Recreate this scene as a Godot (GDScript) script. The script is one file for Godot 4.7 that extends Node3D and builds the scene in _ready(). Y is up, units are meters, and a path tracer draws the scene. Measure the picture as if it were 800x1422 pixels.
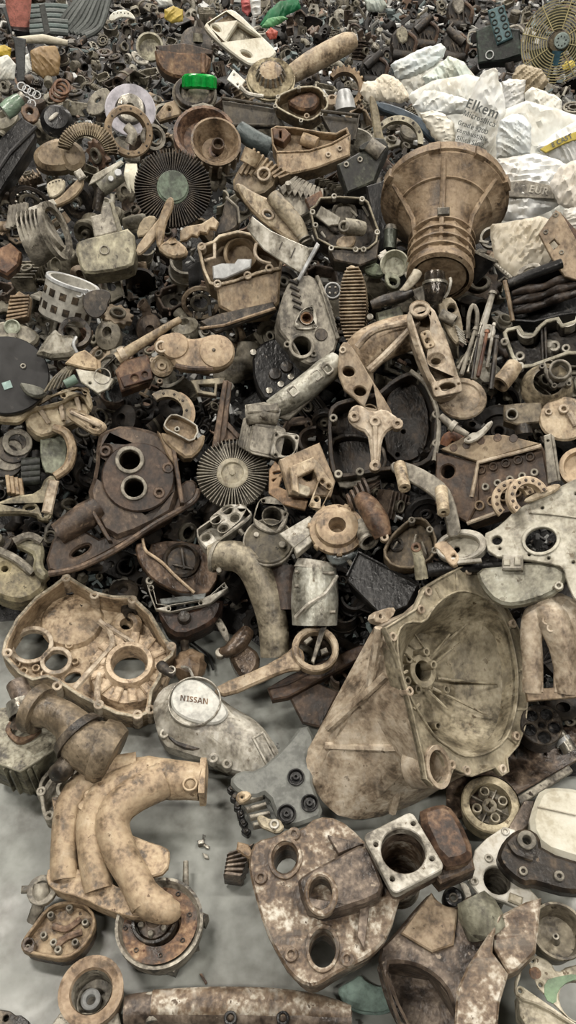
extends Node3D
# A heap of scrapped engine and gearbox castings on the concrete floor of a hall.
# Order: camera, light, exposure / structure / large castings / smaller scrap / debris.

const FOCAL := 1095.0                     # focal length in pixels of the 800x1422 frame
const EYE := Vector3(0, 1.6, 0)
const PITCH := -42.0
var cam_basis := Basis.from_euler(Vector3(deg_to_rad(PITCH), 0, 0))
var bump := FastNoiseLite.new()

# ---------------------------------------------------------------- mesh builder
class Shape:
	var v := PackedVector3Array()
	var t := Transform3D()
	func tri(a: Vector3, b: Vector3, c: Vector3) -> void:
		v.append(t * a); v.append(t * b); v.append(t * c)
	func quad(a: Vector3, b: Vector3, c: Vector3, d: Vector3) -> void:
		tri(a, b, c); tri(a, c, d)
	func area2(p: PackedVector2Array) -> float:
		var s := 0.0
		for i in p.size():
			s += p[i].cross(p[(i + 1) % p.size()])
		return s
	func inset(p: PackedVector2Array, d: float) -> PackedVector2Array:   # to the left of the walking direction
		var r := PackedVector2Array()
		var n := p.size()
		for i in n:
			var e0 := (p[i] - p[(i + n - 1) % n]).normalized()
			var e1 := (p[(i + 1) % n] - p[i]).normalized()
			var m := (Vector2(-e0.y, e0.x) + Vector2(-e1.y, e1.x))
			if m.length() < 0.2:
				m = Vector2(-e1.y, e1.x)
			m = m.normalized()
			r.append(p[i] + m * d / maxf(0.6, m.dot(Vector2(-e1.y, e1.x))))
		return r
	func earcut(outer: PackedVector2Array, holes: Array) -> Array:      # -> [points, triangle indices into them, source index of each point]
		var pts := outer.duplicate()
		var src := PackedInt32Array(range(outer.size()))
		var base := outer.size()
		var order := []
		for h in holes:
			order.append([h, base]); base += h.size()
		order.sort_custom(func(a, b): return rightmost(a[0]).x > rightmost(b[0]).x)
		var left := order.duplicate()
		for e in order:
			var h: PackedVector2Array = e[0]
			var hi := 0
			for i in h.size():
				if h[i].x > h[hi].x: hi = i
			var c := []
			for i in pts.size():
				c.append([pts[i].distance_squared_to(h[hi]), i])
			c.sort_custom(func(a, b): return a[0] < b[0])
			var pick: int = c[0][1]
			for k in c:
				if sees(h[hi], pts[k[1]], pts, left):
					pick = k[1]
					break
			var np := pts.slice(0, pick + 1)
			var ns := src.slice(0, pick + 1)
			for i in h.size() + 1:
				np.append(h[(hi + i) % h.size()])
				ns.append(e[1] + (hi + i) % h.size())
			np.append_array(pts.slice(pick)); ns.append_array(src.slice(pick))
			pts = np; src = ns
			left.erase(e)
		var idx := PackedInt32Array()
		var live := range(pts.size())
		var guard := 0
		var i := 0
		while live.size() > 3 and guard < live.size() * 2:
			var n := live.size()
			var ia: int = live[(i + n - 1) % n]
			var ib: int = live[i % n]
			var ic: int = live[(i + 1) % n]
			var a := pts[ia]
			var b := pts[ib]
			var cc := pts[ic]
			var ok := (b - a).cross(cc - b) > (0.0 if guard < n else -1e-4)
			if ok:
				for j in live:
					var p := pts[j]
					if j == ia or j == ib or j == ic or p == a or p == b or p == cc:
						continue
					if (b - a).cross(p - a) >= 0 and (cc - b).cross(p - b) >= 0 and (a - cc).cross(p - cc) >= 0:
						ok = false
						break
			if ok:
				idx.append_array([ia, ib, ic])
				live.remove_at(i % n)
				guard = 0
				i = i % n
				if i >= live.size(): i = 0
			else:
				i = (i + 1) % n
				guard += 1
		if live.size() == 3:
			idx.append_array([live[0], live[1], live[2]])
		return [pts, idx, src]
	func rightmost(h: PackedVector2Array) -> Vector2:
		var r := h[0]
		for p in h:
			if p.x > r.x: r = p
		return r
	func sees(a: Vector2, b: Vector2, loop: PackedVector2Array, holes: Array) -> bool:
		var m := a.lerp(b, 0.0005)
		var k := a.lerp(b, 0.9995)
		for i in loop.size():
			if Geometry2D.segment_intersects_segment(m, k, loop[i], loop[(i + 1) % loop.size()]) != null:
				return false
		for e in holes:
			var h: PackedVector2Array = e[0]
			for i in h.size():
				if Geometry2D.segment_intersects_segment(m, k, h[i], h[(i + 1) % h.size()]) != null:
					return false
		return true
	func slab(outer_in: PackedVector2Array, holes_in: Array, z0: float, z1: float, bev := 1.0) -> void:
		var outer := outer_in.duplicate()
		if area2(outer) < 0: outer.reverse()
		var loops := [outer]
		for h in holes_in:
			var hh: PackedVector2Array = h.duplicate()
			if area2(hh) > 0: hh.reverse()
			loops.append(hh)
		bev = minf(bev, (z1 - z0) * 0.45)
		var tops := []
		for l in loops:
			tops.append(inset(l, bev))
		var cut := earcut(tops[0], tops.slice(1))
		var flat := PackedVector2Array()
		for l in loops: flat.append_array(l)
		var p: PackedVector2Array = cut[0]
		var ix: PackedInt32Array = cut[1]
		var src: PackedInt32Array = cut[2]
		for i in range(0, ix.size(), 3):
			tri(Vector3(p[ix[i]].x, p[ix[i]].y, z1), Vector3(p[ix[i + 1]].x, p[ix[i + 1]].y, z1), Vector3(p[ix[i + 2]].x, p[ix[i + 2]].y, z1))
			var a := flat[src[ix[i]]]
			var b := flat[src[ix[i + 1]]]
			var c := flat[src[ix[i + 2]]]
			tri(Vector3(a.x, a.y, z0), Vector3(c.x, c.y, z0), Vector3(b.x, b.y, z0))
		for k in loops.size():
			var l: PackedVector2Array = loops[k]
			var u: PackedVector2Array = tops[k]
			var n := l.size()
			for i in n:
				var j := (i + 1) % n
				quad(Vector3(l[i].x, l[i].y, z0), Vector3(l[j].x, l[j].y, z0), Vector3(l[j].x, l[j].y, z1 - bev), Vector3(l[i].x, l[i].y, z1 - bev))
				quad(Vector3(l[i].x, l[i].y, z1 - bev), Vector3(l[j].x, l[j].y, z1 - bev), Vector3(u[j].x, u[j].y, z1), Vector3(u[i].x, u[i].y, z1))
	func box(c: Vector3, s: Vector3, bev := 1.0, turn := 0.0) -> void:
		var p := PackedVector2Array()
		for k in [Vector2(-1, -1), Vector2(1, -1), Vector2(1, 1), Vector2(-1, 1)]:
			p.append((k * Vector2(s.x, s.y) * 0.5).rotated(deg_to_rad(turn)) + Vector2(c.x, c.y))
		slab(p, [], c.z - s.z / 2, c.z + s.z / 2, bev)
	func lathe(prof: Array, n: int, c := Vector2.ZERO, arc0 := 0.0, arc1 := TAU) -> void:  # [[r, z] ...] outer face upward, then inward
		for i in n:
			var a0 := lerpf(arc0, arc1, i / float(n))
			var a1 := lerpf(arc0, arc1, (i + 1) / float(n))
			for k in prof.size() - 1:
				var r0: float = prof[k][0]
				var r1: float = prof[k + 1][0]
				var p := Vector3(c.x + cos(a0) * r0, c.y + sin(a0) * r0, prof[k][1])
				var q := Vector3(c.x + cos(a1) * r0, c.y + sin(a1) * r0, prof[k][1])
				var s := Vector3(c.x + cos(a1) * r1, c.y + sin(a1) * r1, prof[k + 1][1])
				var u := Vector3(c.x + cos(a0) * r1, c.y + sin(a0) * r1, prof[k + 1][1])
				if r0 > 0.001: tri(p, q, s)
				if r1 > 0.001: tri(p, s, u)
	func ring(c: Vector2, ro: float, ri: float, z0: float, z1: float, n := 20, b := 0.8) -> void:
		b = minf(b, minf((ro - ri) * 0.3, (z1 - z0) * 0.45))
		lathe([[ri, z0], [ro, z0], [ro, z1 - b], [ro - b, z1], [ri + b, z1], [ri, z1 - b], [ri, z0]], n, c)
	func disc(c: Vector2, r: float, z0: float, z1: float, n := 20, b := 0.8) -> void:
		lathe([[0, z0], [r, z0], [r, z1 - b], [r - b, z1], [0, z1]], n, c)
	func loft(rings: Array, cap0 := true, cap1 := true, closed := true) -> void:
		for k in rings.size() - 1:
			var a: PackedVector3Array = rings[k]
			var b: PackedVector3Array = rings[k + 1]
			var n := a.size()
			for i in (n if closed else n - 1):
				var j := (i + 1) % n
				quad(a[i], a[j], b[j], b[i])
		for e in [[0, cap0], [rings.size() - 1, cap1]]:
			if e[1]:
				var r: PackedVector3Array = rings[e[0]]
				var m := Vector3.ZERO
				for p in r: m += p / r.size()
				for i in r.size():
					if e[0] == 0: tri(m, r[(i + 1) % r.size()], r[i])
					else: tri(m, r[i], r[(i + 1) % r.size()])
	func tube(path: Array, rad, n := 10, bore := 0.0, flat := 1.0) -> void:      # bore > 0: open at both ends
		var rings := []
		var inner := []
		var side := Vector3.ZERO
		for i in path.size():
			var d: Vector3 = (path[mini(i + 1, path.size() - 1)] - path[maxi(i - 1, 0)]).normalized()
			if i == 0:
				side = d.cross(Vector3(0, 0, 1))
				if side.length() < 0.1: side = d.cross(Vector3(0, 1, 0))
			side = (side - d * side.dot(d)).normalized()
			var up := side.cross(d)
			var r: float = rad[i] if rad is Array else rad
			var a := PackedVector3Array()
			var b := PackedVector3Array()
			for k in n:
				var w := TAU * k / n
				var off := side * cos(w) * r - up * sin(w) * r * flat
				a.append(path[i] - off); b.append(path[i] - off * bore)
			a.reverse(); b.reverse()
			rings.append(a); inner.append(b)
		if bore <= 0.0:
			loft(rings)
			return
		loft(rings, false, false)
		inner.reverse()
		loft(inner, false, false)
		var m: int = rings.size() - 1
		loft([inner[m], rings[0]], false, false)
		loft([rings[m], inner[0]], false, false)
	func warp(noise: FastNoiseLite, amp: float, freq := 1.0) -> void:
		for i in v.size():
			var p := v[i] * freq
			v[i] += Vector3(noise.get_noise_3d(p.x, p.y, p.z), noise.get_noise_3d(p.x + 91, p.y, p.z), noise.get_noise_3d(p.x, p.y + 57, p.z)) * amp
	func mesh(scale := 1.0, hard := 38.0) -> ArrayMesh:
		var n := v.size()
		var fn := PackedVector3Array()
		fn.resize(n / 3)
		var at := {}
		var key := PackedInt64Array()
		key.resize(n)
		for i in range(0, n, 3):
			fn[i / 3] = (v[i + 1] - v[i]).cross(v[i + 2] - v[i])
			for k in 3:
				var p := v[i + k]
				var h := (int(p.x * 64 + 1048576.5) << 42) | (int(p.y * 64 + 1048576.5) << 21) | int(p.z * 64 + 1048576.5)
				key[i + k] = h
				if at.has(h): at[h].append(i / 3)
				else: at[h] = PackedInt32Array([i / 3])
		var unit := PackedVector3Array()
		unit.resize(fn.size())
		for i in fn.size(): unit[i] = fn[i].normalized()
		var lim := cos(deg_to_rad(hard))
		var outv := PackedVector3Array()
		var outn := PackedVector3Array()
		for i in range(0, n, 3):
			var fa := unit[i / 3]
			if fa.length_squared() < 0.5:
				continue
			for k in [0, 2, 1]:
				var s := Vector3.ZERO
				for g in at[key[i + k]]:
					if unit[g].dot(fa) > lim: s += fn[g]
				outv.append(v[i + k] * scale)
				outn.append(s.normalized() if s.length_squared() > 1e-18 else fa)
		var arr := []
		arr.resize(Mesh.ARRAY_MAX)
		arr[Mesh.ARRAY_VERTEX] = outv
		arr[Mesh.ARRAY_NORMAL] = outn
		var m := ArrayMesh.new()
		m.add_surface_from_arrays(Mesh.PRIMITIVE_TRIANGLES, arr)
		return m

# ---------------------------------------------------------------- where things lie
func heap_edge(x: float) -> float:        # how far ahead of the eye the foot of the heap runs
	return 1.28 - 0.42 * smoothstep(-0.25, 0.45, x) + 0.05 * bump.get_noise_2d(x * 140, 3.0)

func heap(x: float, ahead: float) -> float:
	var g := ahead - heap_edge(x)
	if g <= 0: return 0.0
	var h := 0.56 * (1.0 - exp(-g / 0.62))
	return h * lerpf(1.0, 0.72, smoothstep(3.2, 6.5, ahead))

func pile_top(x: float, ahead: float) -> float:   # the rubble that carries the castings
	var h := heap(x, ahead)
	if h <= 0.0: return 0.0
	return h + 0.12 * smoothstep(1.7, 2.5, ahead) + 0.09 * smoothstep(0.25, 0.7, x) * smoothstep(2.6, 3.3, ahead)

func ray(px: float, py: float) -> Vector3:
	return cam_basis * Vector3((px - 400.0) / FOCAL, (711.0 - py) / FOCAL, -1.0)

func on_heap(px: float, py: float, lift: float, top := false) -> Vector3:
	var d := ray(px, py)
	var k := 0.5
	var step := 0.04
	while k < 14.0:
		var p := EYE + d * (k + step)
		if p.y <= (pile_top(p.x, -p.z) if top else heap(p.x, -p.z)) + lift:
			step *= 0.5
			if step < 0.001: break
		else:
			k += step
	return EYE + d * k

class Place:                               # a plane through a point of the heap; local units are pixels at that distance
	var o: Vector3
	var b: Basis
	var s: float
	func local(eye: Vector3, d: Vector3, z: float) -> Vector3:
		var c := o + b.z * z * s
		var k := (c - eye).dot(b.z) / d.dot(b.z)
		return b.inverse() * (eye + d * k - o) / s

var f: Place
var node: Node3D
var last_part: MeshInstance3D
var waiting := []
var names := {}
var prints := []

func numbered(called: String) -> String:
	names[called] = names.get(called, -1) + 1
	return called if names[called] == 0 else "%s_%03d" % [called, names[called]]

func place(px: float, py: float, lift: float, up: float, side := 0.0) -> Place:
	var p := Place.new()
	p.o = on_heap(px, py, lift)
	var to := (EYE - p.o).normalized()
	var n := to.slerp(Vector3.UP, up)
	n = (n + cam_basis.x * side).normalized()
	var y := (cam_basis.y - n * n.dot(cam_basis.y)).normalized()
	p.b = Basis(y.cross(n), y, n)
	p.s = (EYE - p.o).dot(cam_basis.z) * -1.0 / FOCAL
	p.s = absf(p.s)
	return p

func thing(called: String, label: String, category: String, px: float, py: float, lift: float, up: float, side := 0.0, group := "") -> Node3D:
	f = place(px, py, lift, up, side)
	node = Node3D.new()
	node.name = numbered(called)
	node.set_meta("label", label)
	node.set_meta("category", category)
	if group: node.set_meta("group", group)
	node.transform = Transform3D(f.b, f.o)
	add_child(node)
	prints.append([Vector2(px, py), called.replace("_", " ")])
	return node

func part(called: String, m: Material, label := "", under: Node3D = null) -> Shape:
	var mi := MeshInstance3D.new()
	mi.name = called
	(under if under else node).add_child(mi, true)
	mi.material_override = m
	if label: mi.set_meta("label", label)
	var sh := Shape.new()
	waiting.append([mi, sh, f.s])
	if under == null: last_part = mi
	return sh

func own() -> Material:                     # the material that the thing at hand is cast from
	return node.get_child(0).material_override

func sub(called: String, m: Material) -> Shape:
	return part(called, m, "", last_part)

func flush() -> void:
	for w in waiting:
		if w[1].v.size():
			w[0].mesh = w[1].mesh(w[2])
			w[0].material_override = w[0].material_override
		else:
			print("EMPTY PART ", w[0].get_parent().name, "/", w[0].name)
	waiting.clear()

func q(px: float, py: float, z := 0.0) -> Vector3:
	return f.local(EYE, ray(px, py), z)
func q2(px: float, py: float, z := 0.0) -> Vector2:
	var p := q(px, py, z)
	return Vector2(p.x, p.y)
func pg(a: Array, z := 0.0) -> PackedVector2Array:
	var r := PackedVector2Array()
	for i in range(0, a.size(), 2): r.append(q2(a[i], a[i + 1], z))
	return r
func pth(a: Array) -> Array:               # x, y, z triples
	var r := []
	for i in range(0, a.size(), 3): r.append(q(a[i], a[i + 1], a[i + 2]))
	return r
func curve(a: Array, n := 4) -> Array:     # the same path, rounded
	var p := pth(a)
	var r := []
	for i in p.size() - 1:
		for k in n:
			r.append(p[i].cubic_interpolate(p[i + 1], p[maxi(i - 1, 0)], p[mini(i + 2, p.size() - 1)], k / float(n)))
	r.append(p[-1])
	return r
func spread(rad: Array, n := 4) -> Array:
	var r := []
	for i in rad.size() - 1:
		for k in n: r.append(lerpf(rad[i], rad[i + 1], k / float(n)))
	r.append(rad[-1])
	return r
func ci(px: float, py: float, r: float, n := 16, z := 0.0) -> PackedVector2Array:
	return el(px, py, r, r, 0, n, z)
func el(px: float, py: float, rx: float, ry: float, turn := 0.0, n := 20, z := 0.0) -> PackedVector2Array:
	var c := q2(px, py, z)
	var r := PackedVector2Array()
	for i in n: r.append(c + Vector2(cos(TAU * i / n) * rx, sin(TAU * i / n) * ry).rotated(deg_to_rad(turn)))
	return r
func rr(px: float, py: float, w: float, h: float, rad: float, turn := 0.0, z := 0.0) -> PackedVector2Array:
	var c := q2(px, py, z)
	var r := PackedVector2Array()
	for k in 4:
		var m := Vector2([1, -1, -1, 1][k] * (w / 2 - rad), [1, 1, -1, -1][k] * (h / 2 - rad))
		for j in 4:
			var a := PI / 2 * (k + j / 3.0)
			r.append(c + (m + Vector2(cos(a), sin(a)) * rad).rotated(deg_to_rad(turn)))
	return r
func sm(p: PackedVector2Array, times := 1) -> PackedVector2Array:
	for t in times:
		var r := PackedVector2Array()
		for i in p.size():
			var a := p[i]
			var b := p[(i + 1) % p.size()]
			r.append(a.lerp(b, 0.25)); r.append(a.lerp(b, 0.75))
		p = r
	return p
func shrink(p: PackedVector2Array, d: float) -> PackedVector2Array:
	var r := Geometry2D.offset_polygon(p, -d)
	var best := PackedVector2Array()
	for k in r:
		if k.size() > best.size(): best = k
	var out := PackedVector2Array()          # leave out points that coincide
	for k in best:
		if out.is_empty() or out[-1].distance_to(k) > 0.4: out.append(k)
	return out
func lift3(p: PackedVector2Array, z: float) -> PackedVector3Array:
	var r := PackedVector3Array()
	var rev := 0.0
	for i in p.size(): rev += p[i].cross(p[(i + 1) % p.size()])
	for k in p: r.append(Vector3(k.x, k.y, z))
	if rev < 0: r.reverse()
	return r
func even(p: PackedVector3Array, n: int) -> PackedVector3Array:   # resampled to n points, starting nearest the +x side
	var total := 0.0
	for i in p.size(): total += p[i].distance_to(p[(i + 1) % p.size()])
	var c := Vector3.ZERO
	for k in p: c += k / p.size()
	var start := 0
	for i in p.size():
		if (p[i] - c).normalized().x > (p[start] - c).normalized().x: start = i
	var r := PackedVector3Array()
	var i := 0
	var walked := 0.0
	for k in n:
		var want := total * k / n
		while true:
			var a := p[(start + i) % p.size()]
			var b := p[(start + i + 1) % p.size()]
			var l := a.distance_to(b)
			if walked + l >= want or i >= p.size() * 2:
				r.append(a.lerp(b, clampf((want - walked) / maxf(l, 1e-6), 0, 1)))
				break
			walked += l
			i += 1
	return r

# shared shapes of castings
func bosses(called: String, m: Material, at: Array, ro: float, ri: float, z0: float, z1: float) -> void:   # each bolt boss a part of its own
	for i in range(0, at.size(), 2):
		var s := part(called, m)
		s.ring(q2(at[i], at[i + 1], z1), ro, ri, z0, z1, 12)
		sub("bolt_hole", m).disc(q2(at[i], at[i + 1], z1), ri + 0.3, z0, z0 + (z1 - z0) * 0.35, 12)
func tray(called: String, m: Material, outline: PackedVector2Array, wall: float, depth: float, floor_holes := [], bev := 1.0) -> Shape:
	var s := part(called, m)
	s.slab(outline, [shrink(outline, wall)], -depth, 0, bev)
	s.slab(shrink(outline, wall * 0.5), floor_holes, -depth - wall * 0.7, -depth + 0.5, 0.5)
	return s
func fins(called: String, m: Material, outline_at: Callable, n: int, step: float, thick: float) -> void:   # stacked cooling fins along z, each one a part
	for i in n:
		part(called, m).slab(outline_at.call(i), [], -i * step - thick, -i * step, 0.6)

# ---------------------------------------------------------------- materials (colour, grain, grime)
const TEX := 512
var grain := []            # byte arrays of tiling noise
var ramps := {}
var mats := {}
var rough_tex: ImageTexture
var relief_tex: ImageTexture
var smooth_relief: ImageTexture

func noise_bytes(seed_: int, freq: float, oct: int, kind := FastNoiseLite.TYPE_SIMPLEX_SMOOTH, warp_amp := 0.0) -> PackedByteArray:
	var n := FastNoiseLite.new()
	n.seed = seed_
	n.noise_type = kind
	n.frequency = freq
	n.fractal_octaves = oct
	n.fractal_gain = 0.55
	if warp_amp > 0:
		n.domain_warp_enabled = true
		n.domain_warp_amplitude = warp_amp
		n.domain_warp_frequency = freq * 1.5
	var im := n.get_seamless_image(TEX, TEX)
	im.convert(Image.FORMAT_L8)
	return im.get_data()

func grey_texture(w: Array, lo: float, hi: float) -> ImageTexture:
	var d := PackedByteArray()
	d.resize(TEX * TEX)
	var a: PackedByteArray = grain[w[0]]
	var b: PackedByteArray = grain[w[1]]
	for i in TEX * TEX:
		d[i] = int(lerpf(lo, hi, (a[i] * 0.5 + b[i] * 0.5) / 255.0) * 255)
	return ImageTexture.create_from_image(Image.create_from_data(TEX, TEX, false, Image.FORMAT_L8, d))

func ramp_texture(stops: Array, a: int, b: int, wa: float, spot := Color(0, 0, 0), spot_from := 256, spot_noise := 3) -> ImageTexture:
	var g := Gradient.new()
	g.offsets = PackedFloat32Array(); g.colors = PackedColorArray()
	var offs := PackedFloat32Array()
	var cols := PackedColorArray()
	for s in stops:
		offs.append(s[0]); cols.append(Color8(s[1], s[2], s[3]))
	g.offsets = offs; g.colors = cols
	var lut := PackedByteArray()
	for i in 256:
		var c := g.sample(i / 255.0)
		lut.append_array([c.r8, c.g8, c.b8])
	var d := PackedByteArray()
	d.resize(TEX * TEX * 3)
	var na: PackedByteArray = grain[a]
	var nb: PackedByteArray = grain[b]
	var ns: PackedByteArray = grain[spot_noise]
	var nf: PackedByteArray = grain[1]
	var ka := int(wa * 256)
	var kb := 256 - ka
	for i in TEX * TEX:
		var k := clampi(((na[i] * ka + nb[i] * kb) >> 8) + ((nf[i] - 128) * 3 >> 3), 0, 255) * 3
		var o := i * 3
		if ns[i] >= spot_from:
			d[o] = spot.r8; d[o + 1] = spot.g8; d[o + 2] = spot.b8
		else:
			d[o] = lut[k]; d[o + 1] = lut[k + 1]; d[o + 2] = lut[k + 2]
	return ImageTexture.create_from_image(Image.create_from_data(TEX, TEX, false, Image.FORMAT_RGB8, d))

func make_textures() -> void:
	grain = [noise_bytes(11, 0.007, 5, FastNoiseLite.TYPE_SIMPLEX_SMOOTH, 30.0), noise_bytes(23, 0.05, 4), noise_bytes(37, 0.016, 5, FastNoiseLite.TYPE_SIMPLEX_SMOOTH, 20.0), noise_bytes(41, 0.03, 5, FastNoiseLite.TYPE_PERLIN, 12.0), noise_bytes(53, 0.004, 6, FastNoiseLite.TYPE_SIMPLEX_SMOOTH, 60.0)]
	rough_tex = grey_texture([0, 2], 0.25, 0.95)
	relief_tex = grey_texture([1, 3], 0.0, 1.0)
	smooth_relief = grey_texture([2, 4], 0.0, 1.0)
	# what the surfaces are made of: [position, r, g, b] of the mottling from oily to bare
	ramps.tan = ramp_texture([[0.16, 58, 50, 42], [0.31, 112, 98, 82], [0.45, 160, 145, 125], [0.6, 188, 175, 155], [0.78, 208, 198, 182]], 0, 2, 0.6, Color8(84, 72, 58), 214)
	ramps.alu = ramp_texture([[0.2, 70, 66, 60], [0.36, 128, 123, 112], [0.52, 172, 168, 156], [0.7, 198, 195, 186], [0.85, 220, 218, 212]], 0, 2, 0.6, Color8(96, 84, 68), 208)
	ramps.grey = ramp_texture([[0.2, 50, 47, 42], [0.36, 94, 89, 80], [0.5, 132, 127, 115], [0.66, 162, 157, 144], [0.82, 190, 185, 172]], 0, 2, 0.55, Color8(52, 44, 36), 205)
	ramps.dark = ramp_texture([[0.25, 17, 15, 13], [0.42, 36, 32, 28], [0.56, 62, 55, 47], [0.7, 94, 85, 73], [0.85, 130, 120, 105]], 0, 2, 0.55, Color8(120, 110, 96), 214)
	ramps.brown = ramp_texture([[0.25, 36, 30, 26], [0.4, 68, 58, 50], [0.55, 98, 86, 75], [0.7, 130, 117, 103], [0.85, 170, 157, 142]], 0, 2, 0.5, Color8(150, 138, 122), 216)
	ramps.rust = ramp_texture([[0.25, 46, 37, 32], [0.42, 88, 69, 56], [0.56, 124, 101, 82], [0.7, 154, 135, 115], [0.85, 184, 170, 152]], 0, 2, 0.5, Color8(70, 42, 28), 205)
	ramps.cream = ramp_texture([[0.2, 88, 77, 65], [0.34, 148, 130, 109], [0.5, 190, 171, 146], [0.7, 208, 192, 168], [0.85, 222, 209, 190]], 0, 2, 0.5, Color8(96, 74, 54), 210)
	ramps.flaked = ramp_texture([[0.28, 60, 48, 38], [0.42, 98, 82, 66], [0.52, 124, 108, 90], [0.6, 160, 150, 134], [0.75, 205, 200, 188]], 0, 3, 0.55, Color8(78, 64, 50), 212)
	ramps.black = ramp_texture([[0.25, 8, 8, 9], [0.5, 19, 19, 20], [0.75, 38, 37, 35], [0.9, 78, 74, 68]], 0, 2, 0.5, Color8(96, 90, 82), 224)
	ramps.bag = ramp_texture([[0.25, 196, 190, 178], [0.4, 220, 218, 211], [0.6, 233, 233, 230], [0.85, 240, 241, 241]], 0, 2, 0.7)
	ramps.concrete = ramp_texture([[0.2, 118, 118, 110], [0.38, 148, 150, 143], [0.55, 166, 169, 162], [0.8, 184, 187, 180]], 4, 2, 0.7, Color8(92, 90, 84), 224)
	ramps.plain = ramp_texture([[0.25, 170, 170, 170], [0.5, 215, 215, 215], [0.8, 245, 245, 245]], 0, 2, 0.5)

func mat(kind: String, tint := Color.WHITE, metal := 0.0, rough := 1.0, relief := 0.22, scale := 3.2) -> StandardMaterial3D:
	if kind in ["tan", "cream", "brown", "rust"]:       # castings are greyer than the hue picked by eye
		var g := tint.get_luminance()
		tint = tint.lerp(Color(g, g, g), 0.45)
	var key := "%s %s %.2f %.2f %.2f %.2f" % [kind, tint.to_html(), metal, rough, relief, scale]
	if mats.has(key): return mats[key]
	var m := StandardMaterial3D.new()
	m.albedo_texture = ramps[kind]
	m.albedo_color = tint
	m.metallic = metal
	m.roughness = rough
	m.roughness_texture = rough_tex
	m.roughness_texture_channel = BaseMaterial3D.TEXTURE_CHANNEL_RED
	m.uv1_triplanar = true
	m.uv1_world_triplanar = true
	m.uv1_scale = Vector3.ONE * scale
	if relief > 0:
		m.heightmap_enabled = true
		m.heightmap_texture = relief_tex
		m.heightmap_scale = relief
	mats[key] = m
	return m
func tone(k: float, warm := 0.0) -> Color:
	return Color(clampf(k + warm * 0.04, 0, 1), k, clampf(k - warm * 0.05, 0, 1))

# ---------------------------------------------------------------- the scene
func _ready() -> void:
	bump.seed = 5
	bump.frequency = 0.02
	var cam := Camera3D.new()
	cam.name = "camera"
	cam.fov = rad_to_deg(2.0 * atan(711.0 / FOCAL))
	cam.position = EYE
	cam.rotation_degrees = Vector3(PITCH, 0, 0)
	cam.near = 0.05
	cam.far = 60
	add_child(cam)
	cam.current = true
	var we := WorldEnvironment.new()
	we.name = "world_environment"
	var env := Environment.new()
	env.background_mode = Environment.BG_COLOR
	env.background_color = Color(0.02, 0.02, 0.02)
	env.tonemap_mode = Environment.TONE_MAPPER_LINEAR
	env.tonemap_exposure = 1.0
	env.sdfgi_enabled = true
	env.ssao_enabled = true
	env.ssil_enabled = true
	we.environment = env
	add_child(we)
	make_textures()
	hall()
	make_materials()
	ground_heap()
	front_castings()
	front_small()
	mid_castings()
	side_castings()
	upper_castings()
	sacks_and_fan()
	top_things()
	mark_taken()
	flush()
	filler()
	crumbs()
	flush()

func wall_box(called: String, c: Vector3, s: Vector3, m: Material) -> void:
	var b := MeshInstance3D.new()
	var bm := BoxMesh.new()
	bm.size = s
	b.mesh = bm
	b.name = called
	b.position = c
	b.material_override = m
	b.set_meta("kind", "structure")
	b.set_meta("label", {"floor": "grey stained concrete floor of the hall", "ceiling": "pale ceiling of the hall over the heap"}.get(called, "plain painted wall of the hall"))
	b.set_meta("category", called.get_slice("_", 0))
	add_child(b)

func hall() -> void:
	var conc := mat("concrete", tone(0.8, -0.1), 0.0, 0.75, 0.05, 0.9)
	var paint := mat("plain", tone(0.5, 0.2), 0.0, 1.0, 0.03, 0.6)
	wall_box("floor", Vector3(0, -0.1, -4.5), Vector3(15, 0.2, 19), conc)
	wall_box("ceiling", Vector3(0, 5.1, -4.5), Vector3(15, 0.2, 19), paint)
	wall_box("wall_back", Vector3(0, 2.5, -14.1), Vector3(15, 5.4, 0.2), paint)
	wall_box("wall_front", Vector3(0, 2.5, 5.1), Vector3(15, 5.4, 0.2), paint)
	wall_box("wall_left", Vector3(-7.6, 2.5, -4.5), Vector3(0.2, 5.4, 19), paint)
	wall_box("wall_right", Vector3(7.6, 2.5, -4.5), Vector3(0.2, 5.4, 19), paint)
	var glow := StandardMaterial3D.new()
	glow.albedo_color = Color(0.9, 0.92, 0.9)
	glow.emission_enabled = true
	glow.emission = Color(1.0, 0.98, 0.93)
	glow.emission_energy_multiplier = 5.0
	for x in [-1.9, 2.5]:
		for z in [1.2, -2.0, -5.2, -8.4, -11.6]:  # nearest and farthest rows are added to brighten the front castings and far heap
			var lamp := Node3D.new()
			lamp.name = numbered("ceiling_and_fill_lamp")
			lamp.position = Vector3(x, 4.86, z)
			lamp.set_meta("label", "long white fluorescent panel lamp under the hall ceiling, end rows added as fill")
			lamp.set_meta("category", "lamp")
			lamp.set_meta("group", "ceiling lamps of the hall")
			add_child(lamp)
			for p in [["housing", Vector3(0, 0.03, 0), Vector3(1.56, 0.1, 0.36), paint], ["diffuser", Vector3(0, -0.03, 0), Vector3(1.5, 0.02, 0.3), glow]]:
				var b := MeshInstance3D.new()
				var bm := BoxMesh.new()
				bm.size = p[2]
				b.mesh = bm
				b.name = p[0]
				b.position = p[1]
				b.material_override = p[3]
				lamp.add_child(b)
			var a := AreaLight3D.new()
			a.name = "lamp_light"
			a.position = Vector3(0, -0.06, 0)
			a.rotation_degrees = Vector3(-90, 0, 0)
			a.area_size = Vector2(1.5, 0.3)
			a.light_energy = LAMP_ENERGY
			a.light_color = Color(1.0, 0.97, 0.93)
			a.area_range = 30.0
			a.shadow_enabled = true
			lamp.add_child(a)
const LAMP_ENERGY := 13.6

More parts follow.
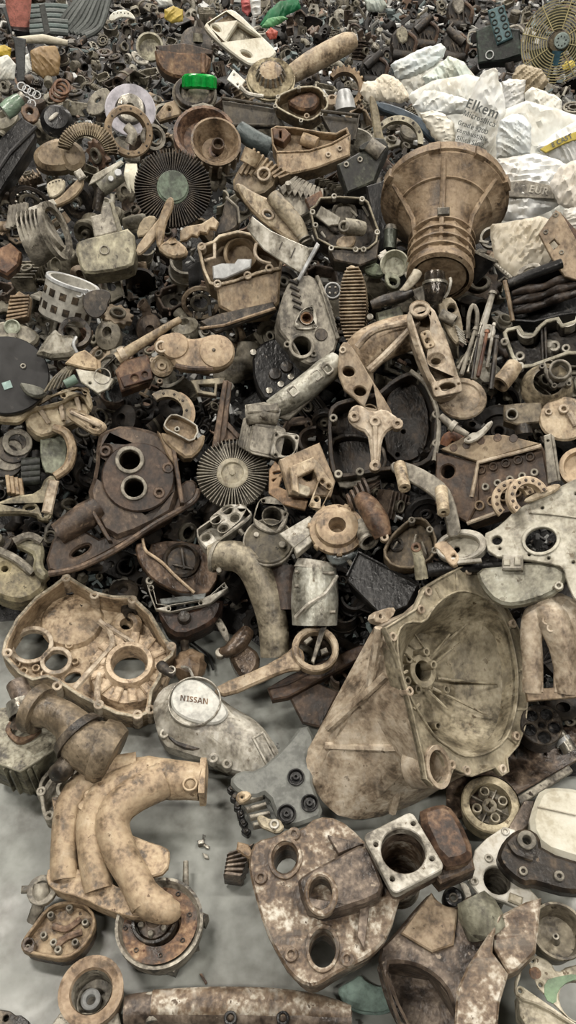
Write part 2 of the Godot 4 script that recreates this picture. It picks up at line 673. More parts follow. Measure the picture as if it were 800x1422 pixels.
func ground_heap() -> void:
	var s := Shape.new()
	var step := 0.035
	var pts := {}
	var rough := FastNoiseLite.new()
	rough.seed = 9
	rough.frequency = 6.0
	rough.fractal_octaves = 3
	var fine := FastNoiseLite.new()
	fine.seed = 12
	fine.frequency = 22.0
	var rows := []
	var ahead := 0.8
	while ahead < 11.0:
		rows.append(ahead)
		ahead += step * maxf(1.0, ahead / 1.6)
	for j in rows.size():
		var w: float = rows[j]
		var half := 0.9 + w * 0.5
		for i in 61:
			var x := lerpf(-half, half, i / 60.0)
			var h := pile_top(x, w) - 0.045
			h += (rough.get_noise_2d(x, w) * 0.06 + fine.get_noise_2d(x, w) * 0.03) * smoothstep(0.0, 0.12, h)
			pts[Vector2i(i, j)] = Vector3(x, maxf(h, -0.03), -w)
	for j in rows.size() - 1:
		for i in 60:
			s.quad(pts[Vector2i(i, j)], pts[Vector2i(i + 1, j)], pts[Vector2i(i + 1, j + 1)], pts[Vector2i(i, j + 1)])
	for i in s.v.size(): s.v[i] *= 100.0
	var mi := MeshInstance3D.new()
	mi.name = "gap_shade_rubble"
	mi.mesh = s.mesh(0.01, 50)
	mi.material_override = mat("black", tone(0.7, 0.4), 0.0, 1.0, 0.4, 5.0)  # near black: the shade of the deep gaps is put into the colour
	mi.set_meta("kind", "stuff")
	mi.set_meta("label", "oily crushed scrap packed down underneath the castings, painted black as gap shade")
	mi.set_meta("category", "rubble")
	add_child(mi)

var TAN: Material
var ALU: Material
var GREY: Material
var DARK: Material
var BROWN: Material
var RUST: Material
var CREAM: Material
var FLAKED: Material
var BLACK: Material
var WHITE: Material
var STEEL: Material
var BRIGHT: Material

func make_materials() -> void:
	TAN = mat("tan", tone(1.0), 0.0, 1.0)
	ALU = mat("alu", tone(1.0), 0.25, 0.9)
	GREY = mat("grey", tone(1.0), 0.1, 1.0)
	DARK = mat("dark", tone(1.0), 0.1, 0.75)
	BROWN = mat("brown", tone(1.0), 0.1, 0.75)
	RUST = mat("rust", tone(1.0), 0.0, 1.0)
	CREAM = mat("cream", Color(0.9, 0.87, 0.81), 0.0, 1.0)
	FLAKED = mat("flaked", tone(1.0), 0.0, 0.9)
	BLACK = mat("black", tone(1.0), 0.0, 0.6)
	WHITE = mat("alu", Color(1, 1, 1), 0.0, 1.0, 0.05)
	STEEL = mat("alu", tone(0.9), 0.7, 0.6)
	BRIGHT = mat("plain", Color(0.84, 0.85, 0.85), 0.25, 0.8, 0.03)

func front_castings() -> void:
	var s: Shape
	# --- gearbox bell housing
	thing("bell_housing", "large dusty tan bell housing lying on its side with its wide mouth open", "housing", 640, 930, 0.24, 0.2, 0.75)
	var rim := pg([534, 872, 577, 845, 590, 815, 618, 798, 645, 784, 658, 785, 668, 795, 700, 835, 722, 875, 732, 925, 735, 960, 730, 1010, 720, 1036, 705, 1053, 707, 1072, 697, 1078, 687, 1067, 655, 1079, 630, 1068, 625, 1082, 613, 1091, 600, 1092, 591, 1082, 586, 1050, 570, 982, 552, 915])
	var inn := sm(pg([553, 877, 567, 864, 591, 866, 602, 845, 621, 828, 640, 821, 662, 825, 684, 839, 704, 867, 714, 903, 719, 940, 717, 980, 707, 1018, 690, 1038, 662, 1049, 640, 1048, 624, 1036, 606, 1024, 590, 1000, 575, 975, 560, 940, 553, 905]))
	s = part("rim_flange", mat("alu", Color(0.9, 0.87, 0.8), 0.05, 1.0, 0.06))
	s.slab(rim, [inn, el(608, 1065, 15, 21, 15)], -9, -3, 1.0)
	var lip := mat("alu", Color(0.9, 0.87, 0.8), 0.05, 1.0, 0.06)
	part("outer_lip", lip).slab(rim, [shrink(rim, 2.6)], -9, 1.5, 0.8)
	part("inner_lip", lip).slab(shrink(inn, -2.6), [inn], -30, 1.5, 0.8)
	for a in [[606, 816, 614, 832], [634, 796, 636, 822], [690, 828, 684, 842], [716, 868, 704, 874], [730, 930, 718, 932], [732, 985, 717, 985], [716, 1032, 704, 1022], [560, 935, 566, 932], [575, 985, 582, 978]]:
		part("rim_web", lip).tube([q(a[0], a[1], -2), q(a[2], a[3], -2)], 2.2, 6)
	s = part("bell_shell", TAN)
	var r0 := even(lift3(shrink(rim, 4), -8), 44)
	var r1 := even(lift3(pg([520, 868, 600, 835, 660, 830, 700, 880, 705, 960, 690, 1030, 640, 1080, 595, 1090, 560, 1070, 505, 965], -75), -75), 44)
	var r2 := even(lift3(sm(pg([440, 1020, 427, 1038, 424, 1062, 440, 1106, 476, 1140, 545, 1133, 598, 1108, 615, 1040, 580, 970, 520, 940, 480, 960], -170)), -170), 44)
	var r3 := even(lift3(sm(pg([450, 1030, 434, 1048, 434, 1066, 450, 1100, 480, 1128, 540, 1120, 580, 1098, 590, 1040, 560, 990, 500, 990], -200)), -200), 44)
	s.loft([r3, r2, r1, r0], true, false)
	s = part("bell_lining", lip)
	var n0 := even(lift3(inn, -2), 44)
	var n1 := even(lift3(sm(pg([556, 900, 585, 868, 640, 850, 690, 880, 706, 940, 700, 1000, 670, 1035, 620, 1040, 590, 1010, 565, 960], -40)), -40), 44)
	var n2 := even(lift3(el(596, 945, 48, 70, 0, 24, -85), -85), 44)
	s.loft([n0, n1, n2], false, false)
	part("bell_floor", lip).slab(el(596, 945, 49, 71, 0, 32, -85), [ci(587, 932, 15, 20, -85)], -89, -84.5, 0.5)
	s = part("bearing_hub", lip)
	s.ring(q2(587, 932, -70), 24, 15, -86, -68, 24)
	s.lathe([[15, -84], [15, -150], [0, -150]], 20, q2(587, 932, -84))
	for a in [[575, 880, 596, 910], [625, 880, 598, 915], [640, 892, 602, 922], [690, 950, 608, 942], [680, 995, 600, 955], [560, 905, 578, 920], [655, 860, 605, 905], [622, 985, 595, 960]]:
		part("lining_rib", lip).tube([q(a[0], a[1], -46), q(a[2], a[3], -72)], [1.4, 2.6], 6)
	for a in [[569, 915], [593, 905], [603, 923], [567, 945], [582, 957], [621, 957], [609, 1008]]:
		part("lining_boss", lip).ring(q2(a[0], a[1], -60), 6.5, 3.4, -84, -60, 10)
	s = part("side_port", TAN)
	s.t = Transform3D(Basis(Vector3(0.74, 0, 0), Vector3(0, 1, 0), Vector3(0, 0, 1)), q(608, 1065, 0))
	s.ring(Vector2.ZERO, 28, 21, -50, 3, 22)
	s.disc(Vector2.ZERO, 21, -50, -46, 18)
	bosses("bolt_boss", TAN, [547, 884, 586, 846, 596, 821, 652, 792, 676, 806, 714, 866, 733, 946, 719, 1022, 700, 1068, 650, 1070, 570, 960, 629, 1062], 6.5, 3, -14, 2.0)
	for a in [[536, 938, 455, 1012, -34, -128], [562, 1040, 452, 1036, -62, -142], [545, 1128, 566, 1044, -140, -66], [526, 872, 512, 960, -14, -66]]:
		part("outer_rib", TAN).tube([q(a[0], a[1], a[4]), q(a[2], a[3], a[5])], 6, 7)
	part("lifting_lug", TAN).slab(sm(pg([517, 862, 520, 850, 545, 842, 550, 850, 533, 868], -20)), [ci(528, 856, 3, 8, -20)], -32, -18)
	# --- thin tray casting with round bores
	thing("gearbox_cover", "tan shallow gearbox cover with round bores, lying on bare floor beside silver cover", "cover", 118, 900, 0.1, 0.75, 0.05)
	var out := pg([92, 797, 109, 808, 131, 821, 157, 827, 184, 827, 210, 851, 232, 889, 244, 900, 240, 911, 226, 922, 224, 940, 212, 960, 208, 990, 191, 997, 161, 992, 135, 980, 109, 967, 79, 947, 66, 941, 45, 945, 26, 936, 7, 915, 2, 907, 6, 889, 22, 859, 49, 829, 71, 814, 84, 804])
	tray("tray", mat("tan", Color(0.95, 0.89, 0.8)), out, 6, 38, [ci(44, 895, 24, 22, -38), ci(78, 917, 16, 18, -38), ci(178, 927, 24, 22, -38), ci(171, 874, 10, 12, -38), el(101, 941, 12, 8, 20, 14, -38)])
	part("gasket_edge", mat("alu", Color(0.95, 0.92, 0.86))).slab(out, [shrink(out, 4)], -2, 1, 0.6)
	for a in [[44, 895, 24], [78, 917, 16]]:
		part("bore_ring", TAN).ring(q2(a[0], a[1], -28), a[2] + 6, a[2], -39, -27, 24)
	s = part("bearing_seat", mat("cream", Color(0.98, 0.97, 0.95)))
	s.lathe([[58, -38], [54, -24], [36, -22], [32, -8], [26, -8], [24, -12], [24, -40]], 30, q2(180, 925, -20))
	for i in 13:
		var a := TAU * i / 13
		var c := q2(180, 925, -20)
		part("seat_rib", mat("cream", Color(0.98, 0.97, 0.95))).box(Vector3(c.x + cos(a) * 44, c.y + sin(a) * 44, -22), Vector3(22, 12, 9), 2.0, rad_to_deg(a))
	part("inner_wall", TAN).tube(curve([137, 862, -12, 152, 876, -18, 156, 895, -18, 140, 915, -20, 100, 960, -10]), 4.5, 6)
	part("inner_wall", TAN).tube(curve([148, 868, -14, 165, 880, -16, 186, 893, -18]), 4, 6)
	part("inner_wall", TAN).tube(curve([136, 980, -6, 135, 955, -14, 138, 935, -20]), 4, 6)
	part("bowl_swell", mat("tan", Color(0.95, 0.89, 0.8))).lathe([[46, -38], [42, -30], [30, -25], [0, -23]], 24, q2(100, 860, -30))
	part("bowl_swell", mat("tan", Color(0.95, 0.89, 0.8))).lathe([[24, -38], [22, -24], [16, -20], [10, -22], [9, -37]], 20, q2(176, 868, -26))
	bosses("bolt_boss", TAN, [92, 802, 131, 826, 184, 832, 238, 897, 225, 925, 209, 985, 191, 992, 137, 978, 79, 952, 10, 906], 7, 3, -30, 1.5)
	for a in [[23, 922], [33, 932], [50, 928], [96, 896], [66, 866], [62, 936], [104, 918]]:
		part("oilway", own()).ring(q2(a[0], a[1], -32), 6, 3.4, -39, -30, 10)
	# --- cream intake manifold with three runners
	thing("intake_manifold", "cream dust covered intake manifold with three curved runners on the floor", "manifold", 160, 1160, 0.11, 0.95)
	var paths := [[[190, 1070, 6, 150, 1076, 8, 118, 1092, 2, 98, 1122, -4, 90, 1170, -14, 90, 1222, -28], [27, 25, 24, 22, 19, 20]], [[205, 1078, 12, 165, 1092, 14, 141, 1110, 10, 128, 1138, 3, 128, 1182, -8, 137, 1236, -24], [27, 25, 23, 22, 20, 20]], [[225, 1084, 14, 188, 1102, 18, 164, 1122, 16, 156, 1148, 10, 168, 1186, 2, 188, 1222, -8, 204, 1256, -16], [27, 26, 25, 24, 23, 22, 22]]]
	for p in paths:
		part("runner", CREAM).tube(curve(p[0], 5), spread(p[1], 5), 16)
	part("runner_nose", CREAM).tube(curve([196, 1240, -12, 214, 1256, -14, 236, 1264, -16, 250, 1262, -18]), spread([22, 22, 18, 8]), 14)
	part("plenum", CREAM).tube(curve([176, 1066, 4, 200, 1076, 6, 232, 1082, 6, 262, 1084, 4, 280, 1086, 4], 4), spread([14, 28, 29, 27, 26], 4), 18)
	s = part("inlet_flange", CREAM)
	s.t = Transform3D(Basis(Vector3(0, 0, -1), Vector3(0, 1, 0), Vector3(1, 0, 0)), q(283, 1085, 4))
	s.slab(PackedVector2Array([Vector2(-24, -22), Vector2(-20, -28), Vector2(20, -28), Vector2(24, -22), Vector2(24, 22), Vector2(18, 28), Vector2(-18, 28), Vector2(-24, 22)]), [], -5, 4)
	s = sub("inlet_lip", CREAM)
	s.t = Transform3D(Basis.IDENTITY, q(264, 1090, 28))
	s.ring(Vector2.ZERO, 11, 8, -4, 4, 16)
	part("head_flange", CREAM).slab(sm(pg([68, 1204, 64, 1226, 80, 1240, 110, 1246, 150, 1266, 196, 1278, 214, 1262, 205, 1244, 170, 1236, 140, 1220, 104, 1206], -22)), [], -44, -18)
	part("web", CREAM).slab(sm(pg([160, 1148, 196, 1166, 232, 1177, 237, 1186, 232, 1212, 205, 1220, 180, 1200], -6)), [], -12, -4, 2)
	part("bracket_lug", CREAM).slab(pg([72, 1108, 92, 1106, 96, 1130, 76, 1134], -10), [ci(82, 1114, 3, 8, -10)], -16, -8)
	for a in [[124, 1103, 24], [116, 1118, 23], [141, 1128, 26]]:
		part("casting_mark", CREAM).lathe([[8, a[2] - 6], [7, a[2]], [0, a[2] + 0.5]], 12, q2(a[0], a[1], a[2]))
	# --- round pump housing
	thing("pump_housing", "round grey pump housing with rusty orange inside, resting against the cream manifold", "housing", 219, 1282, 0.075, 1.0)
	s = part("outer_wall", GREY)
	s.lathe([[52, -50], [60, -20], [61, 0], [57, 0], [54, -10], [46, -24], [30, -26]], 36, q2(221, 1280))
	s = part("rusty_seat", mat("rust", Color(1.0, 0.92, 0.8)))
	s.lathe([[56, -12], [42, -14], [33, -14], [31, -30], [12, -30], [12, -50]], 36, q2(219, 1279, -12))
	part("seal_ring", DARK).ring(q2(214, 1277, -10), 32, 27, -30, -9, 30)
	part("rotor", BROWN).lathe([[26, -30], [24, -22], [12, -18], [8, -10], [0, -10]], 18, q2(214, 1277, -20))
	for i in 6:
		var a := 0.4 + TAU * i / 6
		var c := q2(214, 1277, -16)
		part("rotor_stud", GREY).disc(c + Vector2(cos(a), sin(a)) * 19, 4, -24, -12, 10)
	for i in 8:
		var a := 0.2 + TAU * i / 8
		part("bolt_hole", DARK).ring(q2(219, 1279, -12) + Vector2(cos(a), sin(a)) * 45, 3.4, 1.8, -16, -11.5, 10)
	for a in [[268, 1310, 20], [240, 1342, 70], [281, 1275, -20]]:
		part("mount_lug", GREY).box(Vector3(q2(a[0], a[1], -30).x, q2(a[0], a[1], -30).y, -36), Vector3(14, 12, 24), 2, a[2])
	part("oil_spout", GREY).tube([q(258, 1230, -34), q(258, 1196, -30)], [5, 4], 10, 0.6)
	# --- small pump cover with crescent channels
	thing("pump_cover", "small brown oil pump cover with curved channels, on the floor by the rusty pump housing", "cover", 85, 1290, 0.05, 1.0)
	var pc := sm(pg([62, 1262, 80, 1252, 108, 1250, 128, 1262, 134, 1280, 124, 1306, 104, 1326, 84, 1332, 60, 1328, 32, 1322, 28, 1312, 34, 1300, 46, 1284]))
	tray("cover_tray", mat("tan", Color(0.82, 0.74, 0.62)), pc, 4, 14, [])
	part("channel", RUST).tube(curve([74, 1286, -9, 92, 1290, -8, 112, 1276, -9]), 4.5, 7)
	part("channel", RUST).tube(curve([78, 1314, -9, 92, 1302, -8, 114, 1294, -9]), 5, 7)
	bosses("bolt_boss", GREY, [38, 1316, 80, 1318, 70, 1270, 96, 1260, 118, 1280, 104, 1308, 60, 1298, 74, 1308], 5, 2.4, -14, -3)
	part("cover_skirt", BROWN).slab(shrink(pc, 3), [], -36, -14)
	part("ear", BROWN).slab(sm(pg([28, 1318, 34, 1300, 50, 1304, 46, 1326])), [ci(40, 1310, 5, 8)], -12, 1)
	# --- thermostat elbow beside it
	thing("thermostat_elbow", "little grey elbow outlet with two ears beside the oil pump cover", "fitting", 57, 1240, 0.06, 0.7)
	part("neck", GREY).tube(curve([58, 1226, 8, 57, 1242, 2, 52, 1262, -10, 46, 1280, -20]), [11, 11, 11, 12, 12, 11, 10, 9, 9, 9, 9, 9, 9], 12, 0.7)
	part("collar", GREY).ring(q2(58, 1236, 6), 20, 12, -2, 8, 18)
	for x in [36, 80]:
		part("ear", GREY).box(q(x, 1235, 3), Vector3(12, 9, 8), 2)
	# --- wide cup with flange at the bottom edge
	thing("water_pump_cup", "round rust rimmed cup with a shiny bore, next to the long bottom pipe", "cup", 125, 1375, 0.09, 0.95)
	part("flange", mat("tan", Color(0.88, 0.8, 0.73))).lathe([[38, -60], [44, -10], [45, 0], [40, 2], [30, -3], [28, -8]], 30, q2(126, 1375))
	part("bore", GREY).lathe([[29, -4], [27, -50], [15, -56], [0, -57]], 28, q2(126, 1375, -4))
	part("seal_ring", BRIGHT).lathe([[14, -56], [14, -42], [11, -40], [7, -44], [7, -56]], 22, q2(126, 1388, -44))
	part("foot", GREY).slab(pg([84, 1408, 165, 1408, 172, 1440, 62, 1440], -30), [], -62, -24, 2)
	# --- long pipe at the bottom
	thing("long_pipe", "long dark pipe with flaking white paint lying along the floor", "pipe", 330, 1406, 0.05, 1.0)
	part("pipe_body", BROWN).tube(curve([174, 1404, 0, 240, 1400, 0, 330, 1402, 0, 420, 1410, 0, 488, 1419, 0]), spread([20, 22, 22, 20, 14]), 14)
	part("painted_sleeve", FLAKED).tube(curve([212, 1396, 6, 300, 1394, 6, 380, 1396, 6, 440, 1402, 4, 486, 1411, 2]), spread([19, 21, 21, 19, 13]), 14)
	part("end_clamp", GREY).tube([q(210, 1380, 8), q(211, 1420, 8)], 9, 10)
	for x in [320, 393]:
		part("port", BLACK).ring(q2(x, 1414, 20), 9, 5, 10, 23, 12)
	# --- painted plate casting with square flange
	thing("mount_casting", "brown oval mounting casting with flaking white paint and a square bored flange", "casting", 480, 1250, 0.2, 0.85, -0.05)
	var bp := sm(pg([347, 1184, 355, 1167, 385, 1160, 400, 1150, 418, 1152, 440, 1133, 470, 1136, 500, 1160, 560, 1230, 540, 1300, 516, 1326, 487, 1341, 466, 1352, 445, 1366, 426, 1370, 402, 1352, 385, 1324, 368, 1290, 353, 1240, 345, 1205]))
	part("base_plate", FLAKED).slab(bp, [el(396, 1192, 17, 21, -10), el(448, 1317, 18, 25, 10)], -16, 0, 3)
	part("base_skirt", BROWN).slab(shrink(bp, 8), [el(396, 1192, 17, 21, -10, 16, -16), el(448, 1317, 18, 25, 10, 16, -16)], -70, -16, 1)
	for a in [[396, 1192, 0.82], [448, 1317, 0.75]]:
		s = part("bore_rim", FLAKED)
		s.t = Transform3D(Basis(Vector3(a[2], 0, 0), Vector3(0, 1, 0), Vector3(0, 0, 1)), q(a[0], a[1], 0))
		s.ring(Vector2.ZERO, 30, 24, -30, 4, 24)
	bosses("bolt_boss", FLAKED, [362, 1218, 408, 1157, 404, 1325, 482, 1331], 9.5, 4.5, -18, 4)
	s = part("raised_arm", BROWN)
	var arm := sm(pg([411, 1226, 421, 1214, 470, 1188, 508, 1168, 522, 1200, 536, 1238, 500, 1256, 432, 1272], 34))
	s.slab(arm, [el(445, 1239, 16, 22, 0, 20, 34)], -4, 34, 4)
	part("flange_neck", BROWN).slab(rr(560, 1182, 78, 86, 8, 28, 34), [ci(560, 1181, 31, 28, 34)], -10, 34, 1)
	part("oval_boss", FLAKED).slab(el(446, 1240, 23, 29, 6, 24, 36), [el(445, 1239, 16, 22, 0, 20, 36)], 24, 36, 2)
	part("square_flange", WHITE).slab(rr(560, 1182, 80, 88, 8, 28, 48), [ci(560, 1181, 31, 28, 48), ci(522, 1172, 4, 8, 48), ci(574, 1143, 4, 8, 48), ci(600, 1192, 4, 8, 48), ci(545, 1220, 4, 8, 48)], 30, 48, 1.5)
	part("bore_wall", own()).lathe([[32, 30], [31, -114], [0, -114]], 26, q2(560, 1181, 30))
	part("outlet_block", mat("rust", Color(0.86, 0.8, 0.74))).slab(sm(pg([578, 1126, 600, 1116, 622, 1113, 640, 1136, 660, 1182, 648, 1196, 612, 1202], 30)), [], -30, 30, 9)
	part("outlet_lip", mat("brown", Color(1, 0.94, 0.86))).slab(pg([600, 1212, 656, 1188, 660, 1206, 612, 1226], 6), [], -30, 6, 3)
	part("stiffener", BROWN).slab(pg([500, 1255, 514, 1250, 506, 1318, 496, 1300], 10), [], -20, 10)
	part("stiffener", BROWN).slab(pg([455, 1160, 505, 1172, 470, 1186], 10), [], -20, 12)
	# --- torn duct
	thing("torn_duct", "broken brown cast duct with a jagged flaking edge and a black hollow", "duct", 625, 1330, 0.16, 0.8, -0.1)
	part("duct_shell", BROWN).slab(sm(pg([522, 1321, 549, 1295, 575, 1262, 599, 1237, 604, 1246, 616, 1257, 637, 1259, 645, 1246, 660, 1241, 695, 1262, 690, 1314, 668, 1377, 640, 1440, 560, 1440, 535, 1370])), [sm(pg([534, 1338, 560, 1336, 590, 1345, 618, 1368, 630, 1396, 632, 1434, 575, 1432, 548, 1380]))], -26, 0, 4)
	part("hollow", own()).slab(sm(pg([520, 1330, 560, 1320, 600, 1330, 640, 1370, 645, 1440, 560, 1440, 535, 1390], -84)), [], -92, -84)
	for a in [[527, 1330, 549, 1400], [549, 1400, 570, 1436], [534, 1334, 596, 1345], [596, 1345, 632, 1400]]:
		part("hollow_wall", own()).slab(PackedVector2Array([q2(a[0], a[1], -20), q2(a[2], a[3], -20), q2(a[2], a[3], -20) + Vector2(6, 3), q2(a[0], a[1], -20) + Vector2(6, 3)]), [], -88, -18)
	part("tan_flap", mat("tan", Color(0.8, 0.74, 0.66))).slab(pg([556, 1296, 599, 1239, 604, 1248, 618, 1258, 636, 1262, 630, 1312, 600, 1322], 8), [], 0, 9, 2)
	s = part("torn_wall", FLAKED)
	s.slab(pg([634, 1374, 650, 1340, 676, 1300, 690, 1272, 698, 1268, 686, 1300, 684, 1322, 706, 1352, 694, 1392, 690, 1440, 630, 1440], 30), [], 0, 30, 3)
	part("torn_wall", FLAKED).slab(pg([687, 1275, 710, 1262, 730, 1252, 752, 1246, 748, 1286, 744, 1322, 720, 1346, 706, 1352, 686, 1316], 20), [], -10, 20, 3)
	part("pipe_stub", mat("grey", Color(0.8, 0.82, 0.78))).tube([q(676, 1290, 0), q(662, 1262, 16), q(654, 1246, 20)], [32, 30, 22], 14)

func front_small() -> void:
	var s: Shape
	# --- spoked pulley
	thing("spoked_pulley", "cream rimmed pulley wheel with four tubes round a star hub", "pulley", 681, 1116, 0.1, 0.7)
	part("rim", mat("alu", Color(1, 0.96, 0.86))).lathe([[38, -36], [40, -2], [38, 0], [29, 0], [28, -4], [28, -30]], 36, q2(681, 1116))
	part("tread", DARK).lathe([[40.5, -38], [41, -8]], 36, q2(681, 1116, -8))
	part("web", GREY).disc(q2(681, 1116, -26), 29, -36, -24, 28)
	part("hub", mat("alu", Color(0.85, 0.83, 0.78))).slab(ci(680, 1118, 10, 18, -8), [sm(pg([680, 1112, 682, 1116, 686, 1118, 682, 1121, 680, 1125, 678, 1121, 674, 1118, 678, 1116], -8))], -26, -8)
	for i in 4:
		var a := deg_to_rad(115 + 90 * i - 8)
		var c := q2(680, 1118, -10) + Vector2(cos(a), sin(a)) * 19
		part("tube", mat("alu", Color(0.95, 0.93, 0.88))).ring(c, 6.8, 4.6, -26, -6, 14)
		var b := deg_to_rad(160 + 90 * i - 8)
		part("spoke", GREY).box(Vector3(q2(680, 1118, -14).x + cos(b) * 19, q2(680, 1118, -14).y + sin(b) * 19, -20), Vector3(20, 2, 12), 0.4, rad_to_deg(b))
	# --- sheet under the bell
	thing("steel_sheet", "flat greasy brown steel sheet under the spoked pulley", "sheet", 715, 1075, 0.05, 0.95)
	part("sheet", mat("brown", Color(0.9, 0.85, 0.8), 0.1, 0.7)).slab(pg([620, 1050, 700, 1010, 800, 990, 830, 1040, 712, 1106, 690, 1120, 620, 1140]), [], -5, 0)
	part("folded_edge", GREY).slab(pg([715, 1108, 790, 1062, 796, 1070, 722, 1118], 4), [], -4, 4)
	# --- black drum with ring of holes
	thing("clutch_drum", "black cylinder with a ring of round holes in its pale top, behind the bell mouth", "drum", 752, 1008, 0.14, 0.55)
	s = part("drum_body", BLACK)
	s.lathe([[27, -44], [29, -40], [29, -3]], 32, q2(752, 1006, -3))
	var hs := []
	for i in 5:
		hs.append(el(752, 1006, 8.5, 8.5, 0, 14))
		var w := deg_to_rad(-82 + 72 * i)
		for k in 14: hs[i][k] += Vector2(cos(w), sin(w)) * 17.5
	hs.append(ci(752, 1006, 4.5, 10))
	part("hole_plate", mat("dark", Color(1, 1, 1), 0.4, 0.6)).slab(ci(752, 1006, 29, 32), hs, -6, 0, 1.2)
	part("core", own()).disc(q2(752, 1006, -12), 27, -16, -14, 28)
	# --- silver coupling next to it
	thing("pipe_coupling", "small bright pipe coupling beside the black drum of holes", "coupling", 784, 1030, 0.1, 0.5)
	part("coupling_body", STEEL).tube(curve([776, 1020, 0, 784, 1030, 2, 792, 1044, 0]), 10, 10, 0.7)
	part("clamp", BRIGHT).tube([q(780, 1027, 0), q(784, 1032, 0)], 12, 12, 0.85)
	# --- manifold at right edge
	thing("exhaust_manifold", "tan two legged manifold on a flat flange, behind the large bell mouth", "manifold", 770, 905, 0.2, 0.15, 0.05)
	part("leg", TAN).tube(curve([760, 850, 8, 744, 858, 14, 738, 885, 12, 740, 920, 6, 740, 962, 0]), spread([20, 18, 15, 14, 14]), 14)
	part("leg", TAN).tube(curve([752, 846, 10, 768, 862, 18, 780, 890, 16, 786, 925, 8, 786, 962, 0]), spread([22, 24, 20, 17, 15]), 14)
	part("leg", TAN).tube(curve([775, 850, 8, 796, 866, 8, 820, 900, 4, 826, 962, 0]), spread([22, 22, 18, 15]), 14)
	part("runner_cover", TAN).tube(curve([735, 846, 0, 760, 838, 2, 790, 850, 0, 830, 880, -6]), spread([14, 18, 20, 18]), 12)
	part("flange_bar", mat("tan", Color(0.9, 0.84, 0.76))).slab(pg([730, 958, 830, 950, 830, 966, 733, 974], 6), [], -24, 8)
	for a in [[759, 862], [765, 872]]:
		part("boss", TAN).ring(q2(a[0], a[1], 38), 6, 3, 26, 38, 12)
	for x in [752, 772, 800]:
		part("rib", TAN).slab(pg([x - 2, 930, x + 2, 930, x + 3, 962, x - 3, 962], 8), [], -6, 9)
	# --- pale canister
	thing("pale_canister", "dirty white plastic canister with rounded shoulders at the edge of the heap", "canister", 770, 1140, 0.14, 0.6)
	var can := sm(pg([752, 1094, 780, 1091, 830, 1100, 840, 1205, 800, 1195, 750, 1178, 734, 1144, 742, 1114]))
	part("shell", mat("bag", Color(0.86, 0.85, 0.8), 0.0, 0.8, 0.06)).slab(can, [], -60, 0, 7)
	part("seam", mat("bag", Color(0.74, 0.72, 0.67))).tube([q(746, 1120, 2), q(800, 1132, 2)], 1.2, 6)
	part("side_panel", BROWN).slab(pg([742, 1112, 736, 1144, 716, 1162, 706, 1150, 728, 1112], -20), [], -50, -18)
	# --- dark bracket arm
	thing("bracket_arm", "dark oily cast arm with a bored eye, leaning on the pale canister", "arm", 750, 1195, 0.2, 0.6)
	part("arm_body", mat("dark", Color(0.75, 0.7, 0.64), 0.1, 0.8)).slab(sm(pg([692, 1196, 691, 1184, 700, 1166, 716, 1152, 735, 1149, 750, 1160, 753, 1180, 830, 1204, 830, 1240, 788, 1240, 760, 1232, 740, 1226, 728, 1229, 706, 1214]), 1), [ci(732, 1166, 6, 12)], -26, 0, 5)
	part("eye_ring", mat("grey", Color(0.85, 0.85, 0.84))).ring(q2(732, 1166, 5), 13, 6.5, -8, 5, 18)
	part("bolt_boss", GREY).ring(q2(727, 1209, 4), 6, 3, -6, 4, 12)
	part("bolt_boss", GREY).ring(q2(777, 1216, 4), 7, 3, -6, 4, 12)
	part("ridge", DARK).tube(curve([708, 1170, 2, 718, 1184, 3, 740, 1192, 3]), 5, 8)
	# --- white face plate with bore
	thing("white_face_plate", "white stained face plate with a round bore under the dark cast arm", "plate", 690, 1215, 0.13, 0.75)
	part("plate", mat("bag", Color(0.9, 0.89, 0.86))).slab(pg([660, 1180, 676, 1164, 700, 1148, 716, 1152, 712, 1170, 700, 1190, 735, 1232, 760, 1262, 735, 1268, 700, 1252, 664, 1240, 650, 1222]), [ci(691, 1222, 19, 24), ci(658, 1223, 3, 8), ci(678, 1191, 3, 8)], -10, 0, 1.5)
	part("bore_wall", GREY).lathe([[20, -4], [20, -96], [0, -96]], 22, q2(691, 1222, -4))
	bosses("bolt_boss", ALU, [679, 1191, 659, 1223, 702, 1154], 6, 2.6, -4, 2.5)
	part("tab", mat("alu", Color(0.95, 0.93, 0.88))).box(q(716, 1249, 3), Vector3(18, 12, 6), 2, -20)
	# --- black plug
	thing("black_plug", "black rubber plug with a pale metal eye, beside the square bored flange", "plug", 630, 1246, 0.14, 0.6)
	part("plug_body", BLACK).lathe([[15, -22], [15, -6], [11, 0], [6, 1], [5, -8]], 20, q2(630, 1246))
	part("eye", GREY).ring(q2(630, 1246, 3), 6.5, 3.6, -6, 3, 14)
	part("rim_chip", WHITE).slab(sm(pg([636, 1222, 650, 1228, 656, 1246, 648, 1250, 644, 1238], -4)), [], -10, -4)
	# --- deep bowl
	thing("filter_bowl", "deep grey filter bowl with a centre stud, beside the torn duct", "bowl", 774, 1296, 0.16, 0.72)
	s = part("bowl", mat("grey", Color(0.92, 0.9, 0.86)))
	s.lathe([[30, -60], [36, -8], [38, -2], [37, 1], [34, 1], [32, -6], [28, -36], [0, -38]], 32, q2(776, 1292))
	part("stud", GREY).tube([q(772, 1308, -38), q(772, 1300, -14)], [6, 4.5], 12, 0.5)
	# --- green stained flange plate
	thing("flange_plate", "white flange plate with green stain and three bolt holes, near the filter bowl", "plate", 755, 1370, 0.13, 0.8)
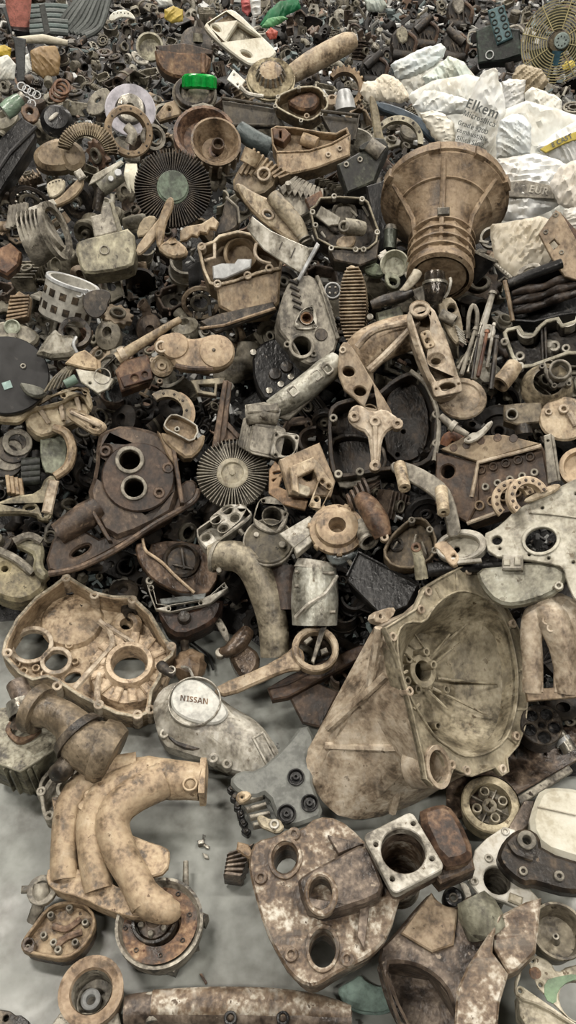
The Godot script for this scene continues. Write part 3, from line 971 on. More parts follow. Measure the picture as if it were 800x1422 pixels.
	part("plate", mat("alu", Color(1, 0.98, 0.93))).slab(sm(pg([714, 1368, 721, 1345, 740, 1324, 764, 1334, 774, 1352, 790, 1340, 830, 1338, 830, 1440, 800, 1426, 752, 1396, 719, 1386])), [ci(739, 1333, 3.4, 8), ci(723, 1375, 3.4, 8), ci(751, 1367, 3.4, 8), ci(803, 1390, 25, 22)], -12, 0, 2)
	part("rust_blot", mat("rust", Color(1, 0.92, 0.8))).lathe([[9, -1], [7, 0.6], [0, 0.8]], 14, q2(744, 1351))
	part("green_paint", mat("plain", Color(0.52, 0.62, 0.5))).slab(sm(pg([756, 1362, 775, 1356, 800, 1352, 812, 1360, 790, 1362, 774, 1376, 772, 1396, 756, 1388])), [], -1, 0.8, 0.4)
	part("underside", own()).slab(pg([720, 1380, 752, 1392, 830, 1440, 740, 1440, 722, 1410], -12), [], -50, -12)
	# --- teal shard
	thing("plastic_shard", "pale teal curved plastic shard lying on the floor by the painted casting", "shard", 512, 1388, 0.02, 1.0)
	part("shell", mat("plain", Color(0.64, 0.74, 0.7), 0.0, 0.6, 0.03)).slab(sm(pg([468, 1374, 478, 1366, 490, 1360, 500, 1352, 508, 1362, 524, 1370, 540, 1368, 552, 1396, 530, 1406, 498, 1404, 478, 1394])), [], -8, 0, 1.5)
	part("lip", mat("plain", Color(0.56, 0.66, 0.63))).tube(curve([478, 1394, 1, 498, 1405, 2, 530, 1407, 2, 552, 1397, 1]), 2, 6)
	# --- finned stack left of painted casting
	thing("fin_stack", "small brown stack of cast fins wedged beside the flaking painted casting", "fins", 328, 1200, 0.06, 0.9)
	for i in 6:
		part("fin", BROWN).slab(PackedVector2Array([q2(310 + i, 1213 - i * 5), q2(334 + i * 3, 1216 - i * 8), q2(338 + i * 3, 1212 - i * 8), q2(314 + i, 1209 - i * 5)]), [], -38, -2 + i * 1.0, 0.8)
	part("fin_cap", mat("tan", Color(0.9, 0.8, 0.68))).slab(pg([328, 1180, 330, 1168, 345, 1172, 352, 1186, 345, 1192], 4), [], -30, 4, 2)
	# --- silver engine cover with raised teardrop dome
	thing("engine_cover", "silver engine cover with a raised round badge face, beside the cream manifold", "cover", 285, 1000, 0.1, 0.7)
	var eb := sm(pg([210, 985, 214, 963, 227, 947, 250, 939, 274, 943, 300, 958, 325, 978, 350, 990, 372, 1012, 392, 1045, 378, 1064, 356, 1070, 325, 1065, 284, 1048, 257, 1040, 222, 1028]))
	s = part("cover_body", mat("alu", Color(1, 1, 1), 0.05, 0.9, 0.06))
	var e0 := even(lift3(eb, -40), 40)
	var e1 := even(lift3(eb, -14), 40)
	var e2 := even(lift3(sm(pg([218, 985, 226, 960, 250, 946, 278, 950, 310, 974, 340, 996, 364, 1020, 376, 1045, 356, 1058, 324, 1052, 285, 1038, 250, 1028, 226, 1014], -2)), -2), 40)
	var e3 := even(lift3(sm(pg([234, 985, 240, 962, 260, 952, 285, 960, 312, 978, 325, 996, 320, 1012, 300, 1018, 270, 1016, 244, 1004], 14)), 14), 40)
	s.loft([e0, e1, e2, e3], false, true)
	s = part("badge_dome", mat("plain", Color(0.84, 0.84, 0.81), 0.1, 0.8, 0.02))
	s.slab(sm(pg([236, 976, 238, 956, 250, 944, 270, 941, 290, 952, 306, 970, 316, 985, 317, 993, 306, 1004, 288, 1006, 262, 1000, 244, 990], 20), 2), [], 8, 20, 2.5)
	part("badge_rim", mat("alu", Color(0.9, 0.9, 0.9), 0.4, 0.6)).ring(q2(270, 973, 22), 37, 34.5, 14, 22.5, 36)
	var tm := TextMesh.new()
	tm.text = "NISSAN"
	tm.font_size = 16
	tm.pixel_size = 0.0009 * f.s / 0.0013
	tm.depth = 0.0016
	var sf := SystemFont.new()
	sf.font_names = PackedStringArray(["Droid Sans"])
	sf.font_weight = 700
	tm.font = sf
	var tx := MeshInstance3D.new()
	tx.name = "embossed_letter_row"
	tx.mesh = tm
	tx.material_override = mat("rust", Color(0.9, 0.82, 0.72))
	tx.transform = Transform3D(Basis(Vector3(0.985, -0.16, 0), Vector3(0.02, 1, 0), Vector3(0, 0, 1)), q(270, 972, 20) * f.s)
	node.add_child(tx)
	part("guide_rail", ALU).tube([q(352, 1026, 18), q(374, 1068, 4)], 2.4, 6)
	part("guide_rail", ALU).tube([q(366, 1018, 18), q(389, 1061, 4)], 2.4, 6)
	part("guide_rail", ALU).tube([q(350, 1026, 18), q(366, 1017, 18)], 2.4, 6)
	bosses("bolt_boss", ALU, [228, 1018, 315, 1060, 296, 1052], 7, 3, -20, -4)
	part("oil_crust", DARK).slab(sm(pg([230, 1012, 240, 1004, 256, 1020, 276, 1022, 284, 1040, 262, 1042, 236, 1030], -6)), [], -12, -4.5, 1)
	# --- box with pale lid
	thing("ribbed_box", "pale lidded grey box with ribbed sides on the floor at the heap edge", "box", 40, 1030, 0.13, 1.0)
	part("lid", mat("alu", Color(0.92, 0.92, 0.88))).slab(pg([-20, 985, 22, 980, 82, 1017, 88, 1032, 50, 1057, 27, 1071, -20, 1054]), [], -4, 0, 1.2)
	part("box_body", mat("grey", Color(0.85, 0.86, 0.8))).slab(pg([-18, 988, 22, 984, 80, 1020, 50, 1054, 27, 1067, -18, 1050]), [], -72, -4)
	part("label_patch", mat("grey", Color(0.95, 0.95, 0.92))).slab(pg([36, 1040, 62, 1026, 74, 1034, 48, 1048]), [], 0, 0.8, 0.3)
	for a in [[4, 1063], [14, 1067], [38, 1065], [46, 1060]]:
		part("side_rib", mat("grey", Color(0.8, 0.81, 0.76))).box(Vector3(q2(a[0], a[1]).x, q2(a[0], a[1]).y, -36), Vector3(3, 5, 60), 0.6, -30)
	# --- turbo elbow
	thing("turbo_elbow", "oily brown turbo elbow with a thick round end, lying on the ribbed box", "elbow", 105, 1020, 0.2, 0.8)
	part("elbow_tube", mat("grey", Color(0.86, 0.8, 0.73), 0.1, 0.8)).tube(curve([50, 985, -4, 74, 990, 0, 98, 1006, 0, 116, 1030, -6, 140, 1042, -14]), spread([25, 23, 26, 36, 40]), 18)
	part("end_ring", mat("grey", Color(0.86, 0.8, 0.73), 0.1, 0.8)).tube([q(136, 1040, -14), q(150, 1045, -16), q(160, 1050, -18)], [43, 44, 38], 22)
	part("joint_flange", mat("grey", Color(0.86, 0.8, 0.73), 0.1, 0.8)).tube([q(46, 982, -4), q(58, 988, -3)], [36, 34], 18)
	part("side_band", DARK).tube([q(104, 1016, -4), q(112, 1025, -6)], [36, 40], 18)
	part("neck", BROWN).tube(curve([24, 950, -10, 30, 966, -10, 38, 984, -14, 36, 1010, -30]), spread([16, 15, 18, 22]), 14, 0.75)
	part("clamp_band", STEEL).tube([q(27, 974, -10), q(32, 994, -14)], [19, 20], 16, 0.9)
	part("mouth_flange", mat("rust", Color(0.95, 0.9, 0.82))).slab(sm(pg([6, 1012, 18, 996, 46, 994, 60, 1010, 48, 1024, 26, 1034, 12, 1024], -44)), [el(33, 1011, 18, 14, 0, 18, -44)], -50, -42)
	part("lower_port", DARK).tube(curve([96, 1056, -16, 88, 1068, -18, 80, 1074, -30]), [14, 14, 14, 15, 15, 15, 14, 14, 14], 12, 0.7)
	# --- arched cover beside it
	thing("arched_cover", "grey arched cover with bolt eyes tucked below the turbo elbow", "cover", 74, 1105, 0.08, 0.85)
	var ac := sm(pg([52, 1092, 60, 1075, 84, 1056, 100, 1054, 108, 1070, 104, 1090, 92, 1110, 78, 1125, 76, 1138, 64, 1140, 58, 1128, 56, 1110]))
	tray("cover_tray", GREY, ac, 5, 24, [])
	part("arch_rib", GREY).tube(curve([62, 1100, -8, 74, 1082, -4, 92, 1072, -6]), 4, 8)
	bosses("bolt_eye", GREY, [68, 1132, 57, 1098], 7, 3.2, -26, 2)
	part("bore", own()).ring(q2(94, 1094, -6), 16, 11, -24, -4, 18)
	# --- grey bracket with rubber mounts
	thing("rubber_mount_bracket", "smooth grey bracket with three black ringed rubber mounts", "bracket", 390, 1095, 0.12, 0.7)
	part("bracket_body", mat("plain", Color(0.5, 0.51, 0.49), 0.05, 0.9, 0.06)).slab(sm(pg([317, 1084, 332, 1069, 358, 1070, 392, 1040, 424, 1000, 440, 1030, 432, 1080, 440, 1102, 450, 1132, 426, 1142, 402, 1149, 386, 1140, 372, 1100, 352, 1108, 330, 1100])), [], -14, 0, 4)
	for a in [[411, 1080, 12], [398, 1131, 13], [430, 1116, 12]]:
		part("rubber_mount", mat("black", Color(1.0, 1.15, 1.2).clamp(), 0.0, 0.7)).lathe([[a[2], -4], [a[2], 4], [a[2] - 2, 5], [a[2] - 4, 1], [5, 0.5], [4.5, 5], [2, 5], [1.5, 1], [0, 1]], 22, q2(a[0], a[1]))
	for i in 4:
		part("web_rib", GREY).slab(PackedVector2Array([q2(336 + i * 5, 1108 + i * 11), q2(364 + i * 5, 1100 + i * 12), q2(365 + i * 5, 1104 + i * 12), q2(338 + i * 5, 1112 + i * 11)]), [], -22, -4)
	part("web_back", own()).slab(pg([330, 1100, 366, 1098, 388, 1142, 352, 1150], -22), [], -30, -20)
	part("corner_ear", mat("tan", Color(1, 0.95, 0.85))).slab(sm(pg([326, 1108, 332, 1098, 346, 1098, 350, 1106, 334, 1116], 4)), [ci(336, 1106, 2.5, 8, 4)], -6, 4, 2)
	# --- little clamp
	thing("tube_clamp", "little pale metal clamp with a round eye above the painted casting", "clamp", 376, 1140, 0.17, 0.6)
	part("clamp_body", mat("alu", Color(1, 0.97, 0.9))).slab(sm(pg([356, 1136, 362, 1130, 376, 1138, 388, 1136, 396, 1150, 386, 1158, 372, 1152, 362, 1148])), [], -8, 0, 2)
	part("eye", WHITE).ring(q2(381, 1144, 4), 7, 3.2, -6, 4, 16)
	# --- chain of dark links
	for i in 6:
		thing("chain_link", "black block shaped chain link hanging beside the rubber mount bracket", "chain link", 322 + i * 4, 1094 + i * 12, 0.05, 0.85, 0.0, "links of the dark chain")
		part("plate", BLACK).slab(rr(322 + i * 4, 1094 + i * 12, 13, 10, 3, 40 + i * 21), [], -10, 0, 1.5)
		part("pin", DARK).disc(q2(322 + i * 4, 1094 + i * 12), 3, -1, 2.5, 10)
	# --- bits on the floor
	thing("bolt_bit", "small shiny bolt head lying on the bare concrete floor", "bolt", 279, 1170, 0.012, 1.0)
	part("head", STEEL).slab(rr(279, 1169, 9, 7, 1.5, 10), [], -9, 0)
	part("shank", STEEL).tube([q(282, 1172, -4), q(290, 1178, -6)], 2.4, 8)
	thing("dark_clip", "dark toothed metal clip lying in the corner beside the rust rimmed cup", "clip", 18, 1412, 0.02, 1.0)
	part("clip_plate", DARK).slab(pg([-10, 1400, 14, 1404, 22, 1410, 30, 1410, 40, 1418, 40, 1440, -10, 1440]), [ci(8, 1414, 4, 10)], -12, 0, 1)
	thing("metal_chip", "thin pale metal chip on the floor below the shiny bolt head", "chip", 285, 1188, 0.006, 1.0)
	part("chip_body", ALU).slab(pg([281, 1184, 288, 1186, 290, 1192, 284, 1191]), [], -4, 0)
	thing("wood_splinter", "short rusty splinter lying alone on the concrete floor", "splinter", 282, 1358, 0.006, 1.0)
	part("splinter_body", RUST).slab(pg([277, 1352, 280, 1351, 288, 1364, 285, 1366]), [], -4, 0)

func finned_disc(px: float, py: float, r: float, hub: float, n: int, m: Material, hub_m: Material, depth := 14.0) -> void:
	var c := q2(px, py)
	part("disc", m).lathe([[r * 0.9, -depth], [r * 0.96, -depth * 0.8], [r * 0.96, -depth * 0.5], [hub, -depth * 0.35], [hub, -depth * 0.5]], 32, c)
	for i in n:
		var a := TAU * i / n
		part("fin", m).box(Vector3(c.x + cos(a) * (r + hub) * 0.5, c.y + sin(a) * (r + hub) * 0.5, -depth * 0.25), Vector3(r - hub, maxf(1.1, r * 0.028), depth * 0.6), 0.4, rad_to_deg(a))
	part("hub", hub_m).lathe([[hub, -depth], [hub, 1], [hub - 1.5, 2], [hub * 0.72, 2], [hub * 0.66, -1], [hub * 0.2, 0.5], [hub * 0.16, 3], [0, 3]], 28, c)

func mid_castings() -> void:
	var s: Shape
	# --- curved pipe
	thing("radiator_pipe", "smooth grey bent pipe standing in the heap over the floor gap", "pipe", 362, 830, 0.16, 0.25)
	s = part("pipe_wall", mat("grey", Color(1, 0.98, 0.93), 0.1, 0.9))
	s.tube(curve([292, 774, 4, 312, 772, 8, 333, 774, 10, 352, 790, 8, 368, 825, 2, 379, 865, -4, 382, 912, -12], 5), spread([18, 21, 22, 22, 22, 21, 20], 5), 20, 0.86)
	part("mouth_rim", GREY).tube([q(298, 772, 4), q(302, 773, 5)], [23, 23], 20, 0.8)
	for a in [[300, 760], [304, 792]]:
		part("rim_nub", GREY).disc(q2(a[0], a[1], 16), 4, 2, 18, 10)
	# --- ring ended rod
	thing("piston_rod", "dusty tan connecting rod with a wide ring end lying across the pipe foot", "rod", 400, 920, 0.16, 0.45)
	part("shank", mat("tan", Color(0.94, 0.9, 0.84))).slab(sm(pg([296, 962, 303, 950, 360, 928, 396, 908, 410, 894, 424, 906, 420, 930, 402, 930, 372, 942, 316, 967])), [], -9, 0, 3)
	part("ring_end", mat("tan", Color(1, 0.97, 0.92))).ring(q2(438, 900, 5), 33, 24, -14, 5, 32, 2)
	part("wedged_strip", GREY).slab(pg([436, 922, 432, 918, 444, 874, 456, 852, 459, 856, 450, 880], 8), [], 4, 9, 1)
	part("inner_lug", GREY).box(q(428, 890, -2), Vector3(12, 6, 8), 1, 40)
	part("inner_lug", GREY).box(q(450, 905, -2), Vector3(10, 8, 8), 1, 20)
	# --- board
	thing("wooden_board", "worn brown wooden board lying under the ring ended rod", "board", 440, 935, 0.1, 0.6)
	part("board_body", mat("rust", Color(0.62, 0.56, 0.52), 0, 1, 0.2)).slab(pg([371, 955, 400, 938, 506, 893, 512, 908, 400, 968, 378, 972]), [], -14, 0, 2)
	part("split", mat("rust", Color(0.5, 0.42, 0.38))).slab(pg([374, 958, 402, 946, 430, 936, 400, 952]), [], 0, 2.2, 0.8)
	thing("steel_flat", "dark rusty steel flat hanging below the brown board", "steel flat", 430, 985, 0.07, 0.5)
	part("flat_body", mat("brown", Color(0.75, 0.66, 0.6))).slab(pg([402, 968, 440, 948, 470, 960, 446, 1010, 420, 1004]), [], -8, 0, 2)
	# --- motor casing
	thing("motor_casing", "silver cylindrical motor casing with slots beside the bent pipe", "casing", 436, 825, 0.12, 0.3)
	part("casing_wall", mat("alu", Color(0.98, 1, 1), 0.3, 0.7)).tube([q(437, 868, -10), q(437, 840, -4), q(438, 800, 0), q(438, 786, 0)], [31, 33, 32, 28], 26, 0.9)
	part("casing_top", ALU).tube([q(438, 792, 0), q(440, 780, 2)], [31, 27], 26)
	for a in [[412, 794, 6], [412, 814, 6], [456, 796, 16], [462, 850, 8]]:
		part("slot_lug", GREY).box(q(a[0], a[1], 28), Vector3(a[2], 4, 6), 1)
	part("cut_rim", ALU).tube(curve([410, 858, 22, 430, 838, 34, 452, 824, 30, 468, 800, 20]), 3, 7)
	thing("brown_casing", "brown stained casing half hidden between the bent pipe and the motor casing", "casing", 400, 815, 0.09, 0.3)
	part("casing_wall", mat("brown", Color(0.7, 0.6, 0.55))).tube([q(398, 850, 0), q(398, 790, 2)], [24, 26], 18)
	# --- black box
	thing("battery_box", "black plastic box with a thin rim wedged above the bell housing", "box", 530, 810, 0.14, 0.35, -0.1)
	var bb := pg([481, 806, 498, 766, 582, 812, 566, 842, 530, 856])
	part("box_body", BLACK).slab(bb, [], -70, 0, 2)
	part("rim", mat("black", Color(1, 1, 1).lightened(0.1), 0, 0.7)).tube([q(482, 800, 2), q(498, 767, 2), q(582, 812, 2)], 2.5, 7)
	# --- round dark lid
	thing("round_dish", "round dark grey lid with a shallow rim leaning on the bent pipe", "lid", 370, 753, 0.18, 0.5)
	part("dish", mat("grey", Color(0.62, 0.6, 0.55))).lathe([[30, -10], [35, -4], [35, 0], [32, 2], [28, 0], [20, 2], [0, 3]], 32, q2(373, 752))
	part("rim_bead", GREY).ring(q2(373, 752, 2), 36, 33, -5, 1, 32)
	part("knob", GREY).disc(q2(392, 756, 6), 5, 0, 7, 12)
	part("knob", GREY).disc(q2(356, 742, 6), 4, 0, 6, 12)
	# --- tan dished cover
	thing("dished_cover", "tan dished round cover with a small centre hole", "cover", 466, 731, 0.16, 0.55)
	part("dish", mat("cream", Color(0.86, 0.82, 0.76))).lathe([[36, -14], [39, -8], [38, -2], [31, 0], [29, 8], [20, 12], [12, 10], [11, -6]], 34, q2(468, 733))
	for i in 7:
		var a := 0.3 + TAU * i / 7
		part("edge_lug", CREAM).box(Vector3(q2(468, 733).x + cos(a) * 37, q2(468, 733).y + sin(a) * 37, -6), Vector3(8, 7, 9), 1.5, rad_to_deg(a))
	part("bore_wall", own()).lathe([[11, 6], [10, -19], [0, -19]], 20, q2(468, 733, 4))
	# --- pale box lid in front of it
	thing("box_bracket", "pale grey folded metal bracket lying against the tan dished cover", "bracket", 418, 742, 0.2, 0.6)
	part("top", WHITE).slab(pg([388, 741, 430, 716, 446, 730, 408, 760]), [], -4, 0, 1)
	part("fold", own()).slab(pg([408, 760, 446, 730, 448, 740, 412, 770], -4), [], -18, -2, 1)
	# --- pipe ring
	thing("pipe_stub", "short grey pipe stub with an open round mouth by the dished cover", "pipe", 510, 750, 0.16, 0.45)
	part("pipe_wall", GREY).tube([q(502, 728, -16), q(512, 752, 4)], [11, 13], 18, 0.74)
	part("lip", ALU).tube([q(511, 750, 3), q(513, 753, 5)], 14, 18, 0.76)
	# --- blue white carburettor piece
	thing("carburettor_piece", "bluish silver carburettor piece below the tan dished cover", "carburettor", 472, 768, 0.13, 0.4)
	part("body_casting", mat("alu", Color(0.85, 0.92, 1.0), 0.4, 0.7)).tube(curve([458, 760, 0, 466, 774, 3, 482, 772, 2, 494, 764, 0]), [8, 8, 9, 10, 11, 11, 10, 9, 9, 8, 8, 7, 7], 12, 0.6)
	part("arm", ALU).tube([q(478, 770, 6), q(490, 786, 2)], [4, 3], 8)
	# --- silver valve block
	thing("valve_block", "clean silver block with six dark ports beside the finned disc", "valve block", 311, 728, 0.19, 0.5)
	var vb := sm(pg([270, 737, 282, 727, 330, 696, 348, 708, 351, 716, 338, 728, 290, 760, 284, 762]))
	part("block_body", mat("alu", Color(1, 1, 1), 0.2, 0.8, 0.04)).slab(vb, [el(286, 746, 7, 5.5, 30), el(300, 721, 7, 5.5, 30), el(310, 733, 7, 5.5, 30), el(316, 708, 7, 6, 30), el(326, 719, 7, 6, 30), el(336, 706, 5, 4, 30)], -26, 0, 2)
	part("back_face", own()).slab(shrink(vb, 3), [], -30, -20, 0.5)
	part("spigot", ALU).tube([q(328, 732, -10), q(338, 742, -14)], 4, 10)
	# --- diamond flange
	thing("diamond_flange", "grey diamond shaped flange with a round bore beside the silver block", "flange", 379, 713, 0.17, 0.45)
	part("flange_plate", GREY).slab(sm(pg([350, 726, 356, 700, 364, 690, 380, 688, 398, 704, 401, 716, 394, 734, 380, 742, 362, 736])), [ci(378, 716, 13, 20), ci(366, 695, 2.5, 8), ci(397, 714, 2.5, 8)], -12, 0, 1.5)
	part("throat", own()).lathe([[14, -6], [13, -64], [0, -64]], 20, q2(378, 716, -6))
	# --- finned disc (viscous clutch)
	thing("fan_clutch", "grey finned fan clutch disc with a pale dished hub in mid heap", "fan clutch", 322, 655, 0.17, 0.35, -0.05)
	finned_disc(323, 657, 50, 22, 56, GREY, mat("alu", Color(0.9, 0.88, 0.82)), 20)
	# --- throttle body
	thing("throttle_body", "grey finned throttle body with a square flange above the finned disc", "throttle body", 392, 605, 0.18, 0.25, 0.1)
	for i in 6:
		part("fin", GREY).slab(rr(372 - i * 3.4, 612 - i * 1.6, 44, 46, 6, -12, -4 - i * 5), [], -6 - i * 5, -3.6 - i * 5, 0.5)
	part("core", GREY).slab(rr(366, 612, 36, 38, 6, -12, -6), [], -40, -2)
	part("square_flange", ALU).slab(rr(396, 618, 36, 37, 5, -10, 4), [ci(397, 619, 14, 20, 4), ci(384, 604, 2.2, 8, 4), ci(412, 608, 2.2, 8, 4), ci(383, 632, 2.2, 8, 4), ci(410, 634, 2.2, 8, 4)], -10, 4, 1.2)
	part("bore_wall", own()).lathe([[14.5, -4], [14, -68], [0, -68]], 22, q2(397, 619, -4))
	part("upper_tube", GREY).tube([q(342, 576, -8), q(366, 574, -4), q(386, 580, -6)], [14, 16, 13], 16)
	part("tube_cap", GREY).slab(pg([342, 562, 386, 560, 388, 572, 344, 574], 10), [], 2, 12, 2)
	# --- bracket plate with bore
	thing("bored_bracket", "tan square bracket casting with a dark bore and two small holes", "bracket", 430, 662, 0.17, 0.35, 0.15)
	part("back_plate", mat("tan", Color(0.86, 0.8, 0.72))).slab(pg([388, 638, 444, 614, 466, 668, 460, 690, 402, 686]), [ci(428, 660, 8, 14)], -14, 0, 2)
	part("face_frame", mat("tan", Color(1.0, 0.97, 0.9))).slab(pg([402, 648, 436, 634, 446, 646, 464, 672, 446, 708, 430, 700, 442, 668, 436, 652, 414, 662, 416, 686, 406, 680], 10), [ci(448, 668, 3.4, 8, 10), ci(457, 675, 3.4, 8, 10), ci(440, 693, 4, 8, 10), ci(434, 701, 2, 8, 10)], -2, 10, 1.5)
	part("bore_wall", own()).lathe([[9, 0], [8, -38], [0, -38]], 16, q2(428, 660, 0))
	part("flange_foot", mat("alu", Color(0.95, 0.92, 0.86))).slab(rr(420, 680, 22, 14, 4, -20, 6), [], 0, 7)
	# --- orange tan bracket
	thing("orange_bracket", "orange tan angle bracket with slots between the finned disc and bored bracket", "bracket", 396, 680, 0.15, 0.4)
	part("leg", mat("cream", Color(0.92, 0.8, 0.68))).slab(pg([373, 684, 374, 652, 382, 640, 394, 652, 388, 676, 428, 694, 424, 708, 392, 700]), [rr(385, 656, 12, 4, 1.5, 10), rr(384, 666, 12, 4, 1.5, 10)], -7, 0, 1)
	# --- dark clutch housing with arms
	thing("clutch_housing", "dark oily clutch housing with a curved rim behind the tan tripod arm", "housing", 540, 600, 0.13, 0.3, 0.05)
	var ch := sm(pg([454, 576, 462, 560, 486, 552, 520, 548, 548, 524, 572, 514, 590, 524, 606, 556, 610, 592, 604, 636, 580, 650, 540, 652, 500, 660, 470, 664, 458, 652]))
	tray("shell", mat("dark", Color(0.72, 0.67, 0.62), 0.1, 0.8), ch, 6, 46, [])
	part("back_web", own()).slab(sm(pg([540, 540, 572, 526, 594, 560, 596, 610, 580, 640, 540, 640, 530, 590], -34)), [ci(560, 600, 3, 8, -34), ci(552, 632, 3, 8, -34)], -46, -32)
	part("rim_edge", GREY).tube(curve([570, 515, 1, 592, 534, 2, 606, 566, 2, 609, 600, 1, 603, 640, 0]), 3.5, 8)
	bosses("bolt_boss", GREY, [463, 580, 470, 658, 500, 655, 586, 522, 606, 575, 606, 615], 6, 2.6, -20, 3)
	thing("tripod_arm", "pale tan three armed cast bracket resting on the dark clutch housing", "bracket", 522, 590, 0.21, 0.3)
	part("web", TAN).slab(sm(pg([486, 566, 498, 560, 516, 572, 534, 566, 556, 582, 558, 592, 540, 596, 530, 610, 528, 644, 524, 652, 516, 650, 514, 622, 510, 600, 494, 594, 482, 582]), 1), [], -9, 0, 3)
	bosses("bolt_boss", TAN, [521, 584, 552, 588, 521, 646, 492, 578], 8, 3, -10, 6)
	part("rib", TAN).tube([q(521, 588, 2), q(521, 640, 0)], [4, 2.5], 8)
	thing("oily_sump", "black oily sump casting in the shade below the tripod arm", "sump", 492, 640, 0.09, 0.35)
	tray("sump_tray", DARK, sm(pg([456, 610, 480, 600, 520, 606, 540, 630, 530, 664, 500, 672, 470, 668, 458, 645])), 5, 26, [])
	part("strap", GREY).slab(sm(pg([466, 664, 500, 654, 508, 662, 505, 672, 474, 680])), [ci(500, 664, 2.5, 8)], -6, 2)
	# --- curved tan manifold with ports
	thing("port_manifold", "wide tan intake duct ending in a slanted plate with three round ports", "manifold", 530, 490, 0.2, 0.25)
	s = part("duct", mat("tan", Color(1.0, 0.95, 0.88)))
	s.tube(curve([596, 458, -10, 570, 462, -10, 540, 470, -12, 510, 486, -18, 494, 512, -30, 500, 540, -40]), spread([27, 26, 28, 30, 28, 22]), 20, 0.0, 0.8)
	for a in [[482, 508], [498, 540]]:
		part("runner_rib", TAN).tube(curve([a[0] + 14, a[1] - 26, 18, a[0] + 40, a[1] - 50, 22, 580, 446, 18]), 5, 8)
	part("port_plate", mat("tan", Color(0.86, 0.82, 0.76))).slab(sm(pg([470, 484, 479, 472, 492, 484, 512, 520, 542, 566, 546, 580, 520, 582, 500, 560, 470, 534], 30)), [el(484, 516, 8.5, 6.5, -15, 18, 30), el(500, 543, 8.5, 6.5, -15, 18, 30), el(514, 569, 8.5, 6.5, -15, 18, 30)], 20, 30, 1.5)
	for a in [[484, 516], [500, 543], [514, 569]]:
		s = part("port_sleeve", own())
		s.t = Transform3D(Basis(Vector3(0.97, -0.26, 0), Vector3(0.26, 0.97, 0), Vector3(0, 0, 1)), q(a[0], a[1], 20))
		s.t.basis.y *= 0.78
		s.lathe([[8.8, 0], [8.8, -30], [0, -30]], 18)
	bosses("bolt_boss", TAN, [476, 486, 528, 578], 5, 2.2, 20, 33)
	thing("port_column", "tan cast column with four round ports leaning on the wide intake duct", "manifold", 605, 485, 0.25, 0.3, 0.05)
	part("column", TAN).slab(sm(pg([564, 440, 570, 426, 584, 419, 602, 424, 612, 446, 626, 482, 642, 536, 632, 548, 608, 552, 596, 528, 577, 486])), [el(583, 429, 9, 7, 0, 18), el(621, 537, 12, 6, 8, 18), el(606, 500, 7, 5, 0, 14)], -34, 0, 6)
	part("rim", TAN).slab(el(583, 429, 14, 11.5, 0, 22, 3), [el(583, 429, 9, 7, 0, 18, 3)], -6, 3, 1)
	part("pad", mat("tan", Color(1.0, 0.97, 0.9))).slab(rr(594, 471, 14, 26, 4, 20, 4), [ci(594, 473, 4, 12, 4), ci(590, 464, 1.6, 8, 4), ci(598, 480, 1.6, 8, 4)], -2, 4, 1)
	part("foot_flange", TAN).slab(rr(621, 537, 40, 22, 4, 12, 3), [el(621, 537, 12, 6, 8, 18, 3), ci(606, 540, 1.8, 8, 3), ci(637, 533, 1.8, 8, 3)], -5, 3, 1)
	part("port_back", own()).slab(pg([572, 424, 594, 422, 636, 538, 610, 546], -40), [], -56, -42)
	thing("round_plate", "flat dusty round plate tucked under the port column foot", "plate", 640, 552, 0.14, 0.6)
	part("dish", mat("tan", Color(0.86, 0.83, 0.78))).lathe([[32, -8], [34, -3], [33, 0], [26, 0], [24, -2], [0, -2]], 30, q2(642, 552))
	# --- finned head with bores
	thing("cylinder_head", "grey cylinder head block with one orange bore and one dark bore", "cylinder head", 425, 445, 0.2, 0.3, 0.1)
	part("head_body", GREY).slab(sm(pg([396, 400, 408, 384, 436, 380, 452, 410, 466, 450, 470, 482, 452, 500, 424, 509, 404, 480, 381, 450])), [ci(419, 480, 14, 20), ci(426, 441, 9, 16)], -60, 0, 3)
	for i in 6:
		part("fin", GREY).slab(PackedVector2Array([q2(438 + i * 3.5, 384 + i * 11), q2(442 + i * 3.5, 383 + i * 11), q2(462 + i * 2, 430 + i * 8), q2(457 + i * 2, 432 + i * 8)]), [], -44, 4)
	for i in 5:
		part("slot_bar", DARK).box(q(408 + i * 1.5, 392 + i * 9, 1), Vector3(14, 4, 5), 1, -25)
	part("orange_insert", mat("rust", Color(1.0, 0.85, 0.6))).ring(q2(426, 441, 4), 9.5, 6, -14, 3, 18)
	part("orange_back", mat("rust", Color(1.0, 0.85, 0.6))).disc(q2(426, 441, -14), 9, -18, -13, 16)
	part("triangle_flange", ALU).slab(sm(pg([408, 452, 414, 434, 430, 424, 438, 428, 442, 450, 434, 458, 414, 458], 4)), [ci(426, 441, 9, 16, 4), ci(412, 451, 2, 8, 4), ci(438, 453, 2, 8, 4), ci(433, 427, 2, 8, 4)], -2, 5, 1)
	part("bore_rim", GREY).ring(q2(419, 480, 6), 18, 13.5, -4, 6, 22)
	part("bore_wall", own()).lathe([[14.5, 0], [14, -76], [0, -76]], 20, q2(419, 480, 0))
	bosses("bolt_boss", GREY, [399, 478, 436, 491], 5, 2.2, -8, 5)
	part("plug", DARK).disc(q2(446, 465, 0), 9, -6, 2, 18)
	# --- edge-on fin wheel
	thing("fin_drum", "dusty tan finned half drum standing upright beside the cylinder head", "fin drum", 490, 422, 0.22, 0.15, -0.1)
	part("drum_core", mat("tan", Color(0.9, 0.87, 0.8))).slab(el(490, 422, 17, 54, 2, 28), [], -46, -2, 4)
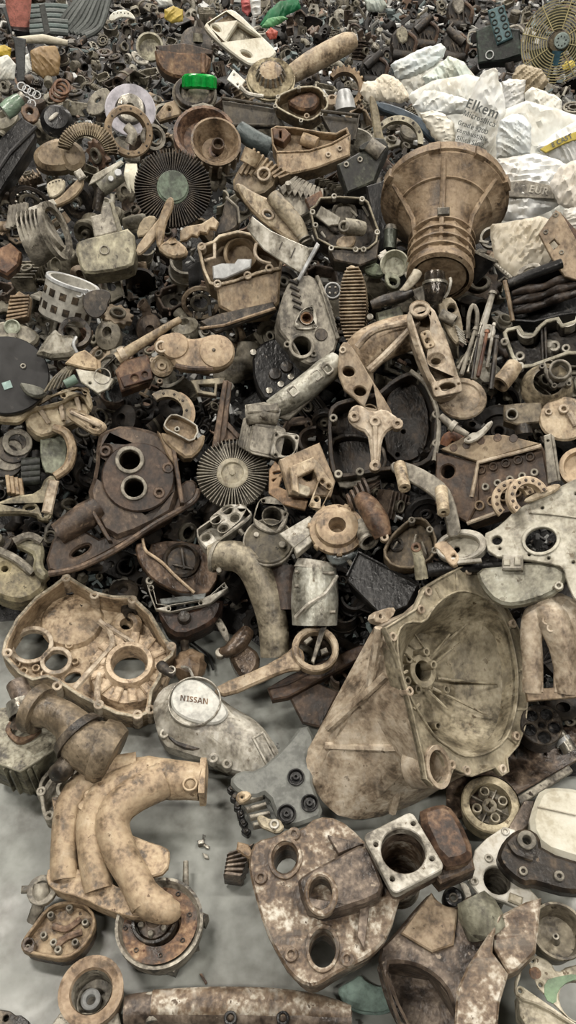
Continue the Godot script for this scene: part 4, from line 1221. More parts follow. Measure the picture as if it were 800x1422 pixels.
	for i in 22:
		var y := 372.0 + i * 4.7
		var half := 19.0 * sqrt(maxf(0.05, 1.0 - pow((y - 422) / 56.0, 2)))
		part("fin", mat("tan", Color(0.95, 0.92, 0.86))).slab(PackedVector2Array([q2(490 - half, y), q2(490 + half, y - 1), q2(490 + half, y + 1), q2(490 - half, y + 2)]), [], -40, 4, 0.5)
	thing("button_disc", "small silver disc with four dots between cylinder head and fin drum", "disc", 462, 403, 0.2, 0.3)
	part("rim", BRIGHT).ring(q2(462, 403, 2), 12, 9.5, -6, 2, 20)
	part("face", mat("black", Color(1, 1.1, 1.15).clamp())).disc(q2(462, 403), 10, -6, 0, 20)
	for a in [[458, 399], [466, 399], [458, 407], [466, 407]]:
		part("dot", ALU).disc(q2(a[0], a[1]), 1.8, 0, 1.5, 8)
	# --- silver rocker cover
	thing("rocker_cover", "smooth silver rocker cover with square bosses in the dark middle gap", "rocker cover", 424, 535, 0.15, 0.3)
	part("cover_shell", mat("alu", Color(0.93, 0.94, 0.93), 0.3, 0.7)).tube(curve([376, 568, -4, 398, 556, 0, 430, 534, 2, 452, 514, 0, 468, 500, -4]), spread([13, 17, 18, 17, 13]), 18)
	for a in [[407, 543, 40], [440, 521, 40], [455, 512, 40]]:
		part("square_boss", ALU).slab(rr(a[0], a[1], 13, 16, 3, a[2], 18), [rr(a[0], a[1], 8, 10, 2, a[2], 18)], 10, 19)
		part("boss_well", own()).slab(rr(a[0], a[1], 8, 10, 2, a[2], 15), [], 12, 15.5)
	part("lower_flange", GREY).slab(pg([374, 576, 400, 584, 470, 522, 466, 510, 400, 572], -10), [], -16, -8)
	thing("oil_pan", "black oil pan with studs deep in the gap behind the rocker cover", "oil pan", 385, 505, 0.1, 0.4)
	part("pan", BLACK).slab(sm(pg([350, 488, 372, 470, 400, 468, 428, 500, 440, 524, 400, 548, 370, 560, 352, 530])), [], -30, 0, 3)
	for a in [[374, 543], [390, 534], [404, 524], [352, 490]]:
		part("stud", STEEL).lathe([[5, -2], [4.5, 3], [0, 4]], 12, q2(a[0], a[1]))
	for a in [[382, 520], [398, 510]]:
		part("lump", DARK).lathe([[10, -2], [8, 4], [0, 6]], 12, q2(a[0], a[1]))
	# --- rusty transfer case
	thing("transfer_case", "rusty dark brown case with two large bores on a long flanged foot", "gear case", 185, 665, 0.2, 0.3, 0.0)
	part("case_body", mat("brown", Color(0.86, 0.8, 0.75))).slab(sm(pg([119, 690, 132, 655, 134, 610, 142, 598, 172, 588, 218, 598, 240, 616, 252, 704, 200, 735, 150, 752])), [ci(180, 638, 15, 20), ci(186, 677, 14, 20), ci(146, 626, 5, 12), ci(221, 684, 5, 12), ci(233, 649, 4, 12)], -60, 0, 6)
	part("round_face", mat("brown", Color(0.76, 0.66, 0.61))).slab(ci(192, 662, 50, 36, 4), [ci(180, 638, 15, 20, 4), ci(186, 677, 14, 20, 4), ci(221, 684, 6, 12, 4)], -3, 5, 2)
	part("bore_rim", GREY).ring(q2(180, 638, 9), 20, 14.5, -2, 9, 24)
	part("bore_rim", GREY).ring(q2(186, 677, 9), 18, 13.5, -2, 9, 24)
	part("bore_wall", own()).lathe([[16, 2], [15, -68], [0, -68]], 20, q2(180, 638, 2))
	part("bore_wall", own()).lathe([[15, 2], [14, -68], [0, -68]], 20, q2(186, 677, 2))
	bosses("bolt_boss", mat("brown", Color(1, 0.9, 0.82)), [146, 626, 233, 649, 221, 684], 8, 4, -4, 7)
	part("foot_flange", mat("brown", Color(0.8, 0.72, 0.66))).slab(sm(pg([60, 790, 76, 740, 100, 726, 150, 756, 254, 668, 272, 666, 276, 686, 262, 700, 160, 762, 90, 797], -10)), [el(112, 765, 14, 5, 30, 16, -10), el(92, 730, 12, 4, 35, 14, -10)], -24, -8, 3)
	part("foot_rim", mat("brown", Color(0.95, 0.86, 0.78))).tube(curve([68, 797, -6, 110, 788, -4, 160, 764, -4, 215, 728, -4, 266, 698, -4, 276, 680, -6]), 4.5, 8)
	for a in [[120, 700, 152, 752], [238, 622, 252, 700]]:
		part("gusset", mat("brown", Color(1.0, 0.9, 0.8))).slab(PackedVector2Array([q2(a[0], a[1], 14), q2(a[0] + 6, a[1], 14), q2(a[2] + 4, a[3], 6), q2(a[2] - 2, a[3], 6)]), [], -30, 12, 1)
	part("upper_wing", mat("tan", Color(0.86, 0.78, 0.68))).slab(pg([218, 598, 240, 616, 246, 650, 232, 632], 6), [], -24, 8, 2)
	part("side_lobe", mat("brown", Color(0.85, 0.76, 0.68))).tube([q(80, 742, -6), q(120, 716, -4), q(136, 704, -6)], [16, 20, 16], 14)

func side_castings() -> void:
	var s: Shape
	# ================= right
	thing("timing_plate", "large clean silver timing plate with one big hole, at the edge above the bell", "plate", 740, 745, 0.26, 0.45, -0.15)
	var silver := mat("alu", Color(1, 1, 0.98), 0.15, 0.85, 0.04)
	part("plate", silver).slab(sm(pg([670, 742, 688, 734, 704, 720, 716, 708, 738, 696, 800, 664, 850, 640, 850, 860, 800, 838, 786, 806, 783, 788, 760, 782, 720, 776, 680, 772])), [ci(690, 750, 7, 16), el(751, 749, 21, 18, 20, 24), ci(694, 762, 2, 8), ci(735, 770, 2.2, 8), ci(762, 775, 2.2, 8), ci(796, 781, 2.2, 8), ci(753, 705, 2.4, 8), ci(800, 685, 2.4, 8)], -8, 0, 1.2)
	part("hole_rim", silver).slab(el(751, 749, 26, 23, 20, 26, 3), [el(751, 749, 21, 18, 20, 24, 3)], -3, 3, 1)
	part("fold_line", silver).tube(curve([735, 712, 1, 765, 714, 1.5, 810, 720, 1]), 1.6, 6)
	part("lower_skirt", mat("alu", Color(0.86, 0.87, 0.84), 0.2, 0.8)).slab(sm(pg([660, 790, 700, 786, 740, 780, 784, 788, 786, 808, 764, 828, 716, 842, 690, 838, 668, 815], -8)), [], -24, -6, 4)
	part("hinge_block", ALU).box(q(712, 782, -2), Vector3(28, 22, 12), 2, 0)
	part("hinge_cavity", own()).box(q(704, 782, 3), Vector3(9, 9, 6), 1, 0)
	part("hinge_cavity", own()).box(q(719, 780, 3), Vector3(9, 12, 6), 1, 0)
	bosses("bolt_boss", silver, [776, 813], 6, 2.6, -6, 3)
	part("bearing_ring", ALU).slab(el(640, 757, 36, 24, 10, 28, 2), [el(638, 758, 27, 17, 10, 24, 2)], -16, 3, 2)
	part("ring_floor", own()).slab(el(640, 758, 30, 20, 10, 24, -14), [ci(634, 763, 5, 10, -14)], -20, -14)
	part("ring_arm", mat("cream", Color(0.95, 0.92, 0.88))).slab(sm(pg([600, 758, 618, 750, 630, 762, 640, 776, 632, 788, 622, 782, 614, 768]), 1), [ci(630, 774, 3.4, 10)], -8, 4, 1.5)
	part("ring_ledge", WHITE).slab(pg([632, 778, 668, 775, 669, 780, 636, 783], 2), [], -4, 3)
	thing("black_rail", "short black plastic rail under the silver plate's bearing ring", "rail", 650, 786, 0.18, 0.4)
	part("rail_body", BLACK).tube([q(594, 792, 0), q(650, 786, 0), q(705, 784, 0)], [10, 11, 10], 12)
	# --- rusty engine block
	thing("engine_block", "rusty engine block with open combustion ports, behind the grey curved bracket", "engine block", 670, 655, 0.2, 0.25, -0.25)
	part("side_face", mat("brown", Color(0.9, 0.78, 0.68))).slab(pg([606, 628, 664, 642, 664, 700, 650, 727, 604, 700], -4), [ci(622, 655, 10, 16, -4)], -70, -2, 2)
	part("deck", mat("tan", Color(0.82, 0.77, 0.68))).slab(pg([612, 624, 645, 606, 700, 604, 750, 616, 664, 642], 4), [], -8, 6, 1.5)
	part("valve_face", own()).slab(pg([664, 642, 752, 617, 762, 676, 744, 700, 649, 728, 656, 690], -8), [], -60, -8)
	part("frame_edge", TAN).tube([q(752, 619, 2), q(664, 642, 4), q(655, 690, 2)], 3.2, 7)
	part("frame_edge", TAN).tube([q(649, 727, -4), q(690, 712, -2)], 3, 7)
	for i in 5:
		s = part("valve_port", mat("brown", Color(0.7, 0.62, 0.55)))
		s.ring(q2(668 + i * 17, 652 - i * 4.5, -4), 6.5, 3.6, -12, -3, 14)
		part("valve_guide", GREY).ring(q2(674 + i * 17, 676 - i * 5, -3), 5.5, 2.5, -12, -1, 12)
		part("valve_spring_seat", mat("tan", Color(0.8, 0.72, 0.62))).ring(q2(666 + i * 17, 702 - i * 6, -3), 7, 4.6, -12, -1, 14)
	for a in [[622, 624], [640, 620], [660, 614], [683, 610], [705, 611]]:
		part("deck_port_disc", own()).disc(q2(a[0] + 8, a[1] - 2, 6), 6, 3, 6.6, 14)  # flat darker disc stands in for the shade of an open deck port
	thing("orange_elbow", "bright orange rusty pipe elbow sitting on the engine block end", "elbow", 628, 612, 0.2, 0.4)
	part("elbow_tube", mat("rust", Color(1.0, 0.72, 0.55))).tube(curve([618, 618, 0, 622, 608, 5, 632, 606, 6, 640, 614, 2]), 7.5, 12, 0.6)
	thing("spark_lead", "white and grey spark plug lead lying across the block deck", "lead", 660, 600, 0.25, 0.3)
	part("boot", WHITE).slab(sm(pg([642, 612, 654, 600, 664, 600, 682, 582, 686, 588, 668, 608, 652, 616])), [ci(651, 610, 1.8, 8)], -7, 0, 2)
	part("rod", GREY).tube([q(612, 578, -4), q(628, 592, -2), q(650, 604, -2)], [5, 6, 4], 10)
	part("collar", ALU).tube([q(626, 590, -2), q(632, 594, -2)], 8.5, 12)
	# --- curved bracket with pegs
	thing("curved_bracket", "smooth grey curved bracket plate with two tubular pegs", "bracket", 595, 690, 0.26, 0.35)
	part("plate", mat("grey", Color(1.1, 1.12, 1.06).clamp(), 0.15, 0.85, 0.05)).slab(sm(pg([541, 646, 548, 640, 566, 641, 598, 656, 622, 674, 632, 696, 638, 722, 641, 742, 622, 747, 620, 722, 606, 694, 590, 680, 568, 668, 546, 656])), [], -6, 0, 1.5)
	for a in [[555, 646, 562, 678], [613, 680, 616, 712]]:
		part("peg", mat("tan", Color(1.05, 1.0, 0.94).clamp())).tube([q(a[0], a[1], 2), q((a[0] + a[2]) / 2.0, (a[1] + a[3]) / 2.0, 16), q(a[2], a[3], 26)], [9, 8.5, 8.5], 14, 0.42)
	# --- gear rings
	for i in 2:
		thing("studded_ring", ["pale ring with a row of studs, the one resting on the silver plate", "pale ring with a row of studs, leaning behind its twin"][i], "ring", [728, 706][i], [688, 692][i], [0.3, 0.26][i], 0.2, [0.3, 0.1][i], "studded rings")
		var c := q2([735, 714][i], [690, 694][i])
		part("ring_band", mat("cream", Color(1.0, 1.0, 0.98))).lathe([[18, -14], [28, -14], [30, -12], [30, -2], [28, 0], [19, 0], [18, -14]], 24, c, deg_to_rad(20), deg_to_rad(228))
		for k in 9:
			var w := deg_to_rad(26 + k * 24)
			part("stud", mat("brown", Color(0.9, 0.8, 0.7))).disc(c + Vector2(cos(w), sin(w)) * 24, 2.4, -1, 1.2, 8)
	thing("grey_strip", "narrow grey painted metal strip standing behind the silver plate", "strip", 764, 640, 0.27, 0.15)
	part("strip_body", mat("grey", Color(1.0, 1.06, 1.05).clamp(), 0.2, 0.8, 0.03)).slab(pg([755, 605, 765, 602, 775, 668, 761, 672]), [ci(761, 612, 1.5, 8)], -3, 0)
	part("folded_side", GREY).slab(pg([765, 602, 770, 606, 779, 668, 775, 668], -2), [], -8, -2)
	thing("pale_tongue", "pale pointed casting tongue lying over the silver plate corner", "tongue", 752, 680, 0.29, 0.4)
	part("tongue_body", mat("tan", Color(1.05, 1.02, 0.95).clamp())).slab(sm(pg([726, 694, 744, 684, 768, 671, 780, 672, 776, 680, 754, 690, 734, 697])), [], -7, 0, 2)
	thing("edge_drum", "pale ribbed drum seen at the picture border near the grey strip", "drum", 795, 655, 0.24, 0.25)
	part("drum", mat("cream", Color(1, 0.98, 0.94))).lathe([[26, -30], [29, -6], [28, 0], [22, 0], [20, -14], [0, -16]], 28, q2(806, 648))
	# --- round-ended grey cover (rocker) in the shade below tripod
	thing("scalloped_cover", "dark casting with a scalloped pale rim below the curved bracket", "cover", 570, 745, 0.17, 0.4)
	var sc := sm(pg([530, 768, 540, 746, 556, 730, 572, 718, 590, 718, 602, 734, 608, 752, 604, 772, 580, 790, 545, 788]))
	tray("rim_tray", mat("grey", Color(0.8, 0.74, 0.66)), sc, 3.5, 30, [])
	part("tray_floor", own()).slab(shrink(sc, 4), [], -30, -22)
	bosses("bolt_eye", GREY, [572, 722, 597, 735, 604, 764], 5, 2.4, -12, 2)
	for a in [[578, 742, 574, 756], [586, 752, 592, 770], [552, 752, 546, 762]]:
		part("wire", GREY).tube([q(a[0], a[1], -10), q(a[2], a[3], -14)], 1.5, 6)
	part("small_gear", DARK).lathe([[10, -24], [10, -14], [6, -12], [5, -18], [0, -18]], 14, q2(551, 756, -14))
	thing("lever_post", "grey tube post with a rusty eye beside the black plastic box", "post", 580, 790, 0.22, 0.3)
	part("post", mat("grey", Color(1.05, 1, 0.94).clamp())).tube(curve([578, 762, 6, 582, 778, 2, 586, 804, -6]), [7.5, 7, 7, 7, 8, 8, 9, 9, 9], 12)
	part("eye", mat("rust", Color(1, 0.9, 0.82))).ring(q2(578, 760, 12), 7, 3.4, 0, 13, 14)
	thing("rusty_bellows", "rusty cone shaped casting with pale speckles beside the pipe stub", "cone", 522, 720, 0.19, 0.35)
	part("cone_body", mat("rust", Color(0.95, 0.88, 0.8))).tube(curve([500, 690, -8, 512, 704, 0, 524, 724, 4, 532, 746, 2]), spread([10, 16, 17, 12]), 14)
	part("lug", TAN).ring(q2(534, 746, 12), 6, 2.4, 2, 13, 12)
	thing("ribbed_sleeve", "brown ribbed conical sleeve above the tan dished cover", "sleeve", 500, 705, 0.14, 0.4)
	for i in 5:
		part("rib", mat("brown", Color(1, 0.92, 0.85))).tube([q(484 + i * 6, 698 - i * 3.5, 0), q(487 + i * 6, 697 - i * 3.5, 0)], [12 + i * 2.2, 12.6 + i * 2.2], 16)
	# --- crankcase halves right
	thing("crankcase_half", "dark crankcase half with pale scalloped bearing edge, above the cone hub", "crankcase", 750, 470, 0.22, 0.35, -0.1)
	var cc := pg([698, 462, 704, 456, 722, 452, 728, 462, 740, 463, 748, 452, 758, 444, 776, 440, 782, 450, 800, 444, 850, 430, 850, 496, 790, 492, 740, 510, 720, 512, 710, 496, 704, 480])
	part("case_shell", DARK).slab(cc, [shrink(cc, 5)], -44, -1)
	part("gasket_edge", mat("alu", Color(0.92, 0.92, 0.88))).slab(cc, [shrink(cc, 5)], -3, 1.5, 1)
	part("case_floor", own()).slab(shrink(cc, 3), [], -46, -36)
	for a in [[733, 458], [788, 442]]:
		part("bearing_saddle", ALU).lathe([[11, -26], [15, -26], [15, 1], [11, 1], [11, -26]], 12, q2(a[0], a[1] - 2), PI, TAU)
	for a in [[722, 494, 7], [786, 483, 6], [770, 480, 8]]:
		part("floor_boss", ALU).ring(q2(a[0], a[1], -18), a[2], a[2] * 0.45, -38, -18, 14)
	part("white_lump", WHITE).lathe([[12, -36], [10, -22], [4, -16], [0, -16]], 14, q2(762, 480, -20))
	for x in [750, 755]:
		part("web", DARK).slab(pg([x, 454, x + 4, 453, x + 6, 500, x + 2, 500], -6), [], -40, -6)
	bosses("bolt_eye", ALU, [701, 474, 722, 508], 6, 2.6, -10, 2)
	thing("crankcase_upper", "black crankcase with rows of oily bearing webs under the white sacks", "crankcase", 750, 410, 0.24, 0.35, -0.1)
	var cu := pg([700, 390, 730, 384, 790, 362, 850, 344, 850, 430, 780, 438, 742, 448, 712, 446, 706, 420])
	part("case_shell", BLACK).slab(cu, [shrink(cu, 4)], -40, 0)
	part("case_floor", own()).slab(shrink(cu, 2), [], -44, -30)
	for i in 3:
		part("bearing_web", mat("brown", Color(0.6, 0.54, 0.5), 0.1, 0.9)).tube(curve([712, 408 + i * 13, -6, 734, 402 + i * 13, -2, 756, 398 + i * 12, -8, 776, 390 + i * 12, -2, 800, 384 + i * 12, -6]), spread([4, 7, 5, 7, 5]), 10)
	part("left_edge", mat("tan", Color(0.8, 0.74, 0.66))).tube(curve([701, 390, 1, 707, 418, 2, 712, 446, 1]), 3.2, 7)
	# --- cone hub
	thing("cone_hub", "grey cone shaped hub with a raised round neck and square bolted flange", "hub", 760, 530, 0.22, 0.4)
	part("cone", mat("grey", Color(1, 0.96, 0.88))).lathe([[34, -24], [36, -16], [34, -10], [24, 4], [20, 6]], 32, q2(760, 536, -10))
	part("square_flange", GREY).slab(sm(pg([752, 504, 768, 498, 796, 520, 792, 534, 772, 540, 760, 528], 8)), [ci(777, 514, 11, 18, 8)], 2, 9, 1)
	part("neck", mat("grey", Color(1.05, 1.05, 1).clamp())).ring(q2(778, 513, 20), 15, 11.5, 2, 21, 24, 1)
	part("neck_floor", own()).disc(q2(778, 513, 6), 12, 2, 6, 18)
	bosses("bolt_eye", GREY, [753, 508, 770, 535, 790, 532], 4, 1.8, 2, 12)
	thing("tube_end", "pale tube with a thick open end between the rods and cone hub", "tube", 700, 525, 0.2, 0.35)
	part("tube_wall", mat("tan", Color(0.98, 0.96, 0.9))).tube([q(694, 534, 8), q(706, 520, 2), q(714, 508, -4)], [13, 12.5, 12], 18, 0.66)
	thing("gear_pump", "square grey gear pump body with a round port below the cone hub", "pump", 724, 575, 0.18, 0.3)
	part("pump_body", mat("grey", Color(0.86, 0.82, 0.76))).slab(pg([700, 562, 716, 560, 752, 558, 755, 586, 718, 590, 700, 584]), [ci(711, 575, 6, 14)], -30, 0, 2)
	part("port_rim", GREY).ring(q2(711, 575, 3), 9, 6, -6, 3, 18)
	part("back_shaft", DARK).tube([q(726, 590, -12), q(728, 604, -12)], 12, 14)
	thing("boss_plate", "round pale cap plate with a boss, at the border under the cone hub", "cap", 780, 580, 0.2, 0.45)
	part("dish", mat("tan", Color(1, 0.97, 0.9))).lathe([[30, -10], [34, -4], [32, 0], [16, 3], [0, 3]], 30, q2(784, 580))
	part("boss", TAN).ring(q2(783, 568, 8), 7, 3.4, 0, 10, 14)
	part("boss", TAN).ring(q2(762, 572, 6), 5, 2.6, 0, 7, 12)
	part("rib", TAN).tube([q(790, 574, 4), q(800, 592, 3)], 5, 8)
	# --- bundle of rods
	var rods := [[684, 408, 672, 448, 5.0, "bent pale metal lever", WHITE, 658, 526], [660, 458, 641, 520, 3.2, "slim grey push rod", GREY, 641, 520], [668, 452, 650, 516, 2.4, "thin steel push rod", STEEL, 650, 516], [676, 462, 664, 522, 3.0, "copper red push rod", mat("rust", Color(1, 0.72, 0.6)), 664, 522], [686, 452, 676, 510, 2.6, "pale grey push rod", ALU, 676, 510], [656, 478, 636, 512, 2.6, "short grey push rod", GREY, 636, 512], [664, 468, 655, 526, 2.2, "thin dark push rod", DARK, 655, 526], [690, 470, 682, 540, 4.0, "flat dark push rod", DARK, 682, 540]]
	for r in rods:
		thing("push_rod", "%s in the leaning bundle beside the port column" % r[5], "rod", r[2], r[3], 0.24 if r[4] < 5 else 0.27, 0.2, 0.0, "rods leaning beside the port column")
		part("shaft", r[6]).tube([q(r[0], r[1], 0), q(r[2], r[3], 2), q(r[7], r[8], -2)], [r[4] * 0.8, r[4], r[4]], 9)
		part("tip", r[6]).tube([q(r[0], r[1], 0), q(r[0] + 1, r[1] - 4, 0)], [r[4] * 1.25, r[4] * 0.9], 9)
		if r[4] == 5.0:
			part("eye", WHITE).ring(q2(678, 460, 6), 10, 3, -6, 6, 18)
	thing("loop_rod", "grey rod bent into a narrow loop at its top, beside the pale lever", "rod", 656, 440, 0.24, 0.2)
	part("loop", GREY).tube(curve([650, 470, 0, 651, 440, 0, 657, 424, 1, 663, 436, 0, 660, 466, 0]), 3, 8)
	thing("caliper_piece", "pale casting with a comb of broken white teeth beside the port column", "casting", 628, 440, 0.2, 0.25)
	part("body_casting", mat("alu", Color(0.96, 0.92, 0.85))).slab(sm(pg([606, 424, 616, 414, 630, 412, 640, 436, 644, 462, 636, 480, 626, 470, 616, 450])), [ci(627, 428, 6, 12)], -20, 0, 2)
	for i in 6:
		part("tooth", WHITE).tube([q(632 + i * 1.2, 452 + i * 4, 2), q(644 + i * 0.8, 462 + i * 3.4, 0)], [1.8, 0.8], 6)
	part("cylinder", GREY).tube([q(612, 436, 4), q(632, 446, 6)], [8, 8], 14, 0.6)
	thing("thin_hook", "thin bent metal hook standing above the casting with white teeth", "hook", 625, 400, 0.24, 0.2)
	part("hook_wire", ALU).tube(curve([617, 414, 0, 622, 406, 0, 626, 392, 1, 625, 386, 0]), 2.2, 7)

	# ================= left
	thing("scalloped_flange", "long pale casting with wavy bolted flange along the heap's side", "casting", 65, 565, 0.2, 0.4, 0.1)
	part("flange", mat("tan", Color(1.05, 1.0, 0.92).clamp())).slab(sm(pg([-20, 548, 20, 544, 44, 552, 58, 546, 72, 548, 88, 540, 104, 536, 122, 538, 130, 560, 126, 570, 114, 548, 100, 550, 84, 562, 60, 566, 40, 572, 30, 584, 20, 586, -20, 582])), [ci(53, 556, 3, 8), ci(89, 548, 3, 8), ci(119, 543, 2.6, 8)], -14, 0, 3)
	part("wall", own()).slab(sm(pg([40, 572, 60, 562, 90, 560, 104, 550, 116, 550, 128, 578, 96, 590, 62, 608, 46, 602, 34, 588], -14)), [], -40, -12, 3)
	for a in [[54, 566, 68, 588], [84, 560, 88, 584], [106, 552, 112, 574]]:
		part("rib", TAN).tube([q(a[0], a[1], -8), q(a[2], a[3], -10)], [4, 3], 7)
	thing("pointed_cover", "pale elongated cover with pointed end beside the rusty gear case", "cover", 122, 585, 0.22, 0.4)
	part("shell", mat("tan", Color(1.0, 0.97, 0.9))).slab(sm(pg([90, 566, 98, 564, 118, 572, 144, 584, 150, 594, 134, 604, 112, 590, 94, 578])), [ci(114, 575, 2.4, 8), ci(130, 591, 2.4, 8)], -12, 0, 4)
	part("ridge", TAN).tube([q(98, 572, 2), q(140, 592, 2)], 3, 8)
	thing("bell_half", "greenish grey half bell casting with a broad curved rim", "bell", 80, 640, 0.16, 0.35, 0.1)
	part("curved_rim", mat("tan", Color(0.9, 0.84, 0.74))).tube(curve([74, 594, 2, 92, 602, 4, 100, 624, 4, 94, 648, 2, 76, 662, 0]), spread([6, 7, 7, 7, 6]), 9)
	part("back_wall", mat("grey", Color(0.9, 0.96, 0.92))).slab(sm(pg([56, 600, 80, 596, 94, 616, 90, 650, 66, 660, 56, 640], -20)), [], -28, -20)
	part("lower_bracket", mat("grey", Color(1, 0.98, 0.9))).slab(sm(pg([-10, 700, 20, 688, 54, 684, 64, 660, 82, 660, 76, 690, 72, 722, 54, 722, 50, 714, 20, 712, -10, 714])), [el(42, 705, 7, 3, 10, 14), ci(66, 716, 2, 8)], -16, 0, 3)
	part("post", TAN).box(q(70, 690, 0), Vector3(14, 48, 8), 2, -12)
	thing("blue_coil", "dark blue grey coil housing inside the half bell", "coil", 42, 655, 0.12, 0.4)
	for i in 4:
		part("winding", mat("dark", Color(0.85, 1.0, 1.1).clamp())).tube([q(30, 668 - i * 8, i * 2), q(56, 666 - i * 8, i * 2)], [8, 8], 12)
	thing("ribbed_plug", "short tan ribbed block standing before the blue coil", "block", 22, 672, 0.16, 0.4)
	for i in 4:
		part("rib", mat("tan", Color(1, 0.92, 0.8))).box(q(12 + i * 6, 674 + i * 1.5, -4 + i), Vector3(5.4, 26, 16), 1, 8)
	thing("grey_shell", "broken grey shell casting next to the rusty case foot", "shell", 45, 760, 0.14, 0.5)
	part("shell_wall", mat("grey", Color(1.0, 1.0, 0.92))).slab(sm(pg([18, 754, 36, 742, 56, 746, 62, 764, 58, 784, 70, 796, 60, 806, 44, 792, 48, 770, 34, 762])), [], -16, 0, 4)
	part("spine", GREY).tube(curve([20, 752, 2, 40, 744, 5, 58, 752, 2]), 6, 8)
	thing("block_casting", "olive grey block casting half in shade beyond the floor cover", "casting", 30, 790, 0.12, 0.5)
	part("block_body", mat("grey", Color(0.98, 0.95, 0.84))).slab(sm(pg([-20, 752, 22, 768, 50, 788, 68, 812, 36, 836, 4, 832, -20, 816])), [ci(6, 788, 5, 10)], -40, 0, 5)
	part("ridge", GREY).tube(curve([-8, 762, 2, 22, 776, 6, 46, 796, 4]), 6, 8)
	thing("dark_gear_stack", "dark stack of greasy round plates at the heap's side", "plates", 10, 640, 0.14, 0.3)
	for i in 4:
		part("ring_plate", GREY if i % 2 else DARK).ring(q2(6 + i * 6, 638 - i * 8, i * 3.0), 26 - i * 2, 12, i * 3 - 8, i * 3, 24)
	# --- round belt cover pair
	thing("belt_cover", "tan figure-eight belt cover with two round domes", "cover", 272, 485, 0.24, 0.3, -0.05)
	part("shell", mat("cream", Color(0.86, 0.82, 0.77))).slab(sm(pg([216, 470, 228, 462, 246, 462, 262, 470, 280, 468, 298, 462, 314, 466, 324, 478, 325, 494, 314, 508, 298, 514, 260, 513, 244, 510, 232, 492, 216, 488])), [ci(224, 481, 5.5, 14), ci(240, 484, 2, 8)], -20, 0, 5)
	part("dome", mat("cream", Color(0.9, 0.87, 0.82))).lathe([[25, -3], [23, 3], [18, 5], [0, 6]], 28, q2(301, 488))
	part("dome", mat("cream", Color(0.88, 0.84, 0.78))).lathe([[20, -3], [18, 3], [12, 5], [0, 5]], 24, q2(243, 480))
	part("oil_eye", TAN).ring(q2(224, 481, 4), 9, 5.5, -8, 4, 16)
	part("screw", DARK).disc(q2(297, 486, 6), 2.5, 4, 8, 10)
	part("belt_edge", mat("brown", Color(0.9, 0.8, 0.72))).tube(curve([244, 508, -2, 266, 512, -1, 296, 512, -2]), 4, 8)
	thing("carb_block", "rust brown block with round diaphragm face beside the belt cover", "block", 195, 510, 0.22, 0.3)
	part("block_body", mat("rust", Color(0.9, 0.82, 0.74))).slab(pg([160, 514, 172, 500, 204, 492, 216, 510, 206, 530, 168, 544]), [], -30, 0, 2)
	part("port_bar", mat("rust", Color(0.66, 0.5, 0.42))).slab(pg([166, 524, 210, 510, 212, 526, 172, 538], 4), [ci(187, 525, 5, 14, 4), ci(201, 520, 4, 12, 4)], -2, 5)
	s = part("round_face", mat("tan", Color(0.82, 0.78, 0.7)))
	s.lathe([[15, -8], [16, 4], [13, 6], [10, 2], [7, 2], [6, 5], [3, 5], [2.5, 0], [0, 0]], 26, q2(225, 509))
	bosses("bolt_eye", TAN, [212, 500, 241, 506, 222, 529], 4.2, 1.8, -6, 5)
	thing("hose_pipe", "tan grey pipe with a collar lying above the rusty block", "pipe", 205, 475, 0.24, 0.3)
	part("pipe_wall", mat("tan", Color(0.9, 0.87, 0.78))).tube(curve([163, 498, 0, 180, 487, 2, 210, 468, 2, 232, 454, 2, 250, 444, 0]), spread([9, 8, 6.5, 5.5, 5]), 12, 0.7)
	part("collar", TAN).tube([q(166, 494, 1), q(174, 490, 1)], 10, 14)
	thing("carburettor", "open square carburettor with bright wet interior beside the rusty case", "carburettor", 248, 595, 0.24, 0.3, 0.1)
	var cbo := sm(pg([226, 594, 230, 582, 240, 573, 262, 582, 278, 594, 268, 616, 246, 604]))
	tray("bowl", mat("tan", Color(0.86, 0.8, 0.7)), cbo, 2.5, 14, [])
	part("bowl_rim", WHITE).slab(cbo, [shrink(cbo, 2)], -1, 1, 0.4)
	part("jet", ALU).ring(q2(246, 596, -6), 4, 2, -14, -5, 12)
	part("outer_body", own()).slab(sm(pg([224, 598, 268, 614, 286, 600, 282, 622, 262, 640, 240, 624, 226, 610], -14)), [], -40, -12, 3)
	thing("sickle_ring", "curved grey half ring with bolt holes above the square carburettor", "half ring", 245, 555, 0.2, 0.35)
	part("ring_band", mat("grey", Color(0.95, 0.9, 0.82))).lathe([[22, -10], [32, -10], [33, 0], [30, 1], [22, 1], [22, -10]], 18, q2(232, 572), deg_to_rad(-20), deg_to_rad(130))
	for i in 4:
		var w := deg_to_rad(5 + i * 32)
		part("rivet", DARK).disc(q2(232, 572) + Vector2(cos(w), sin(w)) * 27, 2, 0, 2, 8)
	thing("curved_shell", "slim curved tan shell behind the sickle half ring", "shell", 258, 565, 0.19, 0.3)
	part("shell_wall", mat("tan", Color(0.96, 0.88, 0.78))).lathe([[24, -12], [32, -12], [33, 0], [24, 0], [24, -12]], 14, q2(238, 574), deg_to_rad(-30), deg_to_rad(70))
	thing("angle_iron", "rusty upright angle iron in the dark gap above the finned disc", "angle iron", 306, 575, 0.2, 0.15)
	part("flange", mat("brown", Color(1, 0.9, 0.82))).slab(pg([310, 528, 316, 528, 304, 620, 294, 622]), [], -6, 0)
	part("web", own()).slab(pg([316, 528, 322, 532, 314, 606, 304, 620], -4), [], -24, -4)
	thing("square_channel", "grey channel bracket with a square opening by the angle iron", "bracket", 286, 535, 0.2, 0.3)
	part("channel", mat("grey", Color(1, 0.98, 0.92))).slab(pg([264, 528, 312, 524, 311, 532, 302, 534, 300, 550, 274, 546, 268, 534]), [pg([276, 534, 298, 533, 297, 545, 279, 542])], -14, 0, 1)
